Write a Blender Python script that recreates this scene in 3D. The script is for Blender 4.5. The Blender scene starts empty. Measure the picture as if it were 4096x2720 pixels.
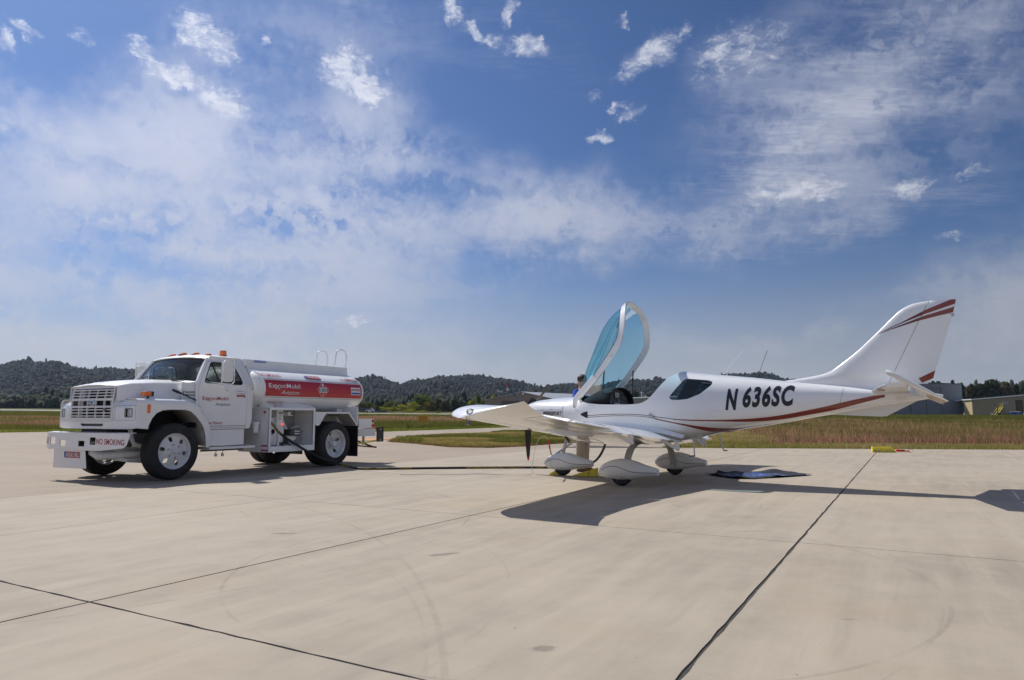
import bpy, bmesh, math, random
import numpy as np
from math import sin, cos, pi, radians, sqrt, atan, atan2
from mathutils import Vector, Matrix
from mathutils.geometry import tessellate_polygon
random.seed(7)
SC = bpy.context.scene
COL = SC.collection

# ---------------------------------------------------------------- camera
EYE = 1.05
FPX = 2760.0
HORIZON = 1665.0
PITCH = atan((HORIZON - 1360.0) / FPX)
cam_d = bpy.data.cameras.new('camera')
cam_d.sensor_width = 36.0
cam_d.lens = FPX / 4096.0 * 36.0
cam_d.clip_start = 0.05
cam_d.clip_end = 20000.0
cam = bpy.data.objects.new('camera', cam_d)
cam.location = (0, 0, EYE)
cam.rotation_euler = (pi / 2 + PITCH, 0, 0)
COL.objects.link(cam)
SC.camera = cam

# ---------------------------------------------------------------- sun
SUNDIR = Vector((0.57, -0.60, -1.0)).normalized()      # the way the light travels
sun_d = bpy.data.lights.new('sun', 'SUN')
sun_d.energy = 4.6
sun_d.angle = radians(0.53)
sun_d.color = (1.0, 0.965, 0.90)
sun = bpy.data.objects.new('sun', sun_d)
sun.rotation_euler = SUNDIR.to_track_quat('-Z', 'Y').to_euler()
sun.location = (-20, 20, 40)
COL.objects.link(sun)

SC.view_settings.view_transform = 'Standard'
SC.view_settings.look = 'None'
SC.view_settings.gamma = 1.0
SC.view_settings.exposure = 0.0
SC.view_settings.use_curve_mapping = False
SC.render.engine = 'CYCLES'
SC.cycles.max_bounces = 8
SC.cycles.transparent_max_bounces = 16
SC.cycles.caustics_reflective = False
SC.cycles.caustics_refractive = False

# ---------------------------------------------------------------- node helpers
class NT:
    def __init__(s, tree):
        s.t = tree; s.n = tree.nodes; s.l = tree.links
    def new(s, kind, **kw):
        nd = s.n.new(kind)
        for k, v in kw.items(): setattr(nd, k, v)
        return nd
    def put(s, sock, v):
        if v is None: return
        if isinstance(v, bpy.types.NodeSocket): s.l.new(v, sock)
        else:
            if hasattr(sock.default_value, '__len__') and hasattr(v, '__len__') and len(sock.default_value) == 4 and len(v) == 3:
                v = (*v, 1.0)
            sock.default_value = v
    def math(s, op, a, b=None, c=None, clamp=False):
        nd = s.new('ShaderNodeMath', operation=op, use_clamp=clamp)
        s.put(nd.inputs[0], a); s.put(nd.inputs[1], b); s.put(nd.inputs[2], c)
        return nd.outputs[0]
    def vmath(s, op, a, b=None, scale=None):
        nd = s.new('ShaderNodeVectorMath', operation=op)
        s.put(nd.inputs[0], a); s.put(nd.inputs[1], b)
        if scale is not None: s.put(nd.inputs['Scale'], scale)
        return nd.outputs['Value'] if op in ('DOT_PRODUCT', 'LENGTH', 'DISTANCE') else nd.outputs[0]
    def mix(s, f, a, b, mode='MIX'):
        nd = s.new('ShaderNodeMix', data_type='RGBA', blend_type=mode)
        s.put(nd.inputs[0], f); s.put(nd.inputs[6], a); s.put(nd.inputs[7], b)
        return nd.outputs[2]
    def noise(s, vec, scale, detail=4, rough=0.55, dist=0.0, dim='3D', color=False):
        nd = s.new('ShaderNodeTexNoise', noise_dimensions=dim)
        if vec is not None: s.put(nd.inputs['Vector'], vec)
        s.put(nd.inputs['Scale'], scale); s.put(nd.inputs['Detail'], detail)
        s.put(nd.inputs['Roughness'], rough); s.put(nd.inputs['Distortion'], dist)
        return nd.outputs['Color'] if color else nd.outputs[0]
    def ramp(s, f, stops):
        nd = s.new('ShaderNodeValToRGB')
        cr = nd.color_ramp
        while len(cr.elements) < len(stops): cr.elements.new(0.5)
        for e, (p, c) in zip(cr.elements, stops):
            e.position = p
            e.color = (c, c, c, 1) if not hasattr(c, '__len__') else (*c[:3], 1)
        s.put(nd.inputs[0], f)
        return nd.outputs[0]
    def smooth(s, v, a, b, lo=0.0, hi=1.0):
        nd = s.new('ShaderNodeMapRange', interpolation_type='SMOOTHSTEP')
        s.put(nd.inputs[0], v); s.put(nd.inputs[1], a); s.put(nd.inputs[2], b); s.put(nd.inputs[3], lo); s.put(nd.inputs[4], hi)
        return nd.outputs[0]
    def mapping(s, vec, loc=(0, 0, 0), rot=(0, 0, 0), scale=(1, 1, 1)):
        nd = s.new('ShaderNodeMapping')
        s.put(nd.inputs[0], vec); s.put(nd.inputs[1], loc); s.put(nd.inputs[2], rot); s.put(nd.inputs[3], scale)
        return nd.outputs[0]

# ---------------------------------------------------------------- world: sky with thin cloud
world = bpy.data.worlds.new('World'); SC.world = world
world.use_nodes = True
N = NT(world.node_tree); N.n.clear()
sky = N.new('ShaderNodeTexSky', sky_type='NISHITA')
sky.sun_disc = False
sky.sun_elevation = math.asin(-SUNDIR.z)
sky.sun_rotation = atan2(-SUNDIR.x, -SUNDIR.y)
sky.altitude = 0; sky.air_density = 1.0; sky.dust_density = 0.6; sky.ozone_density = 2.2
tc = N.new('ShaderNodeTexCoord')
d = N.vmath('NORMALIZE', tc.outputs['Generated'])
sep = N.new('ShaderNodeSeparateXYZ'); N.put(sep.inputs[0], d)
dx, dy, dz = sep.outputs
inv = N.math('DIVIDE', 1.0, N.math('ADD', N.math('MAXIMUM', dz, 0.02), 0.08))
cmb = N.new('ShaderNodeCombineXYZ')
N.put(cmb.inputs[0], N.math('MULTIPLY', dx, inv)); N.put(cmb.inputs[1], N.math('MULTIPLY', dy, inv))
plane = cmb.outputs[0]                                # the cloud deck seen from below
AZ = N.math('MULTIPLY', N.math('ARCTAN2', dx, dy), 57.2958)
EL = N.math('MULTIPLY', N.math('ARCSINE', dz), 57.2958)
cae = N.new('ShaderNodeCombineXYZ'); N.put(cae.inputs[0], AZ); N.put(cae.inputs[1], EL)
wob_ = N.vmath('SCALE', N.vmath('SUBTRACT', N.noise(cae.outputs[0], 0.11, 4, 0.6, color=True), (0.5, 0.5, 0.5)), scale=9.0)
wob2 = N.vmath('SCALE', N.vmath('SUBTRACT', N.noise(cae.outputs[0], 0.55, 4, 0.6, color=True), (0.5, 0.5, 0.5)), scale=3.2)
AEw = N.vmath('ADD', cae.outputs[0], wob_); AEp = N.vmath('ADD', cae.outputs[0], wob2)
def blob(u_, v_, ra, re, rot=0.0, vec=None, edge=1.25):
    """soft patch of cloud round the direction that 2361 x 1568 picture point (u_, v_) looks along; radii in degrees"""
    X = (u_ * 1.7348 - 2048) / FPX; Y = (1360 - v_ * 1.7348) / FPX; c_, s_ = cos(PITCH), sin(PITCH)
    wy, wz = c_ - s_ * Y, s_ + c_ * Y
    az = math.degrees(atan2(X, wy)); el = math.degrees(atan2(wz, sqrt(X * X + wy * wy)))
    m = N.mapping(N.vmath('SUBTRACT', vec if vec is not None else AEw, (az, el, 0)), rot=(0, 0, radians(-rot)))
    r = N.vmath('LENGTH', N.vmath('MULTIPLY', m, (1 / ra, 1 / re, 0)))
    return N.smooth(r, edge, 0.0)
def addn(*a):
    r = a[0]
    for b in a[1:]: r = N.math('ADD', r, b)
    return r
def scl(a, k): return N.math('MULTIPLY', a, k)
soft = N.noise(N.mapping(AEw, rot=(0, 0, 0.25), scale=(0.55, 1.5, 1)), 0.16, 5, 0.55)
fine = N.noise(N.mapping(plane, rot=(0, 0, -0.35), scale=(0.8, 2.6, 1)), 2.4, 8, 0.64)
fine2 = N.noise(N.mapping(plane, rot=(0, 0, -0.5), scale=(1.0, 1.9, 1)), 6.5, 7, 0.68)
rip = N.noise(N.mapping(plane, rot=(0, 0, 1.0), scale=(1.0, 3.6, 1)), 15.0, 3, 0.6)
veilmask = addn(scl(blob(430, 620, 26, 8.5), .95), scl(blob(830, 400, 7, 9.5, -8), .75), scl(blob(380, 290, 11, 5.0, 25), .75), scl(blob(560, 440, 14, 7), .55), scl(blob(40, 290, 8, 3.0, -25), .4),
                scl(blob(950, 330, 7, 3, -20), .32), scl(blob(1300, 520, 20, 4.2, -2), .75), scl(blob(1900, 470, 12, 4, 6), .38), scl(blob(1250, 450, 9, 3.5, 5), .30),
                scl(blob(1900, 330, 11, 3.4, 12), .45), scl(blob(1950, 130, 13, 6.5, 18), .40), scl(blob(2330, 760, 10, 6, 28), .75), scl(blob(700, 60, 12, 3.0, 8), .26),
                scl(blob(1200, 860, 40, 3.2), .60), scl(blob(300, 820, 26, 4), .45), scl(blob(2200, 120, 9, 8, 20), .25), scl(blob(1850, 760, 10, .9, 14), .40),
                scl(N.math('MAXIMUM', N.smooth(N.math('ABSOLUTE', AZ), 47.0, 68.0), N.smooth(EL, 36.0, 52.0)), .30))     # thin cloud continued out of view, added to lift the fill light
fibA = N.noise(N.mapping(AEp, rot=(0, 0, radians(-32)), scale=(0.06, 0.34, 1)), 1.0, 5, 0.45)
softA = N.noise(AEw, 0.085, 5, 0.55)
vmod = N.smooth(addn(scl(softA, .55), scl(fibA, .45)), 0.37, 0.64, 0.08, 1.65)
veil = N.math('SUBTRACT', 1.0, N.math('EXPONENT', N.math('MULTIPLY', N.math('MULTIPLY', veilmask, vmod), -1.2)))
strk = N.math('MULTIPLY', addn(scl(blob(1960, 150, 15, 7.5, 18), 1.15), scl(blob(1900, 345, 13, 3.8, 12), 1.1), scl(blob(1990, 520, 15, 3.0, 8), .8), scl(blob(1500, 545, 14, 2.5, -2), .5), scl(blob(1150, 60, 9, 3.0, -25), .6), scl(blob(900, 40, 8, 2.4, -20), .5), scl(blob(1850, 760, 12, 1.2, 14), .5), scl(blob(500, 330, 14, 5, 10), .3)),
              N.smooth(addn(scl(fine, 0.50), scl(fine2, 0.34), scl(rip, 0.20)), 0.45, 0.74))
P_ = [(480, 95, 2.9, 1.7, -14, 1), (402, 182, 2.3, 1.0, -14, .9), (800, 160, 2.7, 2.0, -8, 1.05), (862, 195, 1.8, 1.1, 10, .9), (850, 222, 1.2, .9, 30, .8), (525, 245, 3.0, 1.1, -12, .6), (322, 108, .9, 1.4, 40, .75),
      (618, 98, .8, .35, -10, .7), (1045, 12, 1.2, 1.0, -30, .8), (1215, 105, 1.9, .9, 0, 1.0), (1110, 78, 2.3, .7, -15, .8), (1172, 22, .9, 1.2, -35, .9), (1437, 40, .6, .5, 0, .7), (1500, 125, 3.6, 1.1, 24, .85), (1700, 120, 4.6, 2.0, 10, .65),
      (1380, 318, 1.3, .55, 0, .9), (1452, 262, 1.6, .7, 8, .75), (1420, 243, 1.2, .4, 12, .7), (1365, 215, .9, .7, 20, .5), (1820, 437, 4.6, .85, 0, .7), (1910, 440, 1.7, .6, 0, .6), (2085, 437, 2.5, .65, 0, .7), (2190, 545, 1.3, .5, 10, .5), (60, 68, 1.2, .5, -10, .5), (190, 88, 1.2, .5, -10, .5), (5, 100, .6, .8, 0, .6), (820, 738, 2.6, .5, 0, .55), (1440, 590, 1.5, .5, 0, .3), (2230, 400, 1.3, .4, 0, .5)]
puffm = addn(*[scl(blob(a, b, c * 1.12, e * 1.2, f, AEp, 1.15), g_) for a, b, c, e, f, g_ in P_])
lump = N.noise(N.mapping(cae.outputs[0], rot=(0, 0, .35), scale=(0.75, 1.25, 1)), 1.15, 7, 0.68, .6)
frag = N.noise(N.mapping(cae.outputs[0], rot=(0, 0, .35), scale=(.8, 1.2, 1)), 0.42, 4, 0.6)
puff = N.math('MULTIPLY', N.math('MULTIPLY', N.smooth(lump, .28, .62, .45, 1.0), N.smooth(addn(puffm, scl(N.math('SUBTRACT', frag, 0.5), 2.0), scl(N.math('SUBTRACT', lump, 0.5), 3.6)), 0.10, 1.35)), N.smooth(puffm, 0.0, 0.35))
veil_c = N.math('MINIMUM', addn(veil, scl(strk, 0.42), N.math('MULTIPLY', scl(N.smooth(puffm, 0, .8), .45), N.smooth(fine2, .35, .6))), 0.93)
side = addn(N.smooth(AZ, -38.0, 42.0, 1.10, 0.76), N.smooth(AZ, 50.0, 120.0, 0.0, 0.20))  # sky dims to the right, then is brightened out of view for fill
haze_low = N.smooth(dz, 0.25, 0.0, 0.0, 0.88)
SKYK = 0.082
def k3(c): return tuple(v / SKYK for v in c)
base = N.mix(1.0, sky.outputs[0], (0.52, 0.68, 0.96), 'MULTIPLY')
base = N.mix(haze_low, base, k3((0.455, 0.470, 0.525)))
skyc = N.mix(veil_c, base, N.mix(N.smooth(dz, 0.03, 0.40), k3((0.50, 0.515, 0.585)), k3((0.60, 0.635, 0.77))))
skyc = N.mix(scl(puff, .72), skyc, k3((0.80, 0.83, 0.93)))
skyc = N.vmath('SCALE', skyc, scale=side)
bg = N.new('ShaderNodeBackground'); N.put(bg.inputs[0], skyc); bg.inputs[1].default_value = SKYK
wo = N.new('ShaderNodeOutputWorld'); N.l.new(bg.outputs[0], wo.inputs[0])

# ---------------------------------------------------------------- materials
MATS = {}
def principled(name, col, rough=0.5, metal=0.0, coat=0.0, var=0.0, vscale=6.0, bump=0.0, bscale=80.0, spec=0.5, emit=None, coords='Object', dirt=None, detail=5):
    if name in MATS: return MATS[name]
    m = bpy.data.materials.new(name); m.use_nodes = True
    n = NT(m.node_tree); b = n.n['Principled BSDF']
    c = tuple(col)
    if var or bump or dirt:
        t = n.new('ShaderNodeTexCoord').outputs[coords]
    if var:
        nz = n.noise(t, vscale, detail, 0.6)
        lo = tuple(x * (1 - var) for x in c); hi = tuple(min(1, x * (1 + var)) for x in c)
        cc = n.ramp(nz, [(0.3, lo), (0.7, hi)])
    else: cc = (*c, 1)
    if dirt:
        dc, amt, ds = dirt
        cc = n.mix(n.smooth(n.noise(t, ds, 7, 0.7), 0.5, 0.78, 0, amt), cc, (*dc, 1))
    n.put(b.inputs['Base Color'], cc)
    b.inputs['Roughness'].default_value = rough
    b.inputs['Metallic'].default_value = metal
    b.inputs['Coat Weight'].default_value = coat
    b.inputs['Coat Roughness'].default_value = 0.06
    b.inputs['Specular IOR Level'].default_value = spec
    if emit: n.put(b.inputs['Emission Color'], emit[0]); b.inputs['Emission Strength'].default_value = emit[1]
    if bump:
        bp = n.new('ShaderNodeBump'); bp.inputs['Strength'].default_value = bump; bp.inputs['Distance'].default_value = 0.01
        n.put(bp.inputs['Height'], n.noise(t, bscale, 5, 0.6)); n.l.new(bp.outputs[0], b.inputs['Normal'])
    MATS[name] = m
    return m
def glass(name, tint, refl=1.0, rough=0.02, ior=1.45):
    if name in MATS: return MATS[name]
    m = bpy.data.materials.new(name); m.use_nodes = True
    n = NT(m.node_tree); n.n.clear()
    tr = n.new('ShaderNodeBsdfTransparent'); n.put(tr.inputs[0], (*tint, 1))
    gl = n.new('ShaderNodeBsdfGlossy'); n.put(gl.inputs['Roughness'], rough); n.put(gl.inputs[0], (1, 1, 1, 1))
    fr = n.new('ShaderNodeFresnel'); fr.inputs[0].default_value = ior
    mx = n.new('ShaderNodeMixShader'); n.put(mx.inputs[0], n.math('MULTIPLY', fr.outputs[0], refl))
    n.l.new(tr.outputs[0], mx.inputs[1]); n.l.new(gl.outputs[0], mx.inputs[2])
    o = n.new('ShaderNodeOutputMaterial'); n.l.new(mx.outputs[0], o.inputs[0])
    MATS[name] = m
    return m
def P(*a, **k): return principled(*a, **k)
WHITE = P('truck_white_paint', (0.82, 0.82, 0.81), 0.34, coat=0.5, var=0.035, vscale=2.5, dirt=((0.42, 0.40, 0.36), 0.22, 5.0))
WHITE_R = P('rough_white_paint', (0.68, 0.68, 0.67), 0.55, var=0.06, vscale=4.0, dirt=((0.25, 0.23, 0.2), 0.45, 7.0))
PLANEW = P('aircraft_white_paint', (0.81, 0.81, 0.81), 0.22, coat=0.9, var=0.012, vscale=1.5)
FAIRW = P('wheel_fairing_white', (0.70, 0.70, 0.685), 0.34, coat=0.4, var=0.03, vscale=5.0, dirt=((0.4, 0.38, 0.33), 0.2, 8.0))
MAROON = P('maroon_stripe', (0.235, 0.035, 0.02), 0.3, coat=0.6)
MAROON2 = P('dark_pinstripe', (0.11, 0.018, 0.018), 0.35, coat=0.4)
BLACKD = P('black_lettering', (0.012, 0.012, 0.016), 0.4)
BLACKP = P('black_plastic', (0.015, 0.015, 0.017), 0.45, bump=0.1, bscale=200)
RUBBER = P('tyre_rubber', (0.017, 0.017, 0.018), 0.75, var=0.25, vscale=9, bump=0.2, bscale=120, dirt=((0.09, 0.08, 0.065), 0.4, 6.0))
DARK = P('dark_interior', (0.02, 0.021, 0.023), 0.8)
DARKG = P('under_body_grey', (0.16, 0.16, 0.155), 0.7, var=0.3, vscale=6)
CHROME = P('chrome', (0.75, 0.76, 0.78), 0.12, metal=1.0)
METAL = P('brushed_metal', (0.48, 0.48, 0.48), 0.38, metal=0.9, var=0.1, vscale=30)
SIGNRED = P('sign_red', (0.40, 0.014, 0.035), 0.4, var=0.04)
BANDRED = P('tank_band_red', (0.46, 0.016, 0.028), 0.35, coat=0.25, var=0.04, vscale=3)
SIGNBLUE = P('sign_blue', (0.02, 0.10, 0.42), 0.4)
NAVYTXT = P('navy_lettering', (0.015, 0.05, 0.12), 0.4)
WHITED = P('white_lettering', (0.78, 0.78, 0.78), 0.4)
ORANGEL = P('orange_lens', (0.80, 0.16, 0.01), 0.18, coat=0.8)
REDL = P('red_lens', (0.45, 0.01, 0.01), 0.15, coat=0.8)
YELLOW = P('yellow_paint', (0.80, 0.64, 0.03), 0.5, var=0.12, vscale=12, dirt=((0.15, 0.12, 0.05), 0.35, 14))
CABGLASS = glass('cab_glass', (0.88, 0.94, 0.92), 0.8)
CANOPY = glass('blue_canopy_glass', (0.50, 0.79, 0.89), 0.35, 0.03)
REARGLASS = glass('tinted_rear_glass', (0.34, 0.52, 0.62), 1.0)

# ---------------------------------------------------------------- object helpers
def tag(o, label=None, cat=None, group=None, kind=None):
    if label: o['label'] = label
    if cat: o['category'] = cat
    if group: o['group'] = group
    if kind: o['kind'] = kind
    return o
def empty(name, loc=(0, 0, 0), rz=0.0, **k):
    o = bpy.data.objects.new(name, None); COL.objects.link(o)
    o.location = loc; o.rotation_euler = (0, 0, rz); o.empty_display_size = 0.3
    return tag(o, **k)
def link(name, me, mat, parent=None):
    o = bpy.data.objects.new(name, me); COL.objects.link(o)
    if mat is not None and len(me.materials) == 0: me.materials.append(mat)
    if parent is not None: o.parent = parent
    return o
def finish(bm, ang=35.0):
    """smooth shading with sharp edges kept where faces meet at more than ang"""
    lim = radians(ang)
    for f in bm.faces: f.smooth = ang > 0
    for e in bm.edges:
        if len(e.link_faces) == 2:
            try: e.smooth = e.calc_face_angle() < lim
            except ValueError: e.smooth = False
        else: e.smooth = False
class G:
    """collects shapes for ONE mesh object"""
    def __init__(s): s.v = []; s.f = []
    def add(s, vs, fs):
        o = len(s.v); s.v += [tuple(v) for v in vs]; s.f += [tuple(i + o for i in f) for f in fs]; return s
    def box(s, x0, x1, y0, y1, z0, z1):
        vs = [(x, y, z) for x in (x0, x1) for y in (y0, y1) for z in (z0, z1)]
        return s.add(vs, [(0, 1, 3, 2), (4, 6, 7, 5), (0, 4, 5, 1), (2, 3, 7, 6), (0, 2, 6, 4), (1, 5, 7, 3)])
    def hull(s, a, b):
        """join two same-length rings, capped"""
        n = len(a)
        return s.add(list(a) + list(b), [tuple(range(n))[::-1], tuple(range(n, 2 * n))] + [(i, (i + 1) % n, n + (i + 1) % n, n + i) for i in range(n)])
    def prism(s, poly, axis, lo, hi):
        def p(a, b, c): return {0: (c, a, b), 1: (a, c, b), 2: (a, b, c)}[axis]
        return s.hull([p(a, b, lo) for a, b in poly], [p(a, b, hi) for a, b in poly])
    def tube(s, pts, r, n=8, closed=False, flat=None):
        pts = [Vector(p) for p in pts]; m = len(pts)
        R = r if hasattr(r, '__len__') else [r] * m
        up = None; rings = []
        for i, p in enumerate(pts):
            if closed: t = pts[(i + 1) % m] - pts[i - 1]
            else: t = pts[min(i + 1, m - 1)] - pts[max(i - 1, 0)]
            t.normalize()
            if up is None:
                up = Vector((0, 0, 1)) if abs(t.z) < 0.9 else Vector((0, 1, 0))
            up = (up - t * up.dot(t)).normalized(); sd = t.cross(up)
            if flat: rings.append([p + sd * cos(2 * pi * k / n) * flat[0] * R[i] + up * sin(2 * pi * k / n) * flat[1] * R[i] for k in range(n)])
            else: rings.append([p + (sd * cos(2 * pi * k / n) + up * sin(2 * pi * k / n)) * R[i] for k in range(n)])
        vs = [q for rg in rings for q in rg]; fs = []
        for i in range(m if closed else m - 1):
            a = i * n; b = ((i + 1) % m) * n
            fs += [(a + k, a + (k + 1) % n, b + (k + 1) % n, b + k) for k in range(n)]
        if not closed: fs += [tuple(range(n))[::-1], tuple(range((m - 1) * n, m * n))]
        return s.add(vs, fs)
    def lathe(s, prof, axis='z', c=(0, 0, 0), n=24, closed=False, cap=True):
        """prof: list of (radius, height along the axis)"""
        vs = []
        for r, h in prof:
            for k in range(n):
                a = 2 * pi * k / n; u, w = r * cos(a), r * sin(a)
                q = {'z': (u, w, h), 'y': (u, h, w), 'x': (h, u, w)}[axis]
                vs.append((c[0] + q[0], c[1] + q[1], c[2] + q[2]))
        m = len(prof); fs = []
        for i in range(m if closed else m - 1):
            a = i * n; b = ((i + 1) % m) * n
            fs += [(a + k, a + (k + 1) % n, b + (k + 1) % n, b + k) for k in range(n)]
        if not closed and cap:
            if prof[0][0] > 1e-4: fs.append(tuple(range(n))[::-1])
            if prof[-1][0] > 1e-4: fs.append(tuple(range((m - 1) * n, m * n)))
        return s.add(vs, fs)
    def grid(s, rows, closed=False):
        m = len(rows[0]); o = [q for r in rows for q in r]; fs = []
        for i in range(len(rows) - 1):
            for k in range(m if closed else m - 1):
                fs.append((i * m + k, i * m + (k + 1) % m, (i + 1) * m + (k + 1) % m, (i + 1) * m + k))
        return s.add(o, fs)
    def build(s, name, mat, parent=None, ang=35, bevel=0.0, seg=2, weld=True, solid=0.0, off=-1.0, flip=False, xf=None, **k):
        bm = bmesh.new(); vs = [bm.verts.new(v) for v in s.v]
        for f in s.f:
            try: bm.faces.new([vs[i] for i in f])
            except ValueError: pass
        return from_bm(name, bm, mat, parent, ang, bevel, seg, weld, solid, off, flip, xf, **k)
def from_bm(name, bm, mat, parent=None, ang=35, bevel=0.0, seg=2, weld=True, solid=0.0, off=-1.0, flip=False, xf=None, **k):
    if weld: bmesh.ops.remove_doubles(bm, verts=bm.verts, dist=1e-5)
    bmesh.ops.dissolve_degenerate(bm, edges=bm.edges, dist=1e-6)
    bmesh.ops.recalc_face_normals(bm, faces=bm.faces)
    if flip: bmesh.ops.reverse_faces(bm, faces=bm.faces)
    if solid:
        bm.normal_update()
        extr = {v: v.co - v.normal * abs(solid) * (1 if off < 0 else -1) for v in bm.verts}
        bnd = [e for e in bm.edges if len(e.link_faces) == 1]
        faces = list(bm.faces)
        nv = {v: bm.verts.new(c) for v, c in extr.items()}
        for f in faces:
            try: bm.faces.new([nv[v] for v in reversed(f.verts)])
            except ValueError: pass
        for e in bnd:
            a, b = e.link_loops[0].vert, e.link_loops[0].link_loop_next.vert
            try: bm.faces.new([b, a, nv[a], nv[b]])
            except ValueError: pass
    if xf is not None: bm.transform(xf)
    finish(bm, ang)
    me = bpy.data.meshes.new(name); bm.to_mesh(me); bm.free()
    o = link(name, me, mat, parent)
    if bevel:
        md = o.modifiers.new('bevel', 'BEVEL'); md.width = bevel; md.segments = seg; md.limit_method = 'ANGLE'; md.angle_limit = radians(38)
        md.harden_normals = True
    return tag(o, **k)
def rpoly(pts, r, n=4):
    """polygon with rounded corners; a point may carry its own radius as a third number"""
    out = []; m = len(pts)
    for i in range(m):
        p = Vector(pts[i][:2]); a = Vector(pts[i - 1][:2]); b = Vector(pts[(i + 1) % m][:2])
        rr = pts[i][2] if len(pts[i]) > 2 else r
        la, lb = (a - p).length, (b - p).length; q = min(rr, la * .48, lb * .48)
        if q < 1e-4: out.append((p.x, p.y)); continue
        s0 = p + (a - p) / la * q; s1 = p + (b - p) / lb * q
        for k in range(n + 1):
            t = k / n; c = s0.lerp(p, t).lerp(p.lerp(s1, t), t); out.append((c.x, c.y))
    return out
def rrect(x0, x1, y0, y1, r, n=4): return rpoly([(x0, y0), (x1, y0), (x1, y1), (x0, y1)], r, n)
def circ(x, y, r, n=20, ry=None): return [(x + r * cos(2 * pi * k / n), y + (ry or r) * sin(2 * pi * k / n)) for k in range(n)]
def flat_bm(loops, cu=(), cv=()):
    """flat mesh from an outline with holes, cut along u = cu and v = cv so it can be bent"""
    L = [[Vector((x, y, 0)) for x, y in lp] for lp in loops]
    tri = tessellate_polygon(L)
    bm = bmesh.new(); vs = [bm.verts.new(p) for lp in L for p in lp]
    for t in tri:
        try: bm.faces.new([vs[i] for i in t])
        except ValueError: pass
    bmesh.ops.remove_doubles(bm, verts=bm.verts, dist=1e-6)
    for cuts, nrm in ((cu, (1, 0, 0)), (cv, (0, 1, 0))):
        for c in cuts:
            bmesh.ops.bisect_plane(bm, geom=bm.verts[:] + bm.edges[:] + bm.faces[:], dist=1e-6, plane_co=tuple(c * a for a in nrm), plane_no=nrm)
    return bm
def frange(a, b, st):
    n = max(1, int(round((b - a) / st))); return [a + (b - a) * i / n for i in range(n + 1)]
def sheet(name, loops, fn, mat, parent=None, cu=(), cv=(), solid=0.0, ang=35, want=None, **k):
    """flat outline bent onto a surface by fn(u, v); want = outward direction used to orient the sheet"""
    bm = flat_bm(loops, cu, cv)
    for v in bm.verts: v.co = Vector(fn(v.co.x, v.co.y))
    bmesh.ops.recalc_face_normals(bm, faces=bm.faces)
    bm.normal_update()
    if want is not None:
        w = Vector(want); sgn = sum(f.normal.dot(w) * f.calc_area() for f in bm.faces)
        if sgn < 0: bmesh.ops.reverse_faces(bm, faces=bm.faces)
    if solid:
        bm.normal_update()
        bnd = [e for e in bm.edges if len(e.link_faces) == 1]; faces = list(bm.faces)
        nv = {v: bm.verts.new(v.co - v.normal * solid) for v in list(bm.verts)}
        for f in faces:
            try: bm.faces.new([nv[v] for v in reversed(f.verts)])
            except ValueError: pass
        for e in bnd:
            a, b = e.link_loops[0].vert, e.link_loops[0].link_loop_next.vert
            try: bm.faces.new([b, a, nv[a], nv[b]])
            except ValueError: pass
    finish(bm, ang)
    me = bpy.data.meshes.new(name); bm.to_mesh(me); bm.free()
    o = link(name, me, mat, parent)
    return tag(o, **k)
_fonts = {}
def text_loops(body, w, h, bold=0.0, shear=0.0, spacing=1.0):
    key = (body, bold, shear, spacing)
    if key not in _fonts:
        cu = bpy.data.curves.new('lettering', 'FONT'); cu.body = body; cu.offset = bold; cu.shear = shear
        cu.space_character = spacing; cu.resolution_u = 4; cu.align_x = 'LEFT'
        o = bpy.data.objects.new('lettering', cu)
        me = o.to_mesh()
        vs = [(v.co.x, v.co.y) for v in me.vertices]; fs = [tuple(p.vertices) for p in me.polygons]
        o.to_mesh_clear(); bpy.data.objects.remove(o); bpy.data.curves.remove(cu)
        x0 = min(v[0] for v in vs); x1 = max(v[0] for v in vs); y0 = min(v[1] for v in vs); y1 = max(v[1] for v in vs)
        _fonts[key] = ([((x - x0) / (x1 - x0), (y - y0) / (y1 - y0)) for x, y in vs], fs)
    vs, fs = _fonts[key]
    return [(x * w, y * h) for x, y in vs], fs
def text(name, body, w, h, fn, mat, parent, bold=0.02, shear=0.0, step=None, spacing=1.0, **k):
    vs, fs = text_loops(body, w, h, bold, shear, spacing)
    bm = bmesh.new(); bv = [bm.verts.new((x, y, 0)) for x, y in vs]
    for f in fs:
        try: bm.faces.new([bv[i] for i in f])
        except ValueError: pass
    bmesh.ops.remove_doubles(bm, verts=bm.verts, dist=1e-6)
    if step:
        for c in frange(0, w, step)[1:-1]: bmesh.ops.bisect_plane(bm, geom=bm.verts[:] + bm.edges[:] + bm.faces[:], dist=1e-6, plane_co=(c, 0, 0), plane_no=(1, 0, 0))
        for c in frange(0, h, step)[1:-1]: bmesh.ops.bisect_plane(bm, geom=bm.verts[:] + bm.edges[:] + bm.faces[:], dist=1e-6, plane_co=(0, c, 0), plane_no=(0, 1, 0))
    for v in bm.verts: v.co = Vector(fn(v.co.x, v.co.y))
    me = bpy.data.meshes.new(name); bm.to_mesh(me); bm.free()
    return tag(link(name, me, mat, parent), **k)
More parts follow.
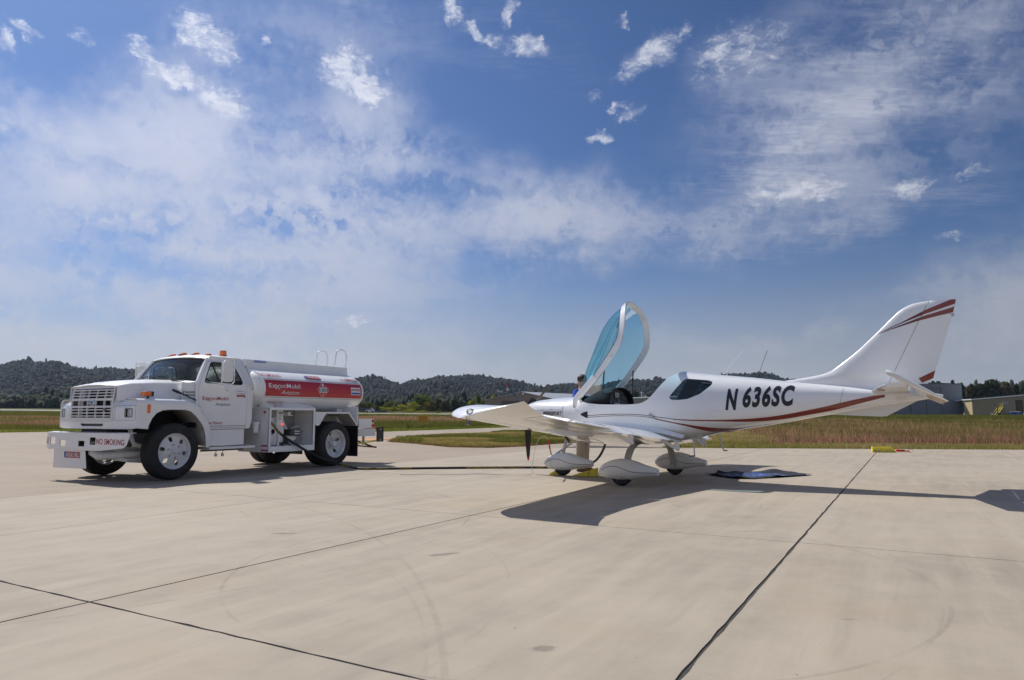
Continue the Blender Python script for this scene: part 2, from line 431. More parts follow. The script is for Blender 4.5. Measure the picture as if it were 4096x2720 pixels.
def np_mesh(name, verts, faces, mat, parent=None, colors=None, smooth=False, **k):
    """faces: (n,3) or (n,4) array; colors: per-vertex rgb"""
    me = bpy.data.meshes.new(name); V = np.asarray(verts, np.float32); F = np.asarray(faces, np.int32)
    me.vertices.add(len(V)); me.vertices.foreach_set('co', V.ravel())
    me.loops.add(F.size); me.loops.foreach_set('vertex_index', F.ravel())
    me.polygons.add(len(F)); me.polygons.foreach_set('loop_start', np.arange(0, F.size, F.shape[1], dtype=np.int32))
    me.polygons.foreach_set('loop_total', np.full(len(F), F.shape[1], np.int32))
    if smooth: me.polygons.foreach_set('use_smooth', np.ones(len(F), bool))
    me.update(calc_edges=True)
    if colors is not None:
        a = me.color_attributes.new('tint', 'FLOAT_COLOR', 'POINT')
        c = np.ones((len(V), 4), np.float32); c[:, :3] = colors; a.data.foreach_set('color', c.ravel())
    me.validate()
    return tag(link(name, me, mat, parent), **k)

# ---------------------------------------------------------------- terrain
def gz(x, y):
    if y <= 20: return 0.0
    t = y - 20.0
    e = min(1.0, t / 12.0)
    return t * e * (0.0085 + 0.0085 * min(1.0, max(0.0, -x) / y))
def ray(px, py):
    x = (px - 2048.0) / FPX; y = -(py - 1360.0) / FPX; c, s = cos(PITCH), sin(PITCH)
    return Vector((x, c - s * y, s + c * y))
def spot(px, py):
    """the place on the ground that the photograph shows at a pixel"""
    r = ray(px, py); t = 1.0
    for i in range(4000):
        p = r * t
        if EYE + p.z < gz(p.x, p.y): break
        t *= 1.004
    lo, hi = t / 1.004, t
    for i in range(20):
        m = (lo + hi) / 2; p = r * m
        if EYE + p.z < gz(p.x, p.y): hi = m
        else: lo = m
    p = r * hi
    return (p.x, p.y)
def at(px, py, dist):
    r = ray(px, py); k = dist / r.y
    return (r.x * k, dist, EYE + r.z * k)
# ================================================================ SETTING
def ground_mat():
    m = bpy.data.materials.new('field_soil_and_grass'); m.use_nodes = True
    n = NT(m.node_tree); b = n.n['Principled BSDF']
    pos = n.new('ShaderNodeNewGeometry').outputs['Position']
    big = n.noise(n.mapping(pos, scale=(0.35, 1.0, 1)), 0.05, 5, 0.6)
    mid = n.noise(pos, 0.6, 6, 0.65); sm = n.noise(pos, 7.0, 5, 0.7)
    c = n.ramp(n.math('ADD', scl_(n, big, 0.6), scl_(n, mid, 0.4)), [(0.30, (0.050, 0.052, 0.014)), (0.5, (0.085, 0.085, 0.022)), (0.7, (0.13, 0.105, 0.035))])
    c = n.mix(n.smooth(sm, 0.45, 0.75, 0, 0.55), c, (0.16, 0.14, 0.06, 1))
    n.put(b.inputs['Base Color'], c); b.inputs['Roughness'].default_value = 0.95; b.inputs['Specular IOR Level'].default_value = 0.1
    bp = n.new('ShaderNodeBump'); bp.inputs['Strength'].default_value = 0.6; bp.inputs['Distance'].default_value = 0.05
    n.put(bp.inputs['Height'], n.noise(pos, 12, 5, 0.7)); n.l.new(bp.outputs[0], b.inputs['Normal'])
    return m
def scl_(n, a, k): return n.math('MULTIPLY', a, k)
def concrete_mat(name, base, tintb, amt=1.0, marks=True):
    m = bpy.data.materials.new(name); m.use_nodes = True
    n = NT(m.node_tree); b = n.n['Principled BSDF']
    pos = n.new('ShaderNodeNewGeometry').outputs['Position']
    oi = n.new('ShaderNodeObjectInfo').outputs['Random']
    along = n.mapping(pos, rot=(0, 0, radians(-60)), scale=(1, 1, 1))
    broom = n.noise(n.mapping(along, scale=(3.0, 60.0, 1)), 3.0, 4, 0.6)
    streak = n.noise(n.mapping(along, rot=(0, 0, radians(93)), scale=(0.35, 3.2, 1)), 1.5, 6, 0.6)
    big = n.noise(pos, 0.35, 5, 0.6); mid = n.noise(pos, 2.2, 7, 0.68); grit = n.noise(pos, 90.0, 3, 0.7)
    f = n.math('ADD', n.math('ADD', scl_(n, big, 0.42), scl_(n, mid, 0.28)), scl_(n, streak, 0.30))
    lo = tuple(v * (1 - 0.17 * amt) for v in base); hi = tuple(v * (1 + 0.12 * amt) for v in base)
    c = n.ramp(f, [(0.36, lo), (0.5, base), (0.66, hi)])
    c = n.mix(n.smooth(n.noise(pos, 0.8, 6, 0.62), 0.5, 0.72, 0, 0.5), c, (*tintb, 1))
    c = n.mix(n.smooth(streak, 0.52, 0.70, 0, 0.22 * amt), c, tuple(v * 1.14 for v in base) + (1,))
    c = n.mix(n.smooth(n.noise(n.mapping(along, rot=(0, 0, radians(95)), scale=(0.5, 6.0, 1)), 1.0, 5, 0.6), 0.56, 0.72, 0, 0.30 * amt), c, tuple(v * 0.82 for v in base) + (1,))
    c = n.mix(n.smooth(grit, 0.55, 0.8, 0, 0.22), c, tuple(v * 0.62 for v in base) + (1,))
    c = n.mix(n.smooth(n.noise(pos, 34.0, 2, 0.5), 0.70, 0.78, 0, 0.5), c, (0.12, 0.105, 0.085, 1))
    c = n.mix(n.math('ABSOLUTE', n.math('MULTIPLY', n.math('SUBTRACT', oi, 0.5), 0.14)), c, (0.45, 0.42, 0.36, 1))
    # curved tyre scuffs, scraped patches and a few drips that stay where they are
    if marks:
        nb = n.noise(pos, 1.3, 4, .6); nf = n.noise(n.mapping(pos, scale=(9, 9, 1)), 2.0, 4, .7)
        m_ = None
        for cx, cy, R_, w_, a_ in RINGS:
            d_ = n.vmath('LENGTH', n.vmath('MULTIPLY', n.vmath('SUBTRACT', pos, (cx, cy, 0)), (1, 1, 0)))
            q = n.smooth(n.math('ABSOLUTE', n.math('SUBTRACT', d_, R_)), w_, w_ * .4, 0, a_)
            m_ = q if m_ is None else n.math('MAXIMUM', m_, q)
        c = n.mix(n.math('MULTIPLY', n.math('MULTIPLY', m_, n.smooth(nb, .38, .60)), n.smooth(nf, .25, .6, .35, 1)), c, (0.12, 0.108, 0.095, 1))
        for cx, cy, rx, ry, ro, a_ in SPOTS:
            v_ = n.mapping(n.vmath('SUBTRACT', pos, (cx, cy, 0)), rot=(0, 0, -ro))
            d_ = n.vmath('LENGTH', n.vmath('MULTIPLY', v_, (1 / rx, 1 / ry, 0)))
            c = n.mix(n.math('MULTIPLY', n.smooth(n.math('ADD', d_, n.math('MULTIPLY', n.math('SUBTRACT', nf, .5), 1.6)), 1.15, .5, 0, a_), 1.0), c, (0.10, 0.09, 0.078, 1))
    n.put(b.inputs['Base Color'], c)
    b.inputs['Roughness'].default_value = 0.82; b.inputs['Specular IOR Level'].default_value = 0.25
    bp = n.new('ShaderNodeBump'); bp.inputs['Strength'].default_value = 0.28; bp.inputs['Distance'].default_value = 0.004
    n.put(bp.inputs['Height'], n.math('ADD', scl_(n, broom, 0.5), grit)); n.l.new(bp.outputs[0], b.inputs['Normal'])
    return m
def sp0(px, py):
    r_ = ray(px, py); k = EYE / -r_.z; return (r_.x * k, r_.y * k)
RINGS = []
for (a, b, c_, w_, al) in (((1600, 2230), (1745, 2480), (1780, 2700), .030, .38), ((1480, 2240), (1660, 2420), (1700, 2700), .020, .22), ((1580, 1948), (1780, 1985), (1880, 2060), .020, .45), ((3480, 2220), (3740, 2340), (3800, 2480), .022, .42), ((3560, 2220), (3720, 2330), (3770, 2480), .014, .25), ((2860, 1950), (3030, 2000), (2880, 2090), .018, .35), ((1900, 2170), (2020, 2400), (1850, 2580), .02, .18)):
    (x1, y1), (x2, y2), (x3, y3) = sp0(*a), sp0(*b), sp0(*c_)
    D_ = 2 * (x1 * (y2 - y3) + x2 * (y3 - y1) + x3 * (y1 - y2))
    ux = ((x1**2 + y1**2) * (y2 - y3) + (x2**2 + y2**2) * (y3 - y1) + (x3**2 + y3**2) * (y1 - y2)) / D_
    uy = ((x1**2 + y1**2) * (x3 - x2) + (x2**2 + y2**2) * (x1 - x3) + (x3**2 + y3**2) * (x2 - x1)) / D_
    RINGS.append((ux, uy, sqrt((x1 - ux) ** 2 + (y1 - uy) ** 2), w_ * .8, al * .62))
SPOTS = [(*sp0(1130, 2134), .13, .045, 0, .5), (*sp0(1770, 2218), .16, .05, .5, .5), (*sp0(2170, 2595), .07, .045, .2, .45), (*sp0(3395, 2478), .05, .02, 0, .25), (*sp0(2448, 2045), .12, .04, 0, .35), (*sp0(2060, 2513), .006, .006, 0, 1), (*sp0(1205, 2262), .012, .006, 0, 1), (*sp0(780, 2183), .010, .005, 0, 1), (*sp0(1165, 2361), .006, .004, 0, 1), (*sp0(3840, 1865), .16, .03, 0, .6), (*sp0(3990, 1893), .18, .03, 0, .6), (*sp0(3830, 1835), .14, .03, 0, .45), (*sp0(3520, 1862), .12, .03, 0, .45), (*sp0(3000, 2125), .25, .03, .1, .25)]
GROUNDM = ground_mat()
CONC = concrete_mat('apron_concrete', (0.365, 0.310, 0.242), (0.385, 0.308, 0.222), 1.4, True)
TAXI = concrete_mat('taxiway_concrete', (0.305, 0.245, 0.187), (0.31, 0.235, 0.17), 1.1, False)
JOINT = P('joint_sealant', (0.05, 0.045, 0.04), 0.9, var=0.5, vscale=9.0)

# open ground out to the horizon
xs = sorted(set([-4200, -3000, -1800, -1100, -700, -450, -300, -200, -140] + list(range(-100, 101, 10)) + [140, 200, 300, 450, 700, 1100, 1800, 3000, 4200]))
ys = [-400, -100, -40, -10, 0, 10, 19.9, 22, 24, 26, 28, 30, 34, 38, 44, 52, 60, 75, 90, 110, 140, 180, 230, 300, 400, 550, 800, 1200, 2000, 3000, 4200]
def gzf(x, y):
    return gz(x, min(y, 700.0))
g = G(); g.grid([[(x, y, gzf(x, y) - 0.06) for x in xs] for y in ys]).build('ground', GROUNDM, kind='structure', ang=80)

# pavement under everything that is paved (taxiway, older apron)
def paved(name, pts, lift, mat, step=3.0, **k):
    x0 = min(p[0] for p in pts); x1 = max(p[0] for p in pts); y0 = min(p[1] for p in pts); y1 = max(p[1] for p in pts)
    return sheet(name, [pts], lambda u, v: (u, v, gz(u, v) + lift), mat, None, frange(x0, x1, 6)[1:-1], [y for y in frange(y0, y1, step)[1:-1] if y > 18], want=(0, 0, 1), **k)
tw = [(-70, -12), (-70, 33)] + [spot(x, y) for x, y in [(0, 1730), (180, 1727), (1400 + 400 * .33884, 1460 + 785 * .33884), (1400 + 1000 * .33884, 1460 + 765 * .33884), (1400 + 1760 * .33884, 1460 + 738 * .33884), (2300, 1699)]]
tw += [spot(2750, 1706), spot(2860, 1760), spot(2760, 1775), (5.0, 23.5), (9.2, 22.8), (16.2, 22.2), (60, 20.4), (60, -12)]
paved('pavement', tw, -0.008, TAXI, kind='structure')

# concrete apron of separate slabs with recessed joints
apron = empty('apron', (0, 0, 0), kind='structure')
U = Vector((cos(radians(60.3)), sin(radians(60.3)))); W = Vector((sin(radians(60.3)), -cos(radians(60.3))))
A_L = [-7.0, -2.2, 2.34, 6.33, 10.75, 15.75, 20.3, 24.8, 29.3]
B_L = [-10.15, -7.02, -4.10, -0.86, 2.3, 5.4, 8.5, 11.6, 14.8, 18.0]
edge_pts = [(-30, 23.0), (-2.2, 23.5), (5.0, 23.45), (9.2, 22.75), (16.2, 22.15), (60, 20.3)]
def clip(poly, n_, c_):
    out = []
    for i in range(len(poly)):
        a, b = poly[i], poly[(i + 1) % len(poly)]
        da, db = a.dot(n_) - c_, b.dot(n_) - c_
        if da <= 0: out.append(a)
        if (da < 0 < db) or (db < 0 < da): out.append(a.lerp(b, da / (da - db)))
    return out
halfs = []
for (p, q) in (((5.0, 23.45), (9.2, 22.75)), ((9.2, 22.75), (60, 20.3))):
    p, q = Vector(p), Vector(q); dd = (q - p).normalized(); nn = Vector((-dd.y, dd.x)); halfs.append((nn, nn.dot(p)))
jw = {2.34: 0.0085, -0.86: 0.0115, -4.10: 0.009}
base_g = G()
wob = random.Random(3)
for i in range(len(A_L) - 1):
    for j in range(len(B_L) - 1):
        a0 = A_L[i] + jw.get(A_L[i], 0.005); a1 = A_L[i + 1] - jw.get(A_L[i + 1], 0.005)
        b0 = B_L[j] + jw.get(B_L[j], 0.005); b1 = B_L[j + 1] - jw.get(B_L[j + 1], 0.005)
        cen = U * (a0 + a1) / 2 + W * (b0 + b1) / 2
        if cen.y < -3.5 or cen.y > 28: continue
        poly = []
        def seg(pa, pb, wide):
            m = 26 if wide else 2
            for k in range(m):
                t = k / m; p = pa.lerp(pb, t)
                if wide and 0 < k: p = p + Vector((wob.uniform(-1, 1), wob.uniform(-1, 1))) * 0.0045
                poly.append(p)
        P0, P1, P2, P3 = U * a0 + W * b0, U * a1 + W * b0, U * a1 + W * b1, U * a0 + W * b1
        seg(P0, P1, B_L[j] == -0.86); seg(P1, P2, A_L[i + 1] == 2.34); seg(P2, P3, B_L[j + 1] == -0.86); seg(P3, P0, A_L[i] == 2.34)
        for nn, cc in halfs: poly = clip(poly, nn, cc)
        if len(poly) < 3: continue
        mx = max(p.y for p in poly)
        if mx > 26.5 and cen.x > -1: poly = clip(poly, Vector((0, 1)), 26.5)
        if len(poly) < 3: continue
        # slabs lie under the grass island and run out at the old pavement on the left
        o = G().prism([(p.x, p.y) for p in poly], 2, -0.0075, 0.0).build('slab', CONC, apron, ang=0)
        if mx > 19:
            for v in o.data.vertices: v.co.z += gz(v.co.x, v.co.y)
        o.data.polygons.foreach_set('use_smooth', [False] * len(o.data.polygons))
pj = sheet('joint_filler', [[tuple(U * A_L[0] + W * B_L[0]), tuple(U * 23.0 + W * B_L[0]), tuple(U * 23.0 + W * (-5)), tuple(U * 22.0 + W * (1.5)), tuple(U * 26.0 + W * B_L[-1]), tuple(U * A_L[0] + W * B_L[-1])]],
      lambda u, v: (u, v, gz(u, v) - 0.0065), JOINT, apron, [], [20, 22, 24], want=(0, 0, 1))
# ================================================================ AIRCRAFT
plane_root = empty('light_aircraft', (2.325, 11.67, 0), radians(149),
    label='white two-seat low-wing light aircraft with maroon stripes and its blue canopy tipped open', cat='aircraft')
def smoothT(T, x):
    n = len(T)
    if x <= T[0][0]: return T[0][1]
    if x >= T[-1][0]: return T[-1][1]
    for i in range(n - 1):
        if x <= T[i + 1][0]:
            x0, y0 = T[i]; x1, y1 = T[i + 1]; h = x1 - x0
            def sl(j):
                if j <= 0: return (T[1][1] - T[0][1]) / (T[1][0] - T[0][0])
                if j >= n - 1: return (T[-1][1] - T[-2][1]) / (T[-1][0] - T[-2][0])
                return (T[j + 1][1] - T[j - 1][1]) / (T[j + 1][0] - T[j - 1][0])
            m0 = sl(i) * h; m1 = sl(i + 1) * h; t = (x - x0) / h
            return (2*t**3 - 3*t*t + 1)*y0 + (t**3 - 2*t*t + t)*m0 + (-2*t**3 + 3*t*t)*y1 + (t**3 - t*t)*m1
def lin(T, x):
    if x <= T[0][0]: return T[0][1]
    for (a, va), (b, vb) in zip(T, T[1:]):
        if x <= b: return va + (vb - va) * (x - a) / (b - a)
    return T[-1][1]
FT=[(-4.2,1.345),(-4.0,1.385),(-3.4,1.44),(-3.06,1.48),(-2.72,1.52),(-2.17,1.585),(-1.75,1.645),(-1.27,1.70),(-.69,1.775),(-.3,1.84),(0,1.86),(.3,1.82),(.6,1.73),(.9,1.58),(1.1,1.46),(1.3,1.40),(1.63,1.38),(2.02,1.345),(2.2,1.31),(2.27,1.29)]
FB=[(-4.2,1.31),(-4.0,1.285),(-3.86,1.26),(-3.44,1.18),(-2.7,1.06),(-2.21,.965),(-1.65,.87),(-1.18,.79),(-.66,.67),(-.2,.60),(.4,.57),(1.0,.58),(1.3,.62),(1.6,.72),(2.0,.86),(2.2,.96),(2.27,1.02)]
FW=[(-4.2,.02),(-4.0,.07),(-3.4,.17),(-2.7,.27),(-2.0,.39),(-1.3,.52),(-.7,.63),(0,.69),(.8,.68),(1.3,.61),(1.63,.54),(2.0,.42),(2.2,.30),(2.27,.24)]
FC=[(-4.2,1.33),(-3.4,1.30),(-2.7,1.28),(-2,1.22),(-1.3,1.15),(-.6,1.08),(0,1.02),(.8,1.02),(1.3,1.05),(1.7,1.1),(2.27,1.15)]
RIM=[(-.66,1.778),(-.6,1.745),(-.5,1.68),(-.42,1.59),(-.3,1.43),(-.19,1.31),(-.04,1.25),(.3,1.24),(.69,1.25),(.95,1.29),(1.08,1.35),(1.16,1.41),(1.2,1.435)]
RIM2=[(-.52,1.83),(-.45,1.78),(-.36,1.69),(-.26,1.55),(-.16,1.42),(-.04,1.36),(.3,1.335),(.69,1.34),(.88,1.37),(.98,1.42),(1.07,1.475)]
def can_top(x):
    t = max(0, min(1, (.5 - x) / .9)); return smoothT(FT, max(x, -.66)) + .15 * t * t * (3 - 2 * t)
def fus_y(x, z, ztf=None):
    zt, zb, w, zc_ = (ztf(x) if ztf else smoothT(FT, x)), smoothT(FB, x), smoothT(FW, x), smoothT(FC, x)
    if z >= zc_: h = zt - zc_; n = 2.7
    else: h = zc_ - zb; n = 2.8
    r = min(1, abs(z - zc_) / h)
    return w * max(0, (1 - r ** n)) ** (1 / 2.25)
def fus_side(x, zlo, zhi, n, y0=1, ztf=None):
    """points up one side of the section at x between two heights"""
    zt, zb, zc_ = (ztf(x) if ztf else smoothT(FT, x)), smoothT(FB, x), smoothT(FC, x)
    def th(z):
        h = (zt - zc_) if z >= zc_ else (zc_ - zb)
        r = max(-1, min(1, (z - zc_) / h)); return math.asin(r)
    a, b = th(zlo), th(zhi); out = []
    for i in range(n + 1):
        s_ = sin(a + (b - a) * i / n); z = zc_ + (zt - zc_) * s_ if s_ >= 0 else zc_ + (zc_ - zb) * s_
        z = min(max(z, zb), zt)
        y = fus_y(x, z, ztf)
        if abs(z - zt) < 1e-6 or abs(z - zb) < 1e-6: y = 0.0
        out.append((x, y0 * y, z))
    return out
def bake(o):
    COLdg = bpy.context.evaluated_depsgraph_get()
    me = bpy.data.meshes.new_from_object(o.evaluated_get(COLdg))
    o.modifiers.clear(); old = o.data; nm = old.name; o.data = me; bpy.data.meshes.remove(old); me.name = nm
    bm = bmesh.new(); bm.from_mesh(me); finish(bm, 32); bm.to_mesh(me); bm.free()
def cut(o, polys, axis, lo, hi):
    """cut shaped openings right through an object"""
    g = G()
    for p in polys: g.prism(p, axis, lo, hi)
    c = g.build('cutter', None, None, ang=0)
    md = o.modifiers.new('cut', 'BOOLEAN'); md.object = c; md.operation = 'DIFFERENCE'; md.solver = 'EXACT'
    bpy.context.view_layer.update(); bake(o)
    bpy.data.objects.remove(c)

# --- fuselage shell, open at the cockpit
xsn = [-4.2, -4.12, -4.0] + frange(-3.9, -.72, .12) + frange(-.66, 0, .03) + frange(.06, .84, .06) + frange(.9, 1.2, .025) + frange(1.26, 2.1, .07) + [2.16, 2.22, 2.26]
bm = bmesh.new(); prev = None
NV = 26
for x in xsn:
    zt, zb = smoothT(FT, x), smoothT(FB, x)
    top = zt if (x <= -.66 or x >= 1.2) else min(zt, smoothT(RIM, x))
    row = []
    for sgn in (1, -1): row.append([bm.verts.new(q) for q in fus_side(x, zb, top, NV, sgn)])
    if prev:
        for a, b in zip(prev, row):
            for k in range(NV): bm.faces.new((a[k], a[k + 1], b[k + 1], b[k]))
    prev = row
bmesh.ops.remove_doubles(bm, verts=bm.verts, dist=2e-4)
bmesh.ops.recalc_face_normals(bm, faces=bm.faces)
nrm = sum((f.normal.y * (1 if f.calc_center_median().y > 0 else -1)) for f in bm.faces)
if nrm < 0: bmesh.ops.reverse_faces(bm, faces=bm.faces)
bm.normal_update()
WINP = rpoly([(-.535,1.345),(-.567,1.392),(-.729,1.619),(-.765,1.642),(-1.09,1.610),(-1.168,1.583),(-1.158,1.53),(-1.005,1.394),(-.824,1.316),(-.70,1.302),(-.57,1.304)], .03, 3)
def punch(bm, poly, keep):
    """cut a convex window (in x, z) out of the skin"""
    c = Vector((sum(p[0] for p in poly), sum(p[1] for p in poly))) / len(poly)
    inside = [f for f in bm.faces if keep(f.calc_center_median())]
    for i in range(len(poly)):
        p, q = Vector(poly[i - 1]), Vector(poly[i]); e = q - p
        if e.length < 1e-5: continue
        n_ = Vector((e.y, -e.x)).normalized()
        if n_.dot(c - p) > 0: n_ = -n_
        geom = set(inside)
        for f in inside: geom.update(f.edges); geom.update(f.verts)
        r = bmesh.ops.bisect_plane(bm, geom=list(geom), dist=1e-6, plane_co=(p.x, 0, p.y), plane_no=(n_.x, 0, n_.y))
        cand = set(inside) | {g_ for g_ in r['geom'] if isinstance(g_, bmesh.types.BMFace)}
        inside = [f for f in cand if f.is_valid and (Vector((f.calc_center_median().x, f.calc_center_median().z)) - p).dot(n_) < 0]
    bmesh.ops.delete(bm, geom=inside, context='FACES')
for sg in (1, -1): punch(bm, WINP, lambda c: c.y * sg > .1 and -1.35 < c.x < -.35 and 1.15 < c.z < 1.75)
bm.normal_update()
outer = list(bm.faces); bnd = [e for e in bm.edges if len(e.link_faces) == 1]
nv = {v: bm.verts.new(v.co - v.normal * .018) for v in list(bm.verts)}
for f in outer:
    nf = bm.faces.new([nv[v] for v in reversed(f.verts)]); nf.material_index = 1
for e in bnd:
    a, b = e.link_loops[0].vert, e.link_loops[0].link_loop_next.vert
    bm.faces.new([b, a, nv[a], nv[b]])
finish(bm, 40)
me = bpy.data.meshes.new('fuselage'); bm.to_mesh(me); bm.free()
me.materials.append(PLANEW); me.materials.append(P('cabin_lining', (0.10, 0.10, 0.105), 0.8))
fuse = link('fuselage', me, None, plane_root)
for sg in (1, -1):
    sheet('rear_window', [WINP], lambda u, v: (u, sg * (fus_y(u, v) - .008), v), REARGLASS, plane_root, frange(-1.2, -.5, .08), frange(1.3, 1.65, .06), want=(0, sg, 0))
def skin(u, v, sg=1, off=.0025): return (u, sg * (fus_y(u, v) + off), v)
def decal(name, poly, mat, sg=1, off=.003, du=.07, dv=.03, parent=None, **k):
    us = [p[0] for p in poly]; vs = [p[1] for p in poly]
    return sheet(name, [poly], lambda u, v: skin(u, v, sg, off), mat, parent or fuse, frange(min(us), max(us), du)[1:-1], frange(min(vs), max(vs), dv)[1:-1], want=(0, sg, 0), **k)
def curve_pts(P_, n=6):
    P_ = sorted(P_); x0, x1 = P_[0][0], P_[-1][0]; m = max(8, int((x1 - x0) / .05))
    return [(x0 + (x1 - x0) * i / m, smoothT(P_, x0 + (x1 - x0) * i / m)) for i in range(m + 1)]
def band(name, top, bot, mat, sg):
    t = curve_pts(top); b = curve_pts(bot)
    return decal(name, t + b[::-1], mat, sg)
L1 = [(.835,1.059),(.514,1.078),(.192,1.083),(-.117,1.07),(-.295,1.045),(-.555,1.013),(-.64,1.003)]
L2 = [(.835,1.033),(.351,1.057),(-.117,1.048),(-.27,1.025),(-.36,1.008)]
for sg in (1, -1):
    band('pinstripe', [(x, z + .005) for x, z in L1], [(x, z - .004) for x, z in L1], MAROON2, sg)
    band('pinstripe', [(x, z + .004) for x, z in L2], [(x, z - .004) for x, z in L2], MAROON2, sg)
    band('stripe', [(-.60,1.006),(-.92,.996),(-1.335,.997),(-1.738,1.015),(-2.135,1.064),(-2.731,1.188),(-2.91,1.235),(-3.334,1.332),(-3.5,1.352)],
         [(-.60,.996),(-.917,.977),(-1.33,.971),(-1.727,.969),(-2.122,1.002),(-2.398,1.05),(-2.72,1.112),(-2.898,1.152),(-3.5,1.318)], MAROON, sg)
    decal('stripe', curve_pts([(-.32,1.016),(-.769,.928),(-1.167,.872),(-1.543,.863)]) + curve_pts([(-.32,1.001),(-.765,.903),(-1.195,.797),(-1.53,.861)])[::-1], MAROON, sg)
def plane_text(body, x0, z0, w, h, sg=1, bold=.03, shear=.22, rise=0.0, name='registration', step=.05, mat=BLACKD, spacing=1.0):
    d_ = -1 if sg == 1 else 1
    return text(name, body, w, h, lambda u, v: skin(x0 + d_ * u, z0 + v + rise * u, sg, .0035), mat, fuse, bold, shear, step, spacing)
plane_text('N', -1.372, 1.142, .185, .325, bold=.05, shear=.25)
plane_text('636SC', -1.618, 1.176, .722, .318, rise=.035, bold=.042, spacing=1.16, shear=.25)
plane_text('N', -2.33, 1.17, .185, .318, sg=-1, bold=.035); plane_text('636SC', -2.1, 1.17, .72, .31, sg=-1, bold=.022, spacing=1.12)
plane_text('PIPERSPORT', 1.775, 1.062, .42, .072, name='lettering', shear=.1, bold=.03, step=.08)
decal('wing_walk_mark', [(.978,1.070),(.963,1.098),(.864,1.130),(.841,1.121),(.836,1.022),(.88,1.026),(.933,1.052)], BLACKD, off=.004)
# panel joints of the cowling
JOINTG = P('panel_gap', (0.12, 0.12, 0.12), 0.6)
for sg in (1, -1):
    decal('cowling_seam', [(1.342, .66), (1.347, .66), (1.347, 1.39), (1.342, 1.39)], JOINTG, sg, .0025, .1, .04)
    decal('cowling_seam', [(1.35, 1.160), (2.2, 1.150), (2.2, 1.154), (1.35, 1.164)], JOINTG, sg, .0025, .1, .04)
decal('cowling_seam', [(-2.93, 1.24), (-2.934, 1.24), (-2.99, 1.485), (-2.986, 1.485)], JOINTG, 1, .003)
decal('inspection_panel', rrect(-3.755, -3.635, 1.278, 1.326, .01), FAIRW, 1, .004)
rv = G()
rr = random.Random(5)
for k in range(46):
    x = -3.3 + k * .055; z = smoothT(FB, x) + .045
    p = skin(x, z, 1, .001); rv.box(p[0] - .003, p[0] + .003, p[1], p[1] + .003, p[2] - .003, p[2] + .003)
for x0_ in (-.75, -.3, -.95):
    for k in range(14):
        p = skin(x0_, .78 + k * .035, 1, .001)
        rv.box(p[0] - .002, p[0] + .002, p[1], p[1] + .002, p[2] - .002, p[2] + .002)
rv.build('rivets', METAL, fuse, ang=0, kind='stuff')
G().tube([skin(-.23, 1.085, 1, .02), skin(-.27, 1.06, 1, .03), skin(-.31, 1.02, 1, .012)], .010, 6).build('canopy_latch', METAL, fuse)
G().lathe([(.0, .02), (.022, .018), (.026, 0)], 'y', skin(1.01, 1.31, 1, 0), 14).build('vent_knob', PLANEW, fuse)
# cowling bolts
for x, z in ((1.365, 1.19), (1.6, 1.17), (1.8, 1.165), (1.75, 1.30)):
    G().lathe([(0, .004), (.009, .003), (.010, 0)], 'y', skin(x, z, 1, 0), 8).build('cowling_fastener', METAL, fuse)
# air intake and dark front of the cowling
G().lathe([(0.0, 2.262), (.235, 2.262), (.20, 2.30), (.17, 2.31)], 'x', (0, 0, 1.155), 24).build('cowling_front', DARK, plane_root)

# --- propeller
PC = Vector((2.36, 0, 1.16))
prop = G().lathe([(.0, 2.60), (.03, 2.59), (.075, 2.54), (.11, 2.46), (.125, 2.38), (.125, 2.31), (0, 2.31)], 'x', (0, 0, 1.16), 24).build('spinner', PLANEW, plane_root)
def blade_pt(s_, c_, ang):
    ch = lin([(.0, .05), (.12, .10), (.35, .135), (.6, .115), (.85, .075), (.92, .03)], s_) ; tw_ = radians(lin([(0, 60), (.3, 38), (.92, 16)], s_))
    off = (c_ - .45) * ch; thick = .010 * (1 - s_) + .004
    e = Vector((0, sin(ang), cos(ang))); tdir = Vector((sin(tw_), -cos(ang) * cos(tw_), sin(ang) * cos(tw_))); n_ = e.cross(tdir).normalized()
    return PC + e * s_ + tdir * off, n_ * thick
for a_ in (radians(180), radians(60), radians(-60)):
    for nm, s0, s1, mt in (('blade', .06, .865, P('blade_black', (0.02, 0.021, 0.024), 0.35)), ('blade_tip', .866, .92, P('blade_tip_red', (0.5, 0.02, 0.02), 0.4))):
        rows = []
        for s_ in frange(s0, s1, .05):
            up = []; lo = []
            for c_, k in ((0, 0), (.15, .8), (.4, 1), (.7, .7), (1, 0)):
                p, n_ = blade_pt(s_, c_, a_); up.append(p + n_ * k); lo.append(p - n_ * k * .5)
            rows.append(up + lo[-2:0:-1])
        g_ = G(); g_.grid(rows, closed=True); m_ = len(rows[0])
        g_.f.append(tuple(range(m_))[::-1]); g_.f.append(tuple(range((len(rows) - 1) * m_, len(rows) * m_)))
        if nm == 'blade': par = g_.build('propeller_blade', mt, plane_root)
        else: g_.build('blade_tip', mt, par)

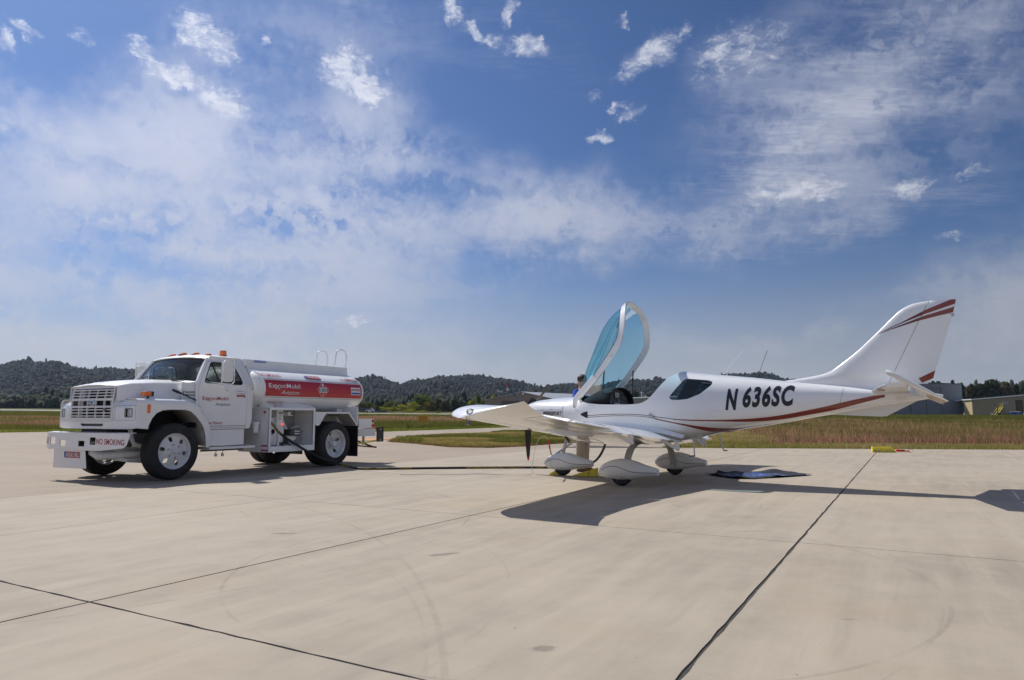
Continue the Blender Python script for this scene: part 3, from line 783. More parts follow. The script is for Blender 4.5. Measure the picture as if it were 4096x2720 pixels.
# --- canopy: same surface as the closed cabin, swung up and forward about its hinge
HX, HZ, HA = 1.36, 1.20, radians(47)
TXZ = (-.183, -.17)
def swing(p):
    dx_, dz_ = p[0] - HX, p[2] - HZ
    return (HX + TXZ[0] + dx_ * cos(HA) + dz_ * sin(HA), p[1], HZ + TXZ[1] - dx_ * sin(HA) + dz_ * cos(HA))
RC = [(-.69,1.95),(-.67,1.86),(-.63,1.765),(-.55,1.655),(-.42,1.52),(-.3,1.42),(-.14,1.33),(.2,1.28),(.6,1.255),(.95,1.28),(1.08,1.335),(1.16,1.40),(1.2,1.43)]
RC2 = [(-.585,1.96),(-.575,1.90),(-.54,1.81),(-.46,1.71),(-.32,1.565),(-.15,1.445),(.2,1.385),(.6,1.35),(.85,1.34),(1.0,1.335),(1.08,1.362),(1.15,1.41),(1.17,1.425)]
xc = [-.689, -.68, -.67] + frange(-.66, -.5, .02) + frange(-.46, 1.02, .04) + frange(1.05, 1.195, .02)
def rc1(x): return min(smoothT(RC, x), can_top(x) - .001)
def rc2(x): return can_top(x) if (x < -.585 or x > 1.18) else min(can_top(x), max(rc1(x) + .01, smoothT(RC2, x)))
gf = G()
for sg in (1, -1):
    gf.grid([[swing(p) for p in fus_side(x, rc1(x), rc2(x), 8, sg, can_top)] for x in xc])
frame = gf.build('canopy_frame', PLANEW, plane_root, solid=.028, ang=45)
for v in frame.data.vertices:                          # rolled outer lip
    pass
rows = []
for x in frange(-.62, 1.17, .04):
    r2 = max(rc1(x) + .012, rc2(x) - .03) if -.585 < x < 1.18 else can_top(x) - .03
    a = fus_side(x, r2, can_top(x), 14, 1, can_top); b = fus_side(x, r2, can_top(x), 14, -1, can_top)
    rows.append([swing((p[0], p[1] * .985, p[2] - .014)) for p in a + b[-2::-1]])
cg = G(); cg.grid(rows); cgl = cg.build('canopy_glass', CANOPY, plane_root, ang=70)
# dark seal where glass meets frame
for sg in (1, -1):
    pts = [swing((x, sg * (fus_y(x, rc2(x) - .002, can_top) + .003), rc2(x))) for x in frange(-.54, 1.10, .05)]
    if sg > 0: G().tube(pts, .0045, 5).build('canopy_seal', P('canopy_seal_rubber', (0.02, 0.05, 0.09), 0.5), frame)
    # curved arm down to the hinge
    arm = [swing((x, sg * y, z)) for x, y, z in [(.55, .672, 1.31), (.78, .672, 1.312), (.95, .665, 1.325), (1.06, .655, 1.33)]] + [(1.088, sg * .65, 1.27), (1.092, sg * .64, 1.21), (1.092, sg * .635, 1.18)]
    G().tube(arm, [.052, .056, .056, .052, .046, .036, .018], 10, flat=(.30, 1.0)).build('hinge_arm', PLANEW, frame, ang=60)
    G().lathe([(0, .02), (.014, .018), (.016, 0)], 'y', (1.092, sg * .665, 1.205), 12).build('hinge_bolt', METAL, frame)
    G().lathe([(0, .018 * sg), (.028, .016 * sg), (.034, .004 * sg), (.034, 0)], 'y', swing((.10, sg * (fus_y(.10, 1.34) + .012), 1.335)), 16).build('canopy_handle', FAIRW, frame)
G().tube([(.62, .47, 1.83), (.645, .47, 1.56)], .012, 8).tube([(.645, .47, 1.56), (.67, .47, 1.20)], .007, 8).build('gas_strut', BLACKP, plane_root)
G().tube([(.47, -.47, 1.86), (.485, -.47, 1.58)], .012, 8).tube([(.485, -.47, 1.58), (.50, -.47, 1.20)], .007, 8).build('gas_strut', BLACKP, plane_root)

# --- cockpit
def pan(t): return (-.535 * cos(t), 1.23 + .285 * sin(t) ** .8)
outl = [pan(pi * k / 24) for k in range(25)] + [(.535, 1.02), (-.535, 1.02)]
PXN = .60
ipan = sheet('instrument_panel', [outl], lambda u, v: (PXN, u, v), P('panel_grey', (0.09, 0.09, 0.095), 0.6), plane_root, want=(-1, 0, 0), solid=.02)
rows = []
for x, k, dz_ in ((PXN - .10, 1.045, .012), (PXN, 1.05, .018), (.78, 1.04, .005), (.95, .95, -.03), (1.06, .86, -.06), (1.15, .7, -.09)):
    rows.append([(x, y * k, (z - 1.23) * (k if x < .9 else k * .9) + 1.23 + dz_) for y, z in [pan(pi * j / 24) for j in range(25)]])
G().grid(rows).build('glareshield', P('glareshield_black', (0.012, 0.012, 0.014), 0.85), plane_root, solid=.012, ang=60)
ig = random.Random(2)
def gauge(y, z, r):
    o = G().lathe([(r, -.012), (r, -.018), (r * .86, -.018), (r * .84, -.008)], 'x', (PXN, y, z), 16).build('gauge', P('gauge_rim', (0.22, 0.22, 0.22), 0.4), ipan)
    G().lathe([(r * .84, -.010), (0.001, -.010)], 'x', (PXN, y, z), 16).build('dial', P('dial_black', (0.01, 0.01, 0.012), 0.2, coat=.5), ipan)
    G().box(PXN - .0125, PXN - .0115, y - .002, y + r * .6, z - .002, z + .002).build('needle', WHITED, ipan, ang=0)
for y, z, r in ((.40, 1.30, .045), (.28, 1.30, .038), (.34, 1.38, .032), (.24, 1.39, .030), (-.22, 1.37, .030), (-.30, 1.37, .030), (-.38, 1.36, .030), (-.18, 1.285, .026), (-.26, 1.285, .026), (-.34, 1.28, .026), (-.42, 1.28, .022), (.16, 1.29, .030)):
    gauge(y, z, r)
G().box(PXN - .02, PXN - .002, -.07, .12, 1.36, 1.46).build('display', P('display_glass', (0.012, 0.014, 0.018), 0.1, coat=1), ipan, bevel=.004)
G().box(PXN - .022, PXN - .002, -.12, -.03, 1.30, 1.345).build('radio', P('radio_face', (0.3, 0.3, 0.3), 0.5), ipan, bevel=.003)
G().box(PXN - .022, PXN - .002, -.10, .10, 1.255, 1.28).build('radio', WHITED, ipan, bevel=.003)
for sg in (1, -1):
    G().prism(rpoly([(-.05, .80), (-.12, .84), (-.50, 1.22), (-.46, 1.26), (-.36, 1.22), (.0, .90), (.45, .86), (.45, .80)], .02), 1, sg * .29 - .22, sg * .29 + .22).build('seat', P('seat_grey', (0.12, 0.12, 0.13), 0.85), plane_root, bevel=.02)
    G().tube([(.35, sg * .28, .82), (.33, sg * .28, 1.05)], .012, 8).build('control_stick', BLACKP, plane_root)

# --- wings
def naca(c, up): return (2.969 * sqrt(c) - 1.26 * c - 3.516 * c * c + 2.843 * c ** 3 - 1.036 * c ** 4) * (1 if up else 1)
def w_le(y): return 1.0 if y < 4.1 else 1.0 - .40 * min(1, (y - 4.1) / .59) ** 2.4
def w_te(y): return lin([(.45, -.79), (1.03, -.68), (1.6, -.56), (2.4, -.38), (3.4, -.22), (4.1, -.20), (4.69, -.26)], y)
def w_pt(y, c, up):
    xl, xt = w_le(y), w_te(y); ch = xl - xt
    t = min(1, max(0, (y - 4.12) / .57)); tk = sqrt(max(0, 1 - t * t)) if t > 0 else 1
    zl = .645 + .1 * y - .085 * t * t; zt = .645 + .1 * y + .10 * t ** 1.6
    z = zl + (zt - zl) * c + .10 * t ** 2 * 0
    tu, tl = .102 * ch, .050 * ch
    if up: z += tu * naca(c, 1) * tk * .98
    else: z -= tl * naca(c, 0) * tk ** 1.3
    return Vector((xl - ch * c, y, z))
def cs(a, b, n): return [a + (b - a) * (1 - cos(pi * k / n)) / 2 for k in range(n + 1)]
def wing_piece(name, sg, ys_, c0, c1, mat, parent, n=14, xf=None, noseround=False, ang=40):
    cl = cs(c0, c1, n) if c0 > 0 else [c0 + (c1 - c0) * (k / n) ** 2 for k in range(n + 1)]
    rows = []
    for y in ys_:
        up = [w_pt(y, c, True) for c in cl]; lo = [w_pt(y, c, False) for c in cl]
        rows.append([Vector((p.x, p.y * sg, p.z)) for p in up + lo[::-1]])
    g_ = G().grid(rows, closed=True); m_ = len(rows[0])
    g_.f.append(tuple(range(m_))[::-1]); g_.f.append(tuple(range((len(rows) - 1) * m_, len(rows) * m_)))
    return g_.build(name, mat, parent, ang=ang, xf=xf)
for sg in (1, -1):
    wing = wing_piece('wing', sg, frange(.30, 4.1, .2), 0, .725, PLANEW, plane_root, 16)
    wing_piece('wing_tip', sg, [4.1 + .59 * (1 - (1 - k / 14) ** 1.7) for k in range(15)], 0, 1, PLANEW, wing, 18, ang=50)
    fl = wing_piece('flap', sg, frange(.62, 2.42, .2), .735, 1, PLANEW, wing, 6)
    al = wing_piece('aileron', sg, frange(2.44, 4.09, .2), .735, 1, PLANEW, wing, 6)
    # slightly drooped flap
    for ob, dz_ in ((fl, .055), (al, .012)):
        for v in ob.data.vertices:
            y = abs(v.co.y); xl, xt = w_le(y), w_te(y); c = (xl - v.co.x) / (xl - xt); v.co.z -= dz_ * max(0, (c - .735) / .265)
    for yb in (.75, 2.0):
        xt = w_te(yb); z0 = w_pt(yb, .80, False).z
        G().prism([(xt + .36, z0 + .01), (xt + .04, z0 - .16), (xt + .01, z0 - .15), (xt + .02, z0 + .0), (xt + .08, z0 - .01), (xt + .09, z0 - .09), (xt + .24, z0 + .01)], 1, sg * yb - .012, sg * yb + .012).build('flap_bracket', PLANEW, wing, ang=0)
        G().lathe([(0, .02), (.010, .02), (.010, -.02), (0, -.02)], 'y', (xt + .035, sg * yb, z0 - .145), 8).build('bracket_bolt', METAL, wing)
    p = w_pt(4.62, .24, True)
    G().lathe([(0, .05), (.022, .046), (.034, .025), (.037, 0), (.03, -.03), (0, -.035)], 'x', (p.x, sg * 4.645, p.z - .02), 14).build('navigation_light', glass('clear_lens', (.85, .85, .82), 1.6, .06), wing)
    p = w_pt(4.05, .05, False)
    G().lathe([(0, -.075), (.022, -.07), (.03, -.045), (.03, -.01), (.02, 0)], 'z', (p.x - .02, sg * 4.05, p.z), 12).build('tie_down_cover', glass('clear_lens', (.85, .85, .82), 1.6, .06), wing)
    # fairing between wing and body
    rows = []
    for i in range(13):
        c = i / 12; row = []
        for k in range(7):
            t = k / 6; y = .44 + .26 * t; base = w_pt(.72, c, True)
            ys__ = fus_y(max(-4, base.x), base.z + .16 * (1 - c * .3)) - .01
            yy = ys__ + (.74 - ys__) * t; zz = w_pt(yy, c, True).z - .004 + .16 * (1 - c * .6) * (1 - t) ** 2.4
            row.append((base.x * 1.0 - (.0 if c < 1 else .0), sg * yy, zz))
        rows.append(row)
    G().grid(rows).build('wing_root_fairing', PLANEW, wing, ang=60)
    # little lines of fasteners along the trailing edge
    g_ = G()
    for k in range(60):
        y = .7 + k * .055; q = w_pt(y, .70, True); g_.box(q.x - .004, q.x + .004, sg * y - .004, sg * y + .004, q.z, q.z + .003)
        q = w_pt(y, .70, False); g_.box(q.x - .004, q.x + .004, sg * y - .004, sg * y + .004, q.z - .003, q.z)
    g_.build('rivets', METAL, wing, ang=0, kind='stuff')

# --- tail
LE = [(1.38,-2.0),(1.58,-2.1),(1.615,-2.37),(1.66,-2.64),(1.71,-2.8),(1.82,-2.96),(1.99,-3.17),(2.24,-3.43),(2.50,-3.69),(2.58,-3.79),(2.63,-3.90),(2.652,-4.06),(2.66,-4.2)]
TE = [(1.38,-4.0),(1.50,-4.03),(1.58,-4.10),(1.68,-4.13),(2.48,-4.385),(2.66,-4.44)]
def fin_y(x, z):
    xl, xt = lin(LE, z), lin(TE, z); f = max(0, min(1, (xl - x) / max(.05, xl - xt)))
    T = .062 - .022 * (z - 1.5)
    return T * sqrt(f) * (1 - f) / .385 * sqrt(max(0, min(1, (2.662 - z) / .10))) + .0035
def hin(z): return lin([(1.38, -3.50), (1.49, -3.54), (2.66, -4.105)], z)
finp = [(-4.1 + .006, 2.652)] + [(x, z) for z, x in LE[::-1] if x > -4.09 and z <= 2.64] + [(-3.495, 1.38)]
rudp = [(hin(2.656) - .0035, 2.656), (-4.432, 2.66), (-4.385, 2.48), (-4.13, 1.68), (-4.10, 1.585), (-4.03, 1.50), (hin(1.50) - .0035, 1.50)]
def fin_sheet(name, poly, mat, parent, off=0.0, sides=(1, -1), **k):
    us = [p[0] for p in poly]; vs = [p[1] for p in poly]
    g_ = []
    bm = bmesh.new()
    for sg in sides:
        b2 = flat_bm([poly], frange(min(us), max(us), .05)[1:-1], frange(min(vs), max(vs), .07)[1:-1])
        mp = {}
        for v in b2.verts: mp[v] = bm.verts.new((v.co.x, sg * (fin_y(v.co.x, v.co.y) + off), v.co.y))
        for f in b2.faces:
            vs_ = [mp[v] for v in f.verts]; bm.faces.new(vs_ if sg < 0 else vs_[::-1])
        b2.free()
    if len(sides) == 2:
        be = [e for e in bm.edges if len(e.link_faces) == 1]
        bmesh.ops.bridge_loops(bm, edges=be)
    return from_bm(name, bm, mat, parent, 50, **k)
zs_ = [1.38, 1.48, 1.58, 1.60, 1.615, 1.64, 1.66, 1.685] + frange(1.71, 2.48, .045) + [2.52, 2.56, 2.59, 2.615, 2.632, 2.644, 2.652]
cf = [0, .004, .015, .035, .07, .12, .19, .28, .38, .5, .62, .75, .88, 1]
rows = []
for z in zs_:
    xl = smoothT(LE, z) if z > 1.6 else lin(LE, z); xr = hin(z) + .0025; xl = max(xl, xr + .002)
    pts = [(xl + (xr - xl) * c, z) for c in cf]
    rows.append([(x, fin_y(x, z), z) for x, z in pts] + [(x, -fin_y(x, z), z) for x, z in pts[::-1]])
g_ = G().grid(rows, closed=True); m_ = len(rows[0])
g_.f.append(tuple(range(m_))[::-1]); g_.f.append(tuple(range((len(rows) - 1) * m_, len(rows) * m_)))
fin = g_.build('tail_fin', PLANEW, plane_root, ang=60)
rud = fin_sheet('rudder', rudp, PLANEW, plane_root)
G().tube([(hin(z), 0, z) for z in frange(1.52, 2.60, .2)], .012, 6).build('rudder_hinge', P('hinge_grey', (.10, .10, .10), .6), fin)
S1t=[(-4.424,2.655),(-4.36,2.652),(-4.05,2.525),(-3.74,2.365),(-3.52,2.268),(-3.44,2.224)]; S1b=[(-3.52,2.262),(-3.79,2.372),(-4.04,2.468),(-4.412,2.592)]
S2t=[(-4.402,2.552),(-4.02,2.440),(-3.79,2.352),(-3.52,2.255),(-3.44,2.218)]; S2b=[(-3.63,2.282),(-3.98,2.385),(-4.383,2.478)]
def clipx(poly, xl, keep):
    v = [Vector(p) for p in poly]; n_ = Vector((.22, .105)) * (-1 if keep == 'front' else 1); q = Vector((hin(2.5) + xl, 2.5))
    r = clip(v, n_, n_.dot(q)); return [(p.x, p.y) for p in r]
for poly in (S1t + S1b, S2t + [(-3.52, 2.246)] + S2b):
    front = clipx(poly, .003, 'front'); back = clipx(poly, -.004, 'back')
    if len(front) > 2: fin_sheet('fin_stripe', front, P('fin_stripe_dark', (0.13, 0.018, 0.014), .3, coat=.6), fin, .003, (1,)) ; fin_sheet('fin_stripe', front, MAROON, fin, .003, (-1,))
    if len(back) > 2: fin_sheet('rudder_stripe', back, MAROON, rud, .003, (1,)); fin_sheet('rudder_stripe', back, MAROON, rud, .003, (-1,))
for sg in (1, -1): fin_sheet('rudder_stripe', [(-4.125,1.68),(-3.92,1.575),(-3.96,1.515),(-4.098,1.575)], MAROON, rud, .003, (sg,))
G().lathe([(0, -4.16), (.014, -4.20), (.024, -4.30), (.026, -4.36)], 'x', (0, 0, 2.44), 12).build('tail_light_housing', PLANEW, rud)
G().lathe([(.024, -4.36), (.020, -4.385), (.0, -4.40)], 'x', (0, 0, 2.44), 12).build('tail_light', glass('clear_lens', (.85, .85, .82), 1.6, .06), rud)
for sg in (1, -1):
    rows = []
    for y in [.02, .1, .5, 1.0, 1.28, 1.30]:
        xl = -3.30 - .2 * y; zc_ = 1.405 + .03 * y; th_ = .034
        rows.append([(xl - f * (xl + 3.80), sg * y, zc_ + s_ * th_ * min(1, 2.2 * sqrt(f)) * (1 - .35 * f)) for f, s_ in ((0, 0), (.03, 1), (.12, 1), (.35, 1), (.7, 1), (1, 1), (1, -1), (.7, -1), (.35, -1), (.12, -1), (.03, -1))])
    g_ = G().grid(rows, closed=True); m_ = 11
    g_.f.append(tuple(range(m_))[::-1]); g_.f.append(tuple(range((len(rows) - 1) * m_, len(rows) * m_)))
    stab = g_.build('tailplane', PLANEW, plane_root)
    # drooped elevator with a horn at its tip
    rows = []
    dr = radians(31)
    for y, f0, f1 in [(.12, .01, -.40), (.5, .01, -.42), (1.0, .01, -.44), (1.28, .01, -.455), (1.305, .01, -.455), (1.31, .27, -.455), (1.36, .29, -.46), (1.46, .29, -.46), (1.50, .285, -.455), (1.53, .27, -.445), (1.55, .24, -.43), (1.56, .18, -.40)]:
        hz_ = 1.425 + .028 * y; row = []
        for f, s_ in ((0, 0), (.025, .62), (.10, .95), (.28, 1), (.62, .6), (1, .06), (1, -.06), (.62, -.6), (.28, -1), (.10, -.95), (.025, -.62)):
            u = f0 + (f1 - f0) * f; th_ = .030 if y < 1.3 else lin([(1.3, .030), (1.32, .040), (1.46, .040), (1.50, .036), (1.53, .029), (1.55, .020), (1.56, .008)], y)
            v = s_ * th_
            row.append((-3.83 + u * cos(dr) - v * sin(dr), sg * y, hz_ + u * sin(dr) + v * cos(dr)))
        rows.append(row)
    g_ = G().grid(rows, closed=True)
    g_.f.append(tuple(range(11))[::-1]); g_.f.append(tuple(range((len(rows) - 1) * 11, len(rows) * 11)))
    g_.build('elevator', P('elevator_grey_white', (0.66, 0.665, 0.67), 0.25, coat=.8), plane_root)
G().prism(rpoly([(-2.75, 1.075), (-3.44, 1.045), (-3.50, 1.05), (-3.92, 1.28), (-3.5, 1.25), (-2.8, 1.10)], .01), 1, -.011, .011).build('ventral_fin', FAIRW, plane_root, bevel=.006)
G().prism([(-.80, .72), (-.92, .71), (-.92, .60), (-.895, .60), (-.86, .64)], 1, .10, .12).build('belly_fin', FAIRW, plane_root, bevel=.003)
G().tube([(-.77, .18, .74), (-.79, .20, .44), (-.785, .16, .425), (-.70, .16, .415)], .011, 8).build('entry_step', METAL, plane_root)
G().tube([(-1.16, .12, .78), (-1.23, .13, .525), (-1.235, .13, .515), (-1.29, .13, .52)], .011, 8).build('tie_down_tube', METAL, plane_root)
G().tube([(-1.29, 0, 1.69), (-1.30, 0, 1.80)], .005, 6).tube([(-1.30, 0, 1.80), (-1.55, 0, 2.09)], .002, 5).build('antenna', WHITED, plane_root)
G().tube([(-1.75, 0, 1.635), (-1.775, 0, 1.70)], .008, 6).tube([(-1.775, 0, 1.70), (-1.92, 0, 2.07)], .0035, 5).build('antenna', BLACKP, plane_root)

# --- undercarriage
def pod(cx, cy, inner, yaw=0.0):
    par = empty('wheel_fairing', (0, 0, 0)); par.parent = plane_root
    return par
STN = [(.382,.222,.205,.008),(.372,.245,.18,.028),(.34,.285,.145,.052),(.29,.325,.12,.075),(.22,.36,.102,.095),(.12,.393,.09,.112),(0,.411,.085,.124),(-.12,.403,.095,.124),(-.24,.373,.118,.114),(-.36,.33,.148,.098),(-.46,.303,.158,.080),(-.55,.281,.166,.058),(-.570,.276,.172,.050)]
def pod_y(u, z):
    S_ = sorted(STN); zt = lin([(a, b) for a, b, c, w in S_], u); zb = lin([(a, c) for a, b, c, w in S_], u); w = lin([(a, w) for a, b, c, w in S_], u)
    r = min(1, abs(z - (zt + zb) / 2) / max(.001, (zt - zb) / 2)); return w * (1 - r ** 2.3) ** (1 / 2.3)
def make_pod(cx, cy, sides):
    rows = []
    for u, zt, zb, w in STN:
        zc_ = (zt + zb) / 2; h = (zt - zb) / 2
        rows.append([(cx + u, cy + w * abs(cos(t)) ** .87 * (1 if cos(t) >= 0 else -1), zc_ + h * abs(sin(t)) ** .87 * (1 if sin(t) >= 0 else -1)) for t in [2 * pi * k / 24 for k in range(24)]])
    g_ = G().grid(rows, closed=True); g_.f.append(tuple(range(24))[::-1]); g_.f.append(tuple(range(len(STN) * 24 - 24, len(STN) * 24)))
    p = g_.build('wheel_fairing', FAIRW, plane_root, ang=50)
    ST = [(.366,.19),(.27,.256),(.14,.293),(.03,.289),(-.13,.240),(-.24,.216),(-.565,.214)]
    c_ = curve_pts(ST)
    for sg in sides:
        sheet('fairing_stripe', [[(x, z + .004) for x, z in c_] + [(x, z - .004) for x, z in c_[::-1]]], lambda u, v: (cx + u, cy + sg * (pod_y(u, v) + .0025), v), MAROON2, p, frange(-.56, .36, .05), [], want=(0, sg, 0))
        for u, z, r in ((-.01, .135, .022), (-.07, .145, .005), (.055, .145, .005)):
            G().lathe([(0, sg * .004), (r, sg * .003), (r, 0)], 'y', (cx + u, cy + sg * (pod_y(u, z) + .001), z), 12).build('axle_cover' if r > .01 else 'screw', P('axle_tan', (0.45, 0.36, 0.24), .5) if r > .01 else BLACKP, p)
    # wheel
    tp = [(.085, -.045), (.12, -.052), (.150, -.05), (.166, -.03), (.170, 0), (.166, .03), (.150, .05), (.12, .052), (.085, .045)]
    t_ = G().lathe(tp, 'y', (cx + .01, cy, .17), 32, closed=False).build('tyre', RUBBER, plane_root, ang=50)
    G().lathe([(0, -.03), (.085, -.045), (.085, .045), (0, .03)], 'y', (cx + .01, cy, .17), 20).build('wheel_hub', METAL, t_)
    return p
make_pod(.04, 1.19, (1, -1)); make_pod(-.025, -1.19, (1, -1)); make_pod(1.63, 0.02, (1, -1))
# cut line and screws on the nose fairing
for u in (.20,):
    sheet('fairing_joint', [[(u - .002 - .03, .11), (u + .002 - .03, .11), (u + .05, .36), (u + .046, .36)]], lambda a, z: (1.63 + a, .02 + pod_y(a, z) + .002, z), JOINTG, plane_root, [], frange(.12, .35, .04), want=(0, 1, 0))
LEGM = P('gear_leg_grey', (0.42, 0.415, 0.40), 0.4, var=.1)
for sg, ox in ((1, .02), (-1, -.02)):
    pts = [(ox, sg * y, z) for y, z in ((.15, .60), (.45, .625), (.70, .60), (.88, .53), (.98, .43), (1.035, .32), (1.06, .17))]
    G().tube(pts, [.072, .072, .068, .064, .06, .056, .05], 12, flat=(1, .2)).build('main_gear_leg', LEGM, plane_root, ang=50)
    G().tube([(ox, sg * 1.04, .17), (ox, sg * 1.2, .17)], .02, 8).build('axle', METAL, plane_root)
G().tube([(1.38, 0, .64), (1.60, 0, .49), (1.84, 0, .345)], .018, 10).build('nose_gear_strut', METAL, plane_root)
G().tube([(1.64, 0, .40), (1.55, 0, .72)], .028, 10).tube([(1.50, .05, .66), (1.62, .05, .42)], .012, 8).build('nose_gear_leg', METAL, plane_root)
G().tube([(1.42, .02, .62), (1.30, .02, .60), (1.23, .02, .585), (1.22, .02, .62)], .008, 6).build('exhaust_bracket', METAL, plane_root)
G().tube([(1.55, .18, .76), (1.47, .2, .66), (1.42, .2, .62)], .022, 8).build('exhaust_pipe', P('sooty_steel', (0.03, 0.028, 0.026), .6), plane_root)
# ================================================================ FUEL TRUCK
truck = empty('fuel_truck', (-6.569, 12.177, 0), radians(240.5), label='white airport fuel truck with a red band along its tank and orange roof lights', cat='truck')
T = truck
def yz_lathe(prof, c, n=36): return G().lathe(prof, 'y', c, n, cap=False)
def wheel(cx, yo, sg, deep, name='wheel', holes=8):
    """yo: outer face; sg: +1 outward is +y"""
    R = .47; w = .235
    prof = [(.285, 0), (.30, .004), (.36, .012), (.42, .010), (.450, -.004), (.466, -.03), (.470, -.06), (.470, -w + .06), (.466, -w + .03), (.45, -w + .004), (.42, -w - .01), (.36, -w - .012), (.30, -w - .004), (.285, -w)]
    ty = yz_lathe([(r, sg * h) for r, h in prof], (cx, yo, R), 48).build('tyre', RUBBER, T, ang=55)
    for h in (-.075, -.117, -.16):
        yz_lathe([(.471, sg * (h - .004)), (.4712, sg * h), (.471, sg * (h + .004))], (cx, yo, R), 48).build('tread_groove', DARK, ty, ang=0)
    dz = -.10 if deep else -.022
    rim = yz_lathe([(.287, sg * -.002), (.297, sg * .010), (.293, sg * .014), (.280, sg * .004), (.272, sg * -.03), (.266, sg * (dz - .02)), (.266, sg * (-w + .03)), (.285, sg * -w)], (cx, yo, R), 48).build('rim', WHITE_R, ty, ang=50)
    nh = 5 if deep else 6
    hl = [[(.205 * cos(a) + .045 * (cos(q) * cos(a)) - .034 * sin(q) * sin(a) * 1.0, .205 * sin(a) + .045 * cos(q) * sin(a) + .034 * sin(q) * cos(a)) for q in [2 * pi * k / 16 for k in range(16)]] for a in [2 * pi * (j + .2) / nh for j in range(nh)]]
    def f(u, v):
        r = sqrt(u * u + v * v)
        if deep: h = dz + lin([(0, -.02), (.11, -.02), (.14, -.045), (.2, -.05), (.267, .0)], r)
        else: h = dz + lin([(0, .018), (.085, .018), (.15, .012), (.16, .006), (.2, -.004), (.267, -.022)], r)
        return (cx + u, yo + sg * h, R + v)
    sheet('disc', [circ(0, 0, .268, 48)] + hl, f, WHITE_R, ty, frange(-.26, .26, .04), frange(-.26, .26, .04), solid=.01, want=(0, sg, 0), ang=50)
    hub = [(0, .055), (.030, .055), (.036, .045), (.04, .02), (.055, .018), (.058, 0)] if not deep else [(0, .075), (.05, .07), (.062, .05), (.066, -.01)]
    yz_lathe([(r, sg * (dz + .018 + h)) for r, h in hub], (cx, yo, R), 20).build('hub', WHITE_R, ty, ang=40)
    for j in range(6):
        a = 2 * pi * j / 6 + .3
        yz_lathe([(0, sg * .034), (.014, sg * .032), (.017, sg * .0)], (cx + .108 * cos(a), yo + sg * (dz + .012), R + .108 * sin(a)), 6).build('lug_nut', METAL, ty, ang=20)
    return ty
wheel(0, 1.075, 1, False); wheel(0, -1.075, -1, False)
wheel(-3.735, 1.10, 1, True); wheel(-3.735, -1.10, -1, True)
for sg in (1, -1):
    R = .47
    yz_lathe([(.285, sg * .85), (.36, sg * .845), (.45, sg * .83), (.47, sg * .79), (.47, sg * .66), (.45, sg * .62), (.285, sg * .60)], (-3.735, 0, R), 40).build('inner_tyre', RUBBER, T, ang=50)
# chassis
g = G()
for sg in (1, -1): g.box(-4.75, .80, sg * .40 - .035, sg * .40 + .035, .55, .76)
for x in (-4.6, -3.0, -2.0, -1.0, .55): g.box(x - .04, x + .04, -.37, .37, .60, .72)
g.build('chassis_frame', DARKG, T, ang=0)
G().tube([(0, -.93, .47), (0, -.6, .44), (0, -.4, .36), (0, .4, .36), (0, .6, .44), (0, .93, .47)], [.06, .055, .05, .05, .055, .06], 8).build('front_axle', WHITE_R, T)
G().tube([(-3.735, -.9, .47), (-3.735, .9, .47)], .075, 10).lathe([(0, -.2), (.17, -.15), (.2, 0), (.17, .15), (0, .2)], 'x', (-3.735, 0, .47), 14).build('rear_axle', DARKG, T)
G().tube([(-1.2, 0, .55), (-3.6, 0, .5)], .045, 8).build('drive_shaft', DARKG, T)
G().tube([(.70, .02, .62), (.74, .05, .46), (.74, .22, .41), (.60, .48, .42), (.3, .60, .43), (-.1, .62, .44)], [.07, .085, .08, .066, .056, .05], 12).build('exhaust_pipe', WHITE_R, T, ang=60)
G().tube([(.62, .40, .36), (.50, .60, .33), (.2, .66, .30), (-.1, .64, .34)], .03, 8).build('tie_rod', WHITE_R, T)
G().tube([(.50, .62, .83), (.48, .64, .68), (.45, .66, .60), (.30, .72, .54), (.05, .80, .50)], .035, 8).build('steering_arm', WHITE_R, T)
g = G()
for k in range(5): g.box(-.62 + .0 * k, .62, .42, .50, .44 + k * .022, .458 + k * .022)
g.build('leaf_spring', WHITE_R, T, ang=0)
G().box(-.45, .75, -.36, .36, .62, 1.30).build('engine_block', DARK, T, bevel=.02)
G().box(.50, .56, -.56, .58, .88, 1.50).build('radiator', BLACKP, T, ang=0)

# --- front bumper
YB0, YB1 = -1.17, 1.21
holes = [rrect(-.98, -.82, .585, .70, .012), rrect(-.68, -.51, .555, .655, .015), rrect(-.13, .05, .56, .65, .015), rrect(.20, .36, .59, .71, .015)]
def bump(u, v):
    e = max(0, (abs(u - .02) - 1.02) / .18); return (.905 - .05 * e * e - .012 * max(0, (.55 - v)) * 8, u, v)
bo = rpoly([(YB0, .55), (YB0 + .01, .77), (YB1 - .03, .785), (YB1, .76), (YB1 - .05, .60), (YB1 - .09, .555), (.50, .50), (.12, .495), (-1.05, .50)], .02, 3)
bumper = sheet('front_bumper', [bo] + holes, bump, WHITE, T, frange(-1.15, 1.2, .1), [.6, .7], solid=.012, want=(1, 0, 0))
G().add([(bump(y, .777)[0] + (0 if k == 0 else -.13), y, .782 - (0 if k < 2 else 0) + (0 if k == 0 else .012)) for y in frange(YB0 + .02, YB1 - .03, .2) for k in (0, 1)],
        [(2 * i, 2 * i + 2, 2 * i + 3, 2 * i + 1) for i in range(len(frange(YB0 + .02, YB1 - .03, .2)) - 1)]).build('bumper_top', WHITE, bumper, solid=.01)
for y in (-.75, .12):
    G().lathe([(0, .01), (.014, .008), (.018, 0)], 'z', (.86, y, .79), 8).build('bumper_bolt', METAL, bumper)
for sg, b0 in ((1, .40), (-1, -.40)): G().box(.60, .90, b0 - .03, b0 + .03, .56, .74).build('bumper_bracket', WHITE_R, T, ang=0)
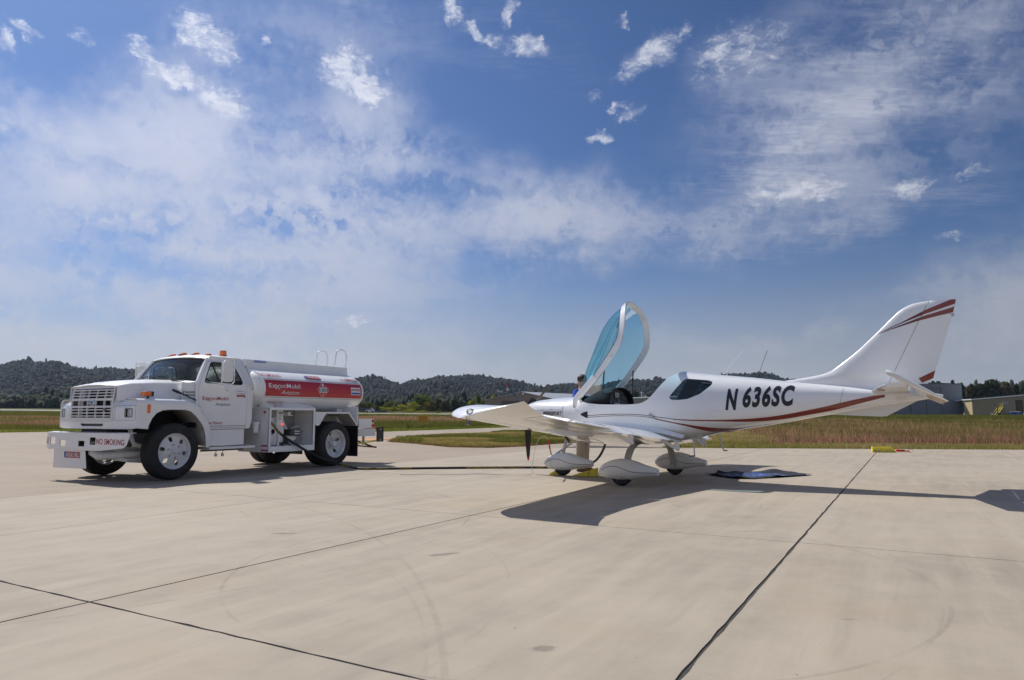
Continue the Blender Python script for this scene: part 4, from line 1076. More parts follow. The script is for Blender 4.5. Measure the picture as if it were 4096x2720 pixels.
def onbump(y0, z0, rise=0): return lambda u, v: (bump(y0 + u, z0 + v)[0] + .003, y0 + u, z0 + v + rise * u)
text('lettering', 'NO SMOKING', .74, .092, onbump(.385, .603, -.01), SIGNRED, bumper, .005, step=.1, spacing=1.05)
text('lettering', 'LE', .125, .092, onbump(-1.155, .597, 0), SIGNRED, bumper, .012)
plate = sheet('fuel_grade_plate', [rpoly([(-.93, .185), (-.90, .51), (.03, .51), (.06, .20)], .015, 3)], lambda u, v: (.875 - .06 * (.52 - v), u, v), WHITE, T, solid=.004, want=(1, 0, 0))
def onplate(y0, z0): return lambda u, v: (.879 - .06 * (.52 - z0 - v), y0 + u, z0 + v)
sheet('blue_stripe', [rrect(0, .045, 0, .10, .002)], onplate(-.585, .365), SIGNBLUE, plate)
sheet('red_panel', [rrect(0, .41, 0, .10, .002)], onplate(-.53, .365), SIGNRED, plate)
text('lettering', 'AVGAS 100LL', .385, .075, lambda u, v: tuple(a + b for a, b in zip(onplate(-.518, .378)(u, v), (.003, 0, 0))), WHITED, plate, .015)

# --- nose: front panel with grille opening, headlight panels, lower lip
def nose(u, v):
    x = .80 - .24 * max(0, abs(u) - .60) ** 1.3
    if v < .93: x -= .25 * (.93 - v) ** 1.5 * 2
    if v > 1.22 and abs(u) > .62: x -= .9 * (v - 1.22)
    if v > 1.3: x -= .16 * (v - 1.3)
    return (x, u, v)
no = rpoly([(-1.10, .86), (-.98, .845), (.98, .845), (1.10, .86), (1.115, 1.12), (1.10, 1.26), (1.02, 1.325), (.83, 1.325), (.70, 1.285), (.665, 1.30), (.655, 1.555), (-.655, 1.555), (-.665, 1.30), (-.70, 1.285), (-.83, 1.325), (-1.02, 1.325), (-1.10, 1.26), (-1.115, 1.12)], .03, 3)
grO = rrect(-.585, .60, .975, 1.525, .02); slot = rpoly([(-.30, .93), (.36, .93), (.34, .888), (-.26, .888)], .012, 3)
hlO = [rrect(s_ * .94 - .072, s_ * .94 + .072, 1.035, 1.175, .018) for s_ in (1, -1)]
nosep = sheet('front_panel', [no, grO, slot] + hlO, nose, WHITE, T, frange(-1.1, 1.1, .1), frange(.86, 1.5, .08), solid=.02, want=(1, 0, 0), ang=30)
G().box(.60, .775, -.32, .38, .88, .94).build('lower_intake', BLACKP, T, ang=0)
for s_ in (1, -1):
    q = nose(s_ * .94, 1.10)[0]
    hl = G().box(q - .06, q - .035, s_ * .94 - .075, s_ * .94 + .075, 1.03, 1.18).build('headlight', P('headlight_bowl', (0.5, 0.5, 0.5), .25, metal=.9), T, ang=0)
    G().box(q - .03, q - .018, s_ * .94 - .070, s_ * .94 + .070, 1.037, 1.173).build('headlight_glass', P('headlight_lens', (0.55, 0.57, 0.58), .12, coat=1, var=.35, vscale=18), hl, bevel=.005)
    g_ = G()
    lp = rrect(s_ * .94 - .078, s_ * .94 + .078, 1.03, 1.18, .02)
    sheet('headlight_bezel', [lp, rrect(s_ * .94 - .066, s_ * .94 + .066, 1.042, 1.168, .016)], lambda u, v: (nose(u, v)[0] + .006, u, v), P('bezel_grey', (.25, .25, .25), .4), hl, solid=.008, want=(1, 0, 0))
    pn = rrect(.655 if s_ > 0 else -1.075, 1.075 if s_ > 0 else -.655, .985, 1.225, .02); pi_ = rrect(.659 if s_ > 0 else -1.071, 1.071 if s_ > 0 else -.659, .989, 1.221, .02)
    sheet('panel_edge', [pn, pi_], lambda u, v: (nose(u, v)[0] + .002, u, v), JOINTG, nosep, frange(-1.05, 1.05, .1), want=(1, 0, 0))
# grille bars
def gx(z): return nose(0, z)[0]
BAR = P('grille_white', (0.70, 0.70, 0.70), .4, coat=.3)
sheet('grille_frame', [rrect(-.60, .615, .96, 1.54, .02), rrect(-.565, .58, .995, 1.505, .015)], lambda u, v: (gx(v) + .012, u, v), BAR, T, [], [1.1, 1.3, 1.4], solid=.03, want=(1, 0, 0))
for z, h in ((1.478, .010), (1.432, .008), (1.385, .008), (1.325, .020), (1.205, .016), (1.155, .008), (1.105, .008), (1.055, .008), (1.010, .016)):
    G().box(gx(z) - .03, gx(z) + .012, -.57, .585, z - h, z + h).build('grille_bar', BAR, T, ang=0)
for y in (-.36, -.12, .12, .36):
    G().add([(gx(z) + dx_, y + dy_, z) for z in (1.0, 1.3, 1.5) for dx_, dy_ in ((-.012, -.009), (.010, -.009), (.010, .009), (-.012, .009))],
            [(a, a + 4, (a + 1) % 4 + 4 + (a // 4) * 4 if False else a + 5 if a % 4 < 3 else a + 1, a + 1 if a % 4 < 3 else a - 3) for a in range(8)]).build('grille_upright', BAR, T, ang=0)
for y in (-.46, .48):
    G().box(.70, .72, y - .10, y + .10, 1.0, 1.5).build('grille_backing', BAR, T, ang=0)
bd = G().lathe([(0, .045), (.06, .043), (.075, .036), (.085, .02), (.085, 0)], 'x', (0, 0, 0), 28).build('badge', CHROME, T, ang=50)
bd.location = (gx(1.265) - .004, .03, 1.265); bd.scale = (1, 1.0, .52)
b2 = G().lathe([(0, .047), (.062, .046), (.070, .042)], 'x', (0, 0, 0), 28).build('badge_face', P('badge_blue', (0.03, 0.07, 0.22), .25, coat=.8), bd, ang=50)
text('lettering', 'Ford', .09, .055, lambda u, v: (.049, -.045 + u, -.028 + v), CHROME, bd, .0, .3)
G().box(gx(1.15), gx(1.15) + .02, .36, .46, 1.145, 1.175).build('grille_plate', P('dull_grey', (.15, .15, .15), .5), T, ang=0)

# --- hood
xsH = [.795, .70, .60, .45, .2, 0, -.2, -.38]
rows = []
for x in xsH:
    ez = lin([(-.38, 1.628), (.18, 1.615), (.60, 1.585), (.70, 1.562), (.80, 1.535)], x); cz = lin([(-.38, 1.70), (0, 1.69), (.3, 1.67), (.62, 1.625), (.8, 1.565)], x)
    ye = lin([(-.38, .80), (.4, .77), (.66, .735), (.80, .655)], x); yb = lin([(-.38, .84), (.4, .80), (.66, .76), (.80, .665)], x)
    half = [(yb + .01, 1.30), (yb, 1.42), (ye + .012, ez - .05), (ye + .004, ez - .012), (ye - .012, ez + .002), (ye * .72, ez + (cz - ez) * .45), (ye * .55, ez + (cz - ez) * .50), (ye * .45, cz - .006), (ye * .2, cz)]
    rows.append([(x, y, z) for y, z in half] + [(x, 0, cz)] + [(x, -y, z) for y, z in half[::-1]])
hood = G().grid(rows).build('hood', WHITE, T, solid=.012, ang=28)
text('lettering', 'AVIATION', .26, .035, lambda u, v: (.60 + v * 1.0, -.15 + u, 1.637), SIGNBLUE, hood, .01)
# --- fenders
def fend(sg):
    def f(u, v):
        # v: height up the side; beyond 1.25 it rolls over on to the top
        x = u; Y0 = 1.115
        if v <= 1.25: y, z = Y0 - .02 * max(0, (.9 - v)), v
        else:
            s_ = v - 1.25; r = .085; a = min(s_ / r, pi / 2)
            y = Y0 - r + r * cos(a); z = 1.25 + r * sin(a)
            if s_ > r * pi / 2: y -= s_ - r * pi / 2; z += .01 * (s_ - r * pi / 2)
        z -= max(0, (-.12 - x)) ** 2 * 1.1 * (1 if v > 1.25 else max(0, (v - .9) / .35))
        return (x, sg * y, z)
    return f
for sg in (1, -1):
    top = 1.25 + .085 * pi / 2 + .27
    out = [(.70, .86), (.51, .845), (.505, .90), (.45, 1.02), (.38, 1.10), (.28, 1.145), (.15, 1.16), (-.12, 1.16), (-.24, 1.145), (-.35, 1.08), (-.44, .97), (-.51, .84), (-.55, .72), (-.575, .51), (-.635, .51), (-.64, .84), (-.60, 1.0), (-.52, 1.14), (-.44, 1.26), (-.44, top), (.69, top), (.705, 1.25)]
    fd = sheet('fender', [out], fend(sg), WHITE, T, frange(-.6, .68, .06), frange(.6, top, .035), solid=.014, want=(0, sg, .5), ang=40)
    # wheel-arch liner
    rows = [[(x, sg * 1.09, z), (x, sg * .80, z + .015), (x, sg * .55, z - .02)] for x, z in ((.52, .84), (.46, 1.0), (.36, 1.11), (.24, 1.17), (-.1, 1.18), (-.28, 1.15), (-.42, 1.03), (-.52, .86), (-.57, .55))]
    G().grid(rows).build('wheel_arch_liner', P('liner_grey', (0.36, 0.355, 0.34), .7, var=.15, dirt=((.12, .11, .09), .5, 5)), T, ang=50, solid=.006)
    G().box(.49, .545, sg * 1.116, sg * (1.124), 1.10, 1.24).build('side_marker', ORANGEL, T, bevel=.003)
    lamp = G().box(.37, .50, sg * .95 - .055, sg * .95 + .055, 1.372, 1.455).build('turn_signal', BLACKP, T, bevel=.008)
    G().box(.50, .535, sg * .95 - .05, sg * .95 + .05, 1.377, 1.45).build('lens', ORANGEL, lamp, bevel=.008); G().box(.42, .53, sg * .95 + sg * .055 - .002, sg * .95 + sg * .059, 1.38, 1.447).build('lens', ORANGEL, lamp, bevel=.0)
    G().tube([(.44, sg * .95, 1.34), (.44, sg * .95, 1.375)], .018, 8).build('lamp_stalk', BLACKP, lamp)
    # cowl side between hood and door
    cw = sheet('cowl_side', [[(-.21, 1.30), (-.21, 1.628), (-.47, 1.655), (-.455, 1.27)]], lambda u, v: (u, sg * (lin([(-.47, 1.0), (-.21, .845)], u) if v > 9 else .99 - .12 * max(0, (u + .47)) / .26), v), WHITE, T, [-.3, -.4], [1.4, 1.5], solid=.01, want=(0, sg, 0))
def cowlmap(x0, z0): return lambda u, v: (x0 - u, .99 - .12 * max(0, (x0 - u + .47)) / .26 + .004, z0 + v)
text('lettering', 'F600', .17, .042, cowlmap(-.235, 1.445), P('badge_grey', (.18, .18, .18), .3, metal=.6), T, .03)
sheet('badge_strip', [rrect(0, .19, 0, .022, .002)], cowlmap(-.235, 1.405), P('badge_strip', (.05, .05, .055), .4), T, want=(0, 1, 0))
text('lettering', 'DIESEL', .10, .012, lambda u, v: tuple(a + b for a, b in zip(cowlmap(-.31, 1.41)(u, v), (0, .003, 0))), WHITED, T, .0)
sheet('panel_line', [rrect(0, .215, 0, .005, .001)], cowlmap(-.225, 1.362), BLACKP, T, want=(0, 1, 0))
G().tube([(-.02, .90, 1.50), (-.10, .93, 1.465), (-.17, .955, 1.435)], [.02, .026, .014], 8).tube([(-.16, .955, 1.44), (-.28, .99, 1.38), (-.40, 1.02, 1.325)], .012, 8).build('hood_latch', BLACKP, T)

# --- cab
def side_y(z): return 1.0 - .035 * max(0, .95 - z) if z < 1.62 else 1.0 - .40 * (z - 1.62) - .10 * max(0, z - 1.95)
def cside(sg, off=0.0): return lambda u, v: (u, sg * (side_y(v) + off), v)
doorO = rpoly([(-.462, 1.60), (-.53, 1.72), (-.735, 2.045), (-1.32, 2.055), (-1.42, 1.93), (-1.475, 1.60), (-1.495, 1.30), (-1.485, .87), (-1.46, .845), (-.66, .845), (-.60, 1.0), (-.47, 1.25), (-.455, 1.40)], .035, 3)
cabO = rpoly([(-.405, 1.27), (-.395, 1.64), (-.44, 1.68), (-.735, 2.11), (-.80, 2.135), (-1.46, 2.145), (-1.52, 2.10), (-1.60, 1.65), (-1.615, 1.40), (-1.61, .96), (-1.56, .825), (-.64, .825), (-.56, 1.02), (-.42, 1.22)], .02, 3)
winO = rpoly([(-.575, 1.665), (-.60, 1.635), (-1.345, 1.625), (-1.39, 1.66), (-1.375, 1.75), (-1.27, 2.0), (-1.19, 2.03), (-.82, 2.03), (-.765, 1.99)], .03, 3)
czs = [1.0, 1.2, 1.4, 1.55, 1.6, 1.62, 1.64, 1.7, 1.8, 1.95]
def shrink(poly, k):
    cx = sum(p[0] for p in poly) / len(poly); cz = sum(p[1] for p in poly) / len(poly)
    return [(cx + (x - cx) * (1 - k / max(.05, abs(x - cx) + .25)), cz + (z - cz) * (1 - k / max(.05, abs(z - cz) + .25))) for x, z in poly]
DOORGAP = P('door_gap', (0.03, 0.03, 0.032), .8)
cab = empty('cab'); cab.parent = T
for sg in (1, -1):
    sheet('cab_side', [cabO, doorO], cside(sg), WHITE, cab, [-.8, -1.1, -1.4], czs, solid=.03, want=(0, sg, 0), ang=30)
    door = sheet('door', [shrink(doorO, .007), winO], cside(sg, .001), WHITE, T, frange(-1.4, -.5, .15), czs, solid=.03, want=(0, sg, 0), ang=30)
    sheet('door_seal', [doorO, shrink(doorO, .05)], cside(sg, -.012), DOORGAP, cab, [-.8, -1.1, -1.4], czs, want=(0, sg, 0))
    sheet('window_seal', [shrink(winO, -.002), shrink(winO, .024)], cside(sg, .004), BLACKP, door, [-1.0], czs, solid=.014, want=(0, sg, 0))
    sheet('side_window', [winO], cside(sg, -.022), CABGLASS, door, [-1.0], czs, want=(0, sg, 0))
    G().tube([(-.80, sg * (side_y(2.02) + .0), 2.02), (-.905, sg * (side_y(1.64)), 1.635)], .014, 6).build('window_divider', BLACKP, door)
    h = G().tube([(-1.22, sg * 1.005, 1.49), (-1.24, sg * 1.035, 1.492), (-1.36, sg * 1.035, 1.488), (-1.43, sg * 1.02, 1.478)], [.010, .012, .014, .020], 8, flat=(.7, 1)).build('door_handle', CHROME, door)
    G().tube([(-1.43, sg * 1.0, 1.40), (-1.43, sg * 1.012, 1.40)], .013, 10).build('door_lock', METAL, door)
    sheet('sill_line', [rrect(-1.47, -.67, .872, .880, .001)], cside(sg, .003), BLACKP, door, want=(0, sg, 0))
    # mirror and its frame
    y = sg * 1.26
    mr = G().prism(rrect(-.945, -.735, 1.655, 2.035, .06, 5), 1, y - .035 if sg > 0 else y - .015, y + .015 if sg > 0 else y + .035).build('side_mirror', WHITE, T, bevel=.012)
    G().tube([(-.70, sg * .90, 1.66), (-.72, y, 1.625), (-.93, y, 1.62), (-.975, y, 1.66), (-.97, y, 2.04), (-.92, y, 2.07), (-.72, y, 2.06), (-.63, sg * .86, 2.08)], .010, 6).tube([(-.715, y, 1.61), (-.705, y, 2.08)], .012, 6).tube([(-.80, sg * .93, 1.60), (-.83, y, 1.62)], .01, 6).build('mirror_arm', WHITE, mr)
    G().lathe([(0, .035), (.05, .03), (.068, .0), (.05, -.02), (0, -.03)], 'y', (-.85, sg * 1.25, 1.555), 18).build('convex_mirror', WHITE, mr)
G().tube([(-1.42, .955, 1.99), (-1.44, 1.0, 1.96), (-1.59, 1.04, 1.62), (-1.60, 1.02, 1.54)], .010, 6).build('grab_handle', METAL, T)
def on_door(x0, z0, off=.005, rise=0.0): return lambda u, v: (x0 - u, side_y(z0 + v) + off, z0 + v + rise * u)
def oilname(x0, z0, w, h, mat, fn, parent):
    """wordmark whose two x letters share a long crossed stroke"""
    a = .10; 
    text('lettering', 'E', w * .095, h, fn(x0, z0), mat, parent, .012, step=.06)
    text('lettering', 'onMobil', w * .66, h * 1.04, fn(x0 - w * .34, z0), mat, parent, .005, step=.06, spacing=1.04)
    def stroke(p, q, t): 
        p, q = Vector(p), Vector(q); n_ = Vector((-(q - p).y, (q - p).x)).normalized() * t / 2
        return [tuple(p - n_), tuple(q - n_), tuple(q + n_), tuple(p + n_)]
    t = h * .19
    for k, st in enumerate((stroke((w * .115, h * .74), (w * .235, -h * .36), t), stroke((w * .105, 0), (w * .21, h * .74), t), stroke((w * .20, h * .74), (w * .335, -h * .36), t), stroke((w * .215, -h * .0), (w * .325, h * .74), t))):
        f = fn(x0, z0)
        sheet('lettering', [st], lambda u, v, f=f, k=k: tuple(a_ + b_ for a_, b_ in zip(f(u, v), (0, .0004 * k, 0))), mat, parent, frange(0, w, .05), [0, h * .3])
dr = [o for o in T.children if o.name.startswith('door')][0]
oilname(-.535, 1.335, .535, .062, SIGNRED, lambda a, b: on_door(a, b), dr)
text('lettering', 'Aviation', .315, .056, on_door(-.80, 1.238), NAVYTXT, dr, -.004, .25)
text('lettering', 'Happy Flying!', .42, .060, on_door(-.545, .895), SIGNRED, dr, .015, spacing=1.06)
sheet('sticker', [rrect(0, .16, 0, .04, .002)], on_door(-1.275, 1.405, .004), SIGNRED, dr, want=(0, 1, 0)); sheet('sticker_stripe', [rrect(0, .02, 0, .04, .002)], on_door(-1.255, 1.407, .004), SIGNBLUE, dr, want=(0, 1, 0))
text('lettering', 'AVGAS 100LL', .125, .024, on_door(-1.29, 1.413, .007), WHITED, dr, .0)
# roof, back wall, windscreen
rows = []
for x, zc_, e in ((-.735, 2.128, .0), (-.80, 2.165, .0), (-.90, 2.188, 0), (-1.05, 2.20, 0), (-1.3, 2.20, 0), (-1.45, 2.185, .0), (-1.53, 2.14, .0)):
    r = []
    for k in range(13):
        y = -.80 + 1.60 * k / 12; t = (y / .80) ** 2
        z = zc_ - (zc_ - (2.09 if x < -1.5 or x > -.74 else 2.135)) * t ** 1.8
        xx = x + (.09 * (1 - t) if x > -.95 else 0)
        r.append((xx, y, z))
    rows.append(r)
G().grid(rows).build('cab_roof', WHITE, cab, solid=.03, ang=50)
sheet('cab_back', [rpoly([(-.97, .83), (.97, .83), (.99, 1.60), (.80, 2.12), (-.80, 2.12), (-.99, 1.60)], .03, 3), rrect(-.60, .60, 1.66, 2.02, .07, 5)], lambda u, v: (-1.605 + max(0, v - 1.62) * .18, u, v), WHITE, cab, [], [1.2, 1.62, 1.9], solid=.025, want=(-1, 0, 0))
sheet('rear_window', [rrect(-.60, .60, 1.66, 2.02, .07, 5)], lambda u, v: (-1.595 + max(0, v - 1.62) * .18, u, v), CABGLASS, cab, [], [1.62, 1.9], want=(-1, 0, 0))
def wind(u, v):
    """u across -1..1, v up 0..1"""
    yb, yt = .875, .765
    b = Vector((-.50 + .19 * (1 - u * u), yb * u, 1.668 + .022 * (1 - u * u))); t = Vector((-.765 + .10 * (1 - u * u), yt * u, 2.085 + .035 * (1 - u * u)))
    return b.lerp(t, v) + Vector((.02 * sin(pi * v), 0, .01 * sin(pi * v)))
wo_ = rrect(-1, 1, 0, 1, .10, 4)
sheet('windscreen', [wo_], wind, CABGLASS, cab, frange(-1, 1, .2), [.25, .5, .75], want=(1, 0, .5))
sheet('windscreen_seal', [wo_, rrect(-.965, .965, .045, .955, .10, 4)], lambda u, v: wind(u, v) + Vector((.006, 0, .004)), BLACKP, cab, frange(-1, 1, .2), [.25, .5, .75], solid=.012, want=(1, 0, .5))
for sg in (1, -1):
    rows = [[wind(sg * k, v) for k in (.98,)] + [Vector((lin([(1.62, -.40), (2.12, -.74)], z_), sg * (side_y(z_) - .004), z_)) for z_ in [1.655 + .46 * v]] for v in frange(0, 1, .1)]
    G().grid([[r[0] + Vector((.004, 0, .002)), r[0].lerp(r[1], .5) + Vector((.014, sg * .004, .006)), r[1]] for r in rows]).build('windscreen_pillar', WHITE, cab, solid=.02, ang=50)
# cowl top under the windscreen
rows = []
for k in range(13):
    u = -1 + 2 * k / 12; a = wind(u, 0); x0 = -.375
    rows.append([(x0, u * .84, 1.70 - .07 * u * u), ((x0 + a.x) / 2, u * .87, 1.69 - .045 * u * u), (a.x, a.y, a.z + .004), (a.x - .06, a.y, a.z - .01)])
G().grid(rows).build('cowl_top', WHITE, cab, solid=.01, ang=50)
for y0, y1 in ((.35, -.05), (-.25, -.62)):
    a, b = wind(y0 / .87, .02), wind(y1 / .87, .14)
    G().tube([a + Vector((.03, 0, .0)), b + Vector((.03, 0, .01))], .008, 6).tube([wind((y1 + .28) / .87, .16) + Vector((.03, 0, .01)), wind((y1 - .2) / .87, .13) + Vector((.03, 0, .01))], .011, 6).build('wiper', BLACKP, cab)
for y in (-.62, -.34, 0, .34, .62):
    z = 2.19 - .055 * (abs(y) / .8) ** 2 * 1.2; x = -.80 - .07 * (abs(y) / .62) ** 2
    b_ = G().box(x - .10, x + .06, y - .035, y + .035, z - .02, z + .006).build('marker_light', BLACKP, T, ang=0)
    G().hull([(x + .05, y - .03, z + .004), (x + .05, y + .03, z + .004), (x - .09, y + .03, z + .004), (x - .09, y - .03, z + .004)], [(x + .02, y - .022, z + .036), (x + .02, y + .022, z + .036), (x - .07, y + .022, z + .05), (x - .07, y - .022, z + .05)]).build('lens', ORANGEL, b_, bevel=.006)
bc = G().lathe([(.075, -.01), (.075, .02), (.06, .02)], 'z', (-1.42, .35, 2.19), 20).build('beacon', BLACKP, T)
G().lathe([(.062, .02), (.066, .06), (.062, .105), (.055, .115), (0, .118)], 'z', (-1.42, .35, 2.19), 20).build('lens', ORANGEL, bc, ang=50)
# inside of the cab
inn = G().box(-.92, -.56, -.84, .84, 1.35, 1.62).build('dashboard', P('dash_grey', (0.07, 0.075, 0.08), .7), cab, bevel=.04)
G().box(-1.56, -1.05, -.86, .86, 1.0, 1.25).box(-1.58, -1.42, -.86, .86, 1.2, 1.72).build('bench_seat', P('seat_brown', (0.07, 0.06, 0.055), .85), cab, bevel=.05)
G().tube([(-1.0 + .08 * sin(a), .42 + .2 * cos(a), 1.60 + .18 * sin(a)) for a in [2 * pi * k / 20 for k in range(20)]], .014, 6, closed=True).tube([(-.85, .42, 1.5), (-1.0, .42, 1.60)], .02, 6).build('steering_wheel', BLACKP, cab)
sheet('cab_floor', [[(-1.58, -.95), (-.45, -.95), (-.45, .95), (-1.58, .95)]], lambda u, v: (u, v, .86), DARK, cab)
sheet('headliner', [rrect(-1.48, -.80, -.76, .76, .04)], lambda u, v: (u, v, 2.10), P('headliner_grey', (0.10, .10, .10), .9), cab)
sheet('firewall', [[(-.95, .86), (.95, .86), (.93, 1.62), (-.93, 1.62)]], lambda u, v: (-.47, u, v), DARK, cab)
# step box and running board
for sg in (1, -1):
    G().box(-1.465, -.66, sg * .55 if sg > 0 else sg * .985, sg * .985 if sg > 0 else sg * .55, .53, .815).build('side_box', WHITE, T, bevel=.006)
    G().box(-1.64, -.66, sg * .62 if sg > 0 else sg * 1.09, sg * 1.09 if sg > 0 else sg * .62, .465, .51).build('running_board', WHITE, T, bevel=.006)
    G().tube([(-1.6, sg * .80, .44), (-.7, sg * .80, .44)], .02, 6).build('air_pipe', METAL, T)
for x in (-.91, -1.05):
    G().tube([(x, .95, .44), (x + .02, .95, .385)], .007, 5).box(x - .012, x + .028, .935, .965, .335, .385).build('drain_valve', METAL, T)

# --- tank
def tank_r(a, k=1.0):
    """point on the oval section: a from the top, clockwise"""
    n_ = 2.25; c_, s_ = cos(a), sin(a)
    return (1.035 * k * abs(s_) ** (2 / n_) * (1 if s_ >= 0 else -1), 1.575 + .455 * k * abs(c_) ** (2 / n_) * (1 if c_ >= 0 else -1))
def tank_y(z):
    r = min(1, abs(z - 1.575) / .455); return 1.035 * (1 - r ** 2.25) ** (1 / 2.25)
rows = []
for x, k in ((-1.585, .02), (-1.60, .35), (-1.63, .60), (-1.68, .80), (-1.76, .93), (-1.84, .985), (-1.845, 1.012), (-1.875, 1.012), (-1.88, 1.0), (-4.60, 1.0), (-4.605, 1.012), (-4.635, 1.012), (-4.64, .985), (-4.72, .93), (-4.80, .80), (-4.85, .60), (-4.88, .35), (-4.895, .02)):
    rows.append([(x, *tank_r(2 * pi * j / 72, k)) for j in range(72)])
tk = G().grid(rows, closed=True); tk.f.append(tuple(range(72))); tk.f.append(tuple(range(17 * 72, 18 * 72)))
tank = tk.build('tank', WHITE, T, ang=40)
def on_tank(x0, z0, off=.004, sg=1): return lambda u, v: (x0 - sg * u, sg * (tank_y(z0 + v) + off), z0 + v)
for sg in (1, -1):
    x0 = -1.885 if sg > 0 else -4.595
    sheet('red_band', [rrect(0, 2.71, 0, .315, .001)], on_tank(x0, 1.443, .003, sg), BANDRED, tank, [], frange(0, .315, .02), want=(0, sg, 0))
    sheet('grey_line', [rrect(0, 2.71, 0, .012, .001)], on_tank(x0, 1.415, .003, sg), P('pale_grey_line', (.42, .42, .41), .4), tank, want=(0, sg, 0))
    sheet('grey_line', [rrect(0, 2.71, 0, .012, .001)], on_tank(x0, 1.775, .003, sg), P('pale_grey_line', (.42, .42, .41), .4), tank, want=(0, sg, 0))
oilname(-1.96, 1.605, .80, .085, WHITED, lambda a, b: on_tank(a, b, .008), tank)
text('lettering', 'Aviation', .46, .080, on_tank(-2.27, 1.482, .008), WHITED, tank, -.004, .25, step=.08)
sheet('hazard_diamond', [[(0, .17), (.17, 0), (0, -.17), (-.17, 0)], [(0, .162), (.162, 0), (0, -.162), (-.162, 0)]], on_tank(-3.39, 1.60, .010), WHITED, tank, frange(-.15, .15, .05), frange(-.15, .15, .04), want=(0, 1, 0))
sheet('hazard_panel', [[(0, .162), (.162, 0), (0, -.162), (-.162, 0)]], on_tank(-3.39, 1.60, .008), P('hazard_red', (.55, .02, .03), .4), tank, frange(-.15, .15, .05), frange(-.15, .15, .04), want=(0, 1, 0))
sheet('number_panel', [rrect(-.105, .105, -.055, .055, .005)], on_tank(-3.39, 1.60, .014), WHITED, tank, [-.05, 0, .05], [-.02, .02], want=(0, 1, 0))
text('lettering', '1203', .175, .075, on_tank(-3.303, 1.5625, .018), BLACKD, tank, .02, step=.06)
text('lettering', '3', .032, .045, on_tank(-3.375, 1.475, .014), WHITED, tank, .02)
sheet('flame', [rpoly([(0, -.03), (.028, -.012), (.025, .02), (.008, .05), (.004, .02), (-.012, .035), (-.028, 0), (-.02, -.02)], .006, 2)], on_tank(-3.39, 1.70, .014), WHITED, tank, want=(0, 1, 0))
sheet('small_sign', [rrect(0, .30, 0, .165, .005)], on_tank(-4.245, 1.520, .008), WHITED, tank, [.1, .2], frange(0, .165, .04), want=(0, 1, 0))
sheet('small_sign_blue', [rrect(0, .27, 0, .040, .002)], on_tank(-4.26, 1.535, .012), SIGNBLUE, tank, want=(0, 1, 0))
text('lettering', 'EXXON', .26, .055, on_tank(-4.265, 1.605, .012), SIGNRED, tank, .03, step=.08)
def top_tank(x0, z0, off=.011):  # lettering on the upper curve
    return lambda u, v: (x0 - u, *(lambda q: (q[0] * (1 + off), q[1] + off))(tank_r(radians(61 - v * 58))))
text('lettering', 'NO SMOKING', .50, .16, top_tank(-1.86, 0), SIGNRED, tank, .004, step=.04)
text('lettering', 'FLAMMABLE', .50, .16, top_tank(-4.07, 0), SIGNRED, tank, .004, step=.04)
sheet('red_panel', [rrect(.05, .42, -.01, .19, .002)], top_tank(-3.03, 0), SIGNRED, tank, [], frange(0, .16, .03)); sheet('blue_stripe', [rrect(-.01, .035, -.01, .19, .002)], top_tank(-3.03, 0), SIGNBLUE, tank, [], frange(0, .16, .03))
text('lettering', 'AVGAS 100LL', .35, .12, lambda u, v: (-3.03 - .06 - u, *(lambda q: (q[0] * 1.016, q[1] + .015))(tank_r(radians(59 - v * 58)))), WHITED, tank, .015, step=.04)
# walkway trough on top
for sg in (1, -1):
    sheet('walkway_side', [[(-1.80, 2.165), (-1.90, 1.90), (-4.72, 1.90), (-4.66, 2.165)]], lambda u, v: (u, sg * (.50 + .04 * (2.165 - v)), v), WHITE, T, solid=.012, want=(0, sg, 0))
G().box(-1.83, -1.80, -.50, .50, 1.94, 2.165).build('walkway_front', WHITE, T, ang=0)
G().box(-4.68, -4.66, -.50, .50, 1.94, 2.165).build('walkway_end', WHITE, T, ang=0)
sheet('walkway_floor', [rrect(-4.65, -1.82, -.48, .48, .01)], lambda u, v: (u, v, 2.045), WHITE_R, T)
for x in (-2.6, -3.6):
    G().lathe([(.24, 0), (.24, .05), (.22, .07), (.0, .08)], 'z', (x, 0, 2.045), 20).build('tank_hatch', WHITE_R, T)
text('lettering', 'GARSITE', .30, .028, lambda u, v: (-2.02 - u, .515, 2.135 + v), SIGNBLUE, T, .02)
G().box(-2.33, -2.01, .511, .514, 2.118, 2.128).build('logo_line', SIGNBLUE, T, ang=0)
for y in (-.30, .30):
    pts = [(-4.46, y, 2.12), (-4.51, y, 2.45)] + [(-4.68 + .17 * cos(a), y, 2.47 + .13 * sin(a)) for a in [pi * k / 8 for k in range(0, 9)]] + [(-4.86, y, 2.40), (-4.82, y, 2.12), (-4.90, y, 1.2)]
    G().tube(pts, .015, 8).build('ladder_hoop', WHITE, T, ang=60)
for z in (.75, 1.05, 1.35, 1.65, 1.95):
    G().tube([(-4.92, -.30, z), (-4.92, .30, z)], .013, 6).build('ladder_rung', WHITE, T)
# tank cradle
for x in (-2.1, -4.2): G().box(x - .08, x + .08, -.75, .75, .76, 1.22).build('tank_cradle', WHITE_R, T, ang=0)

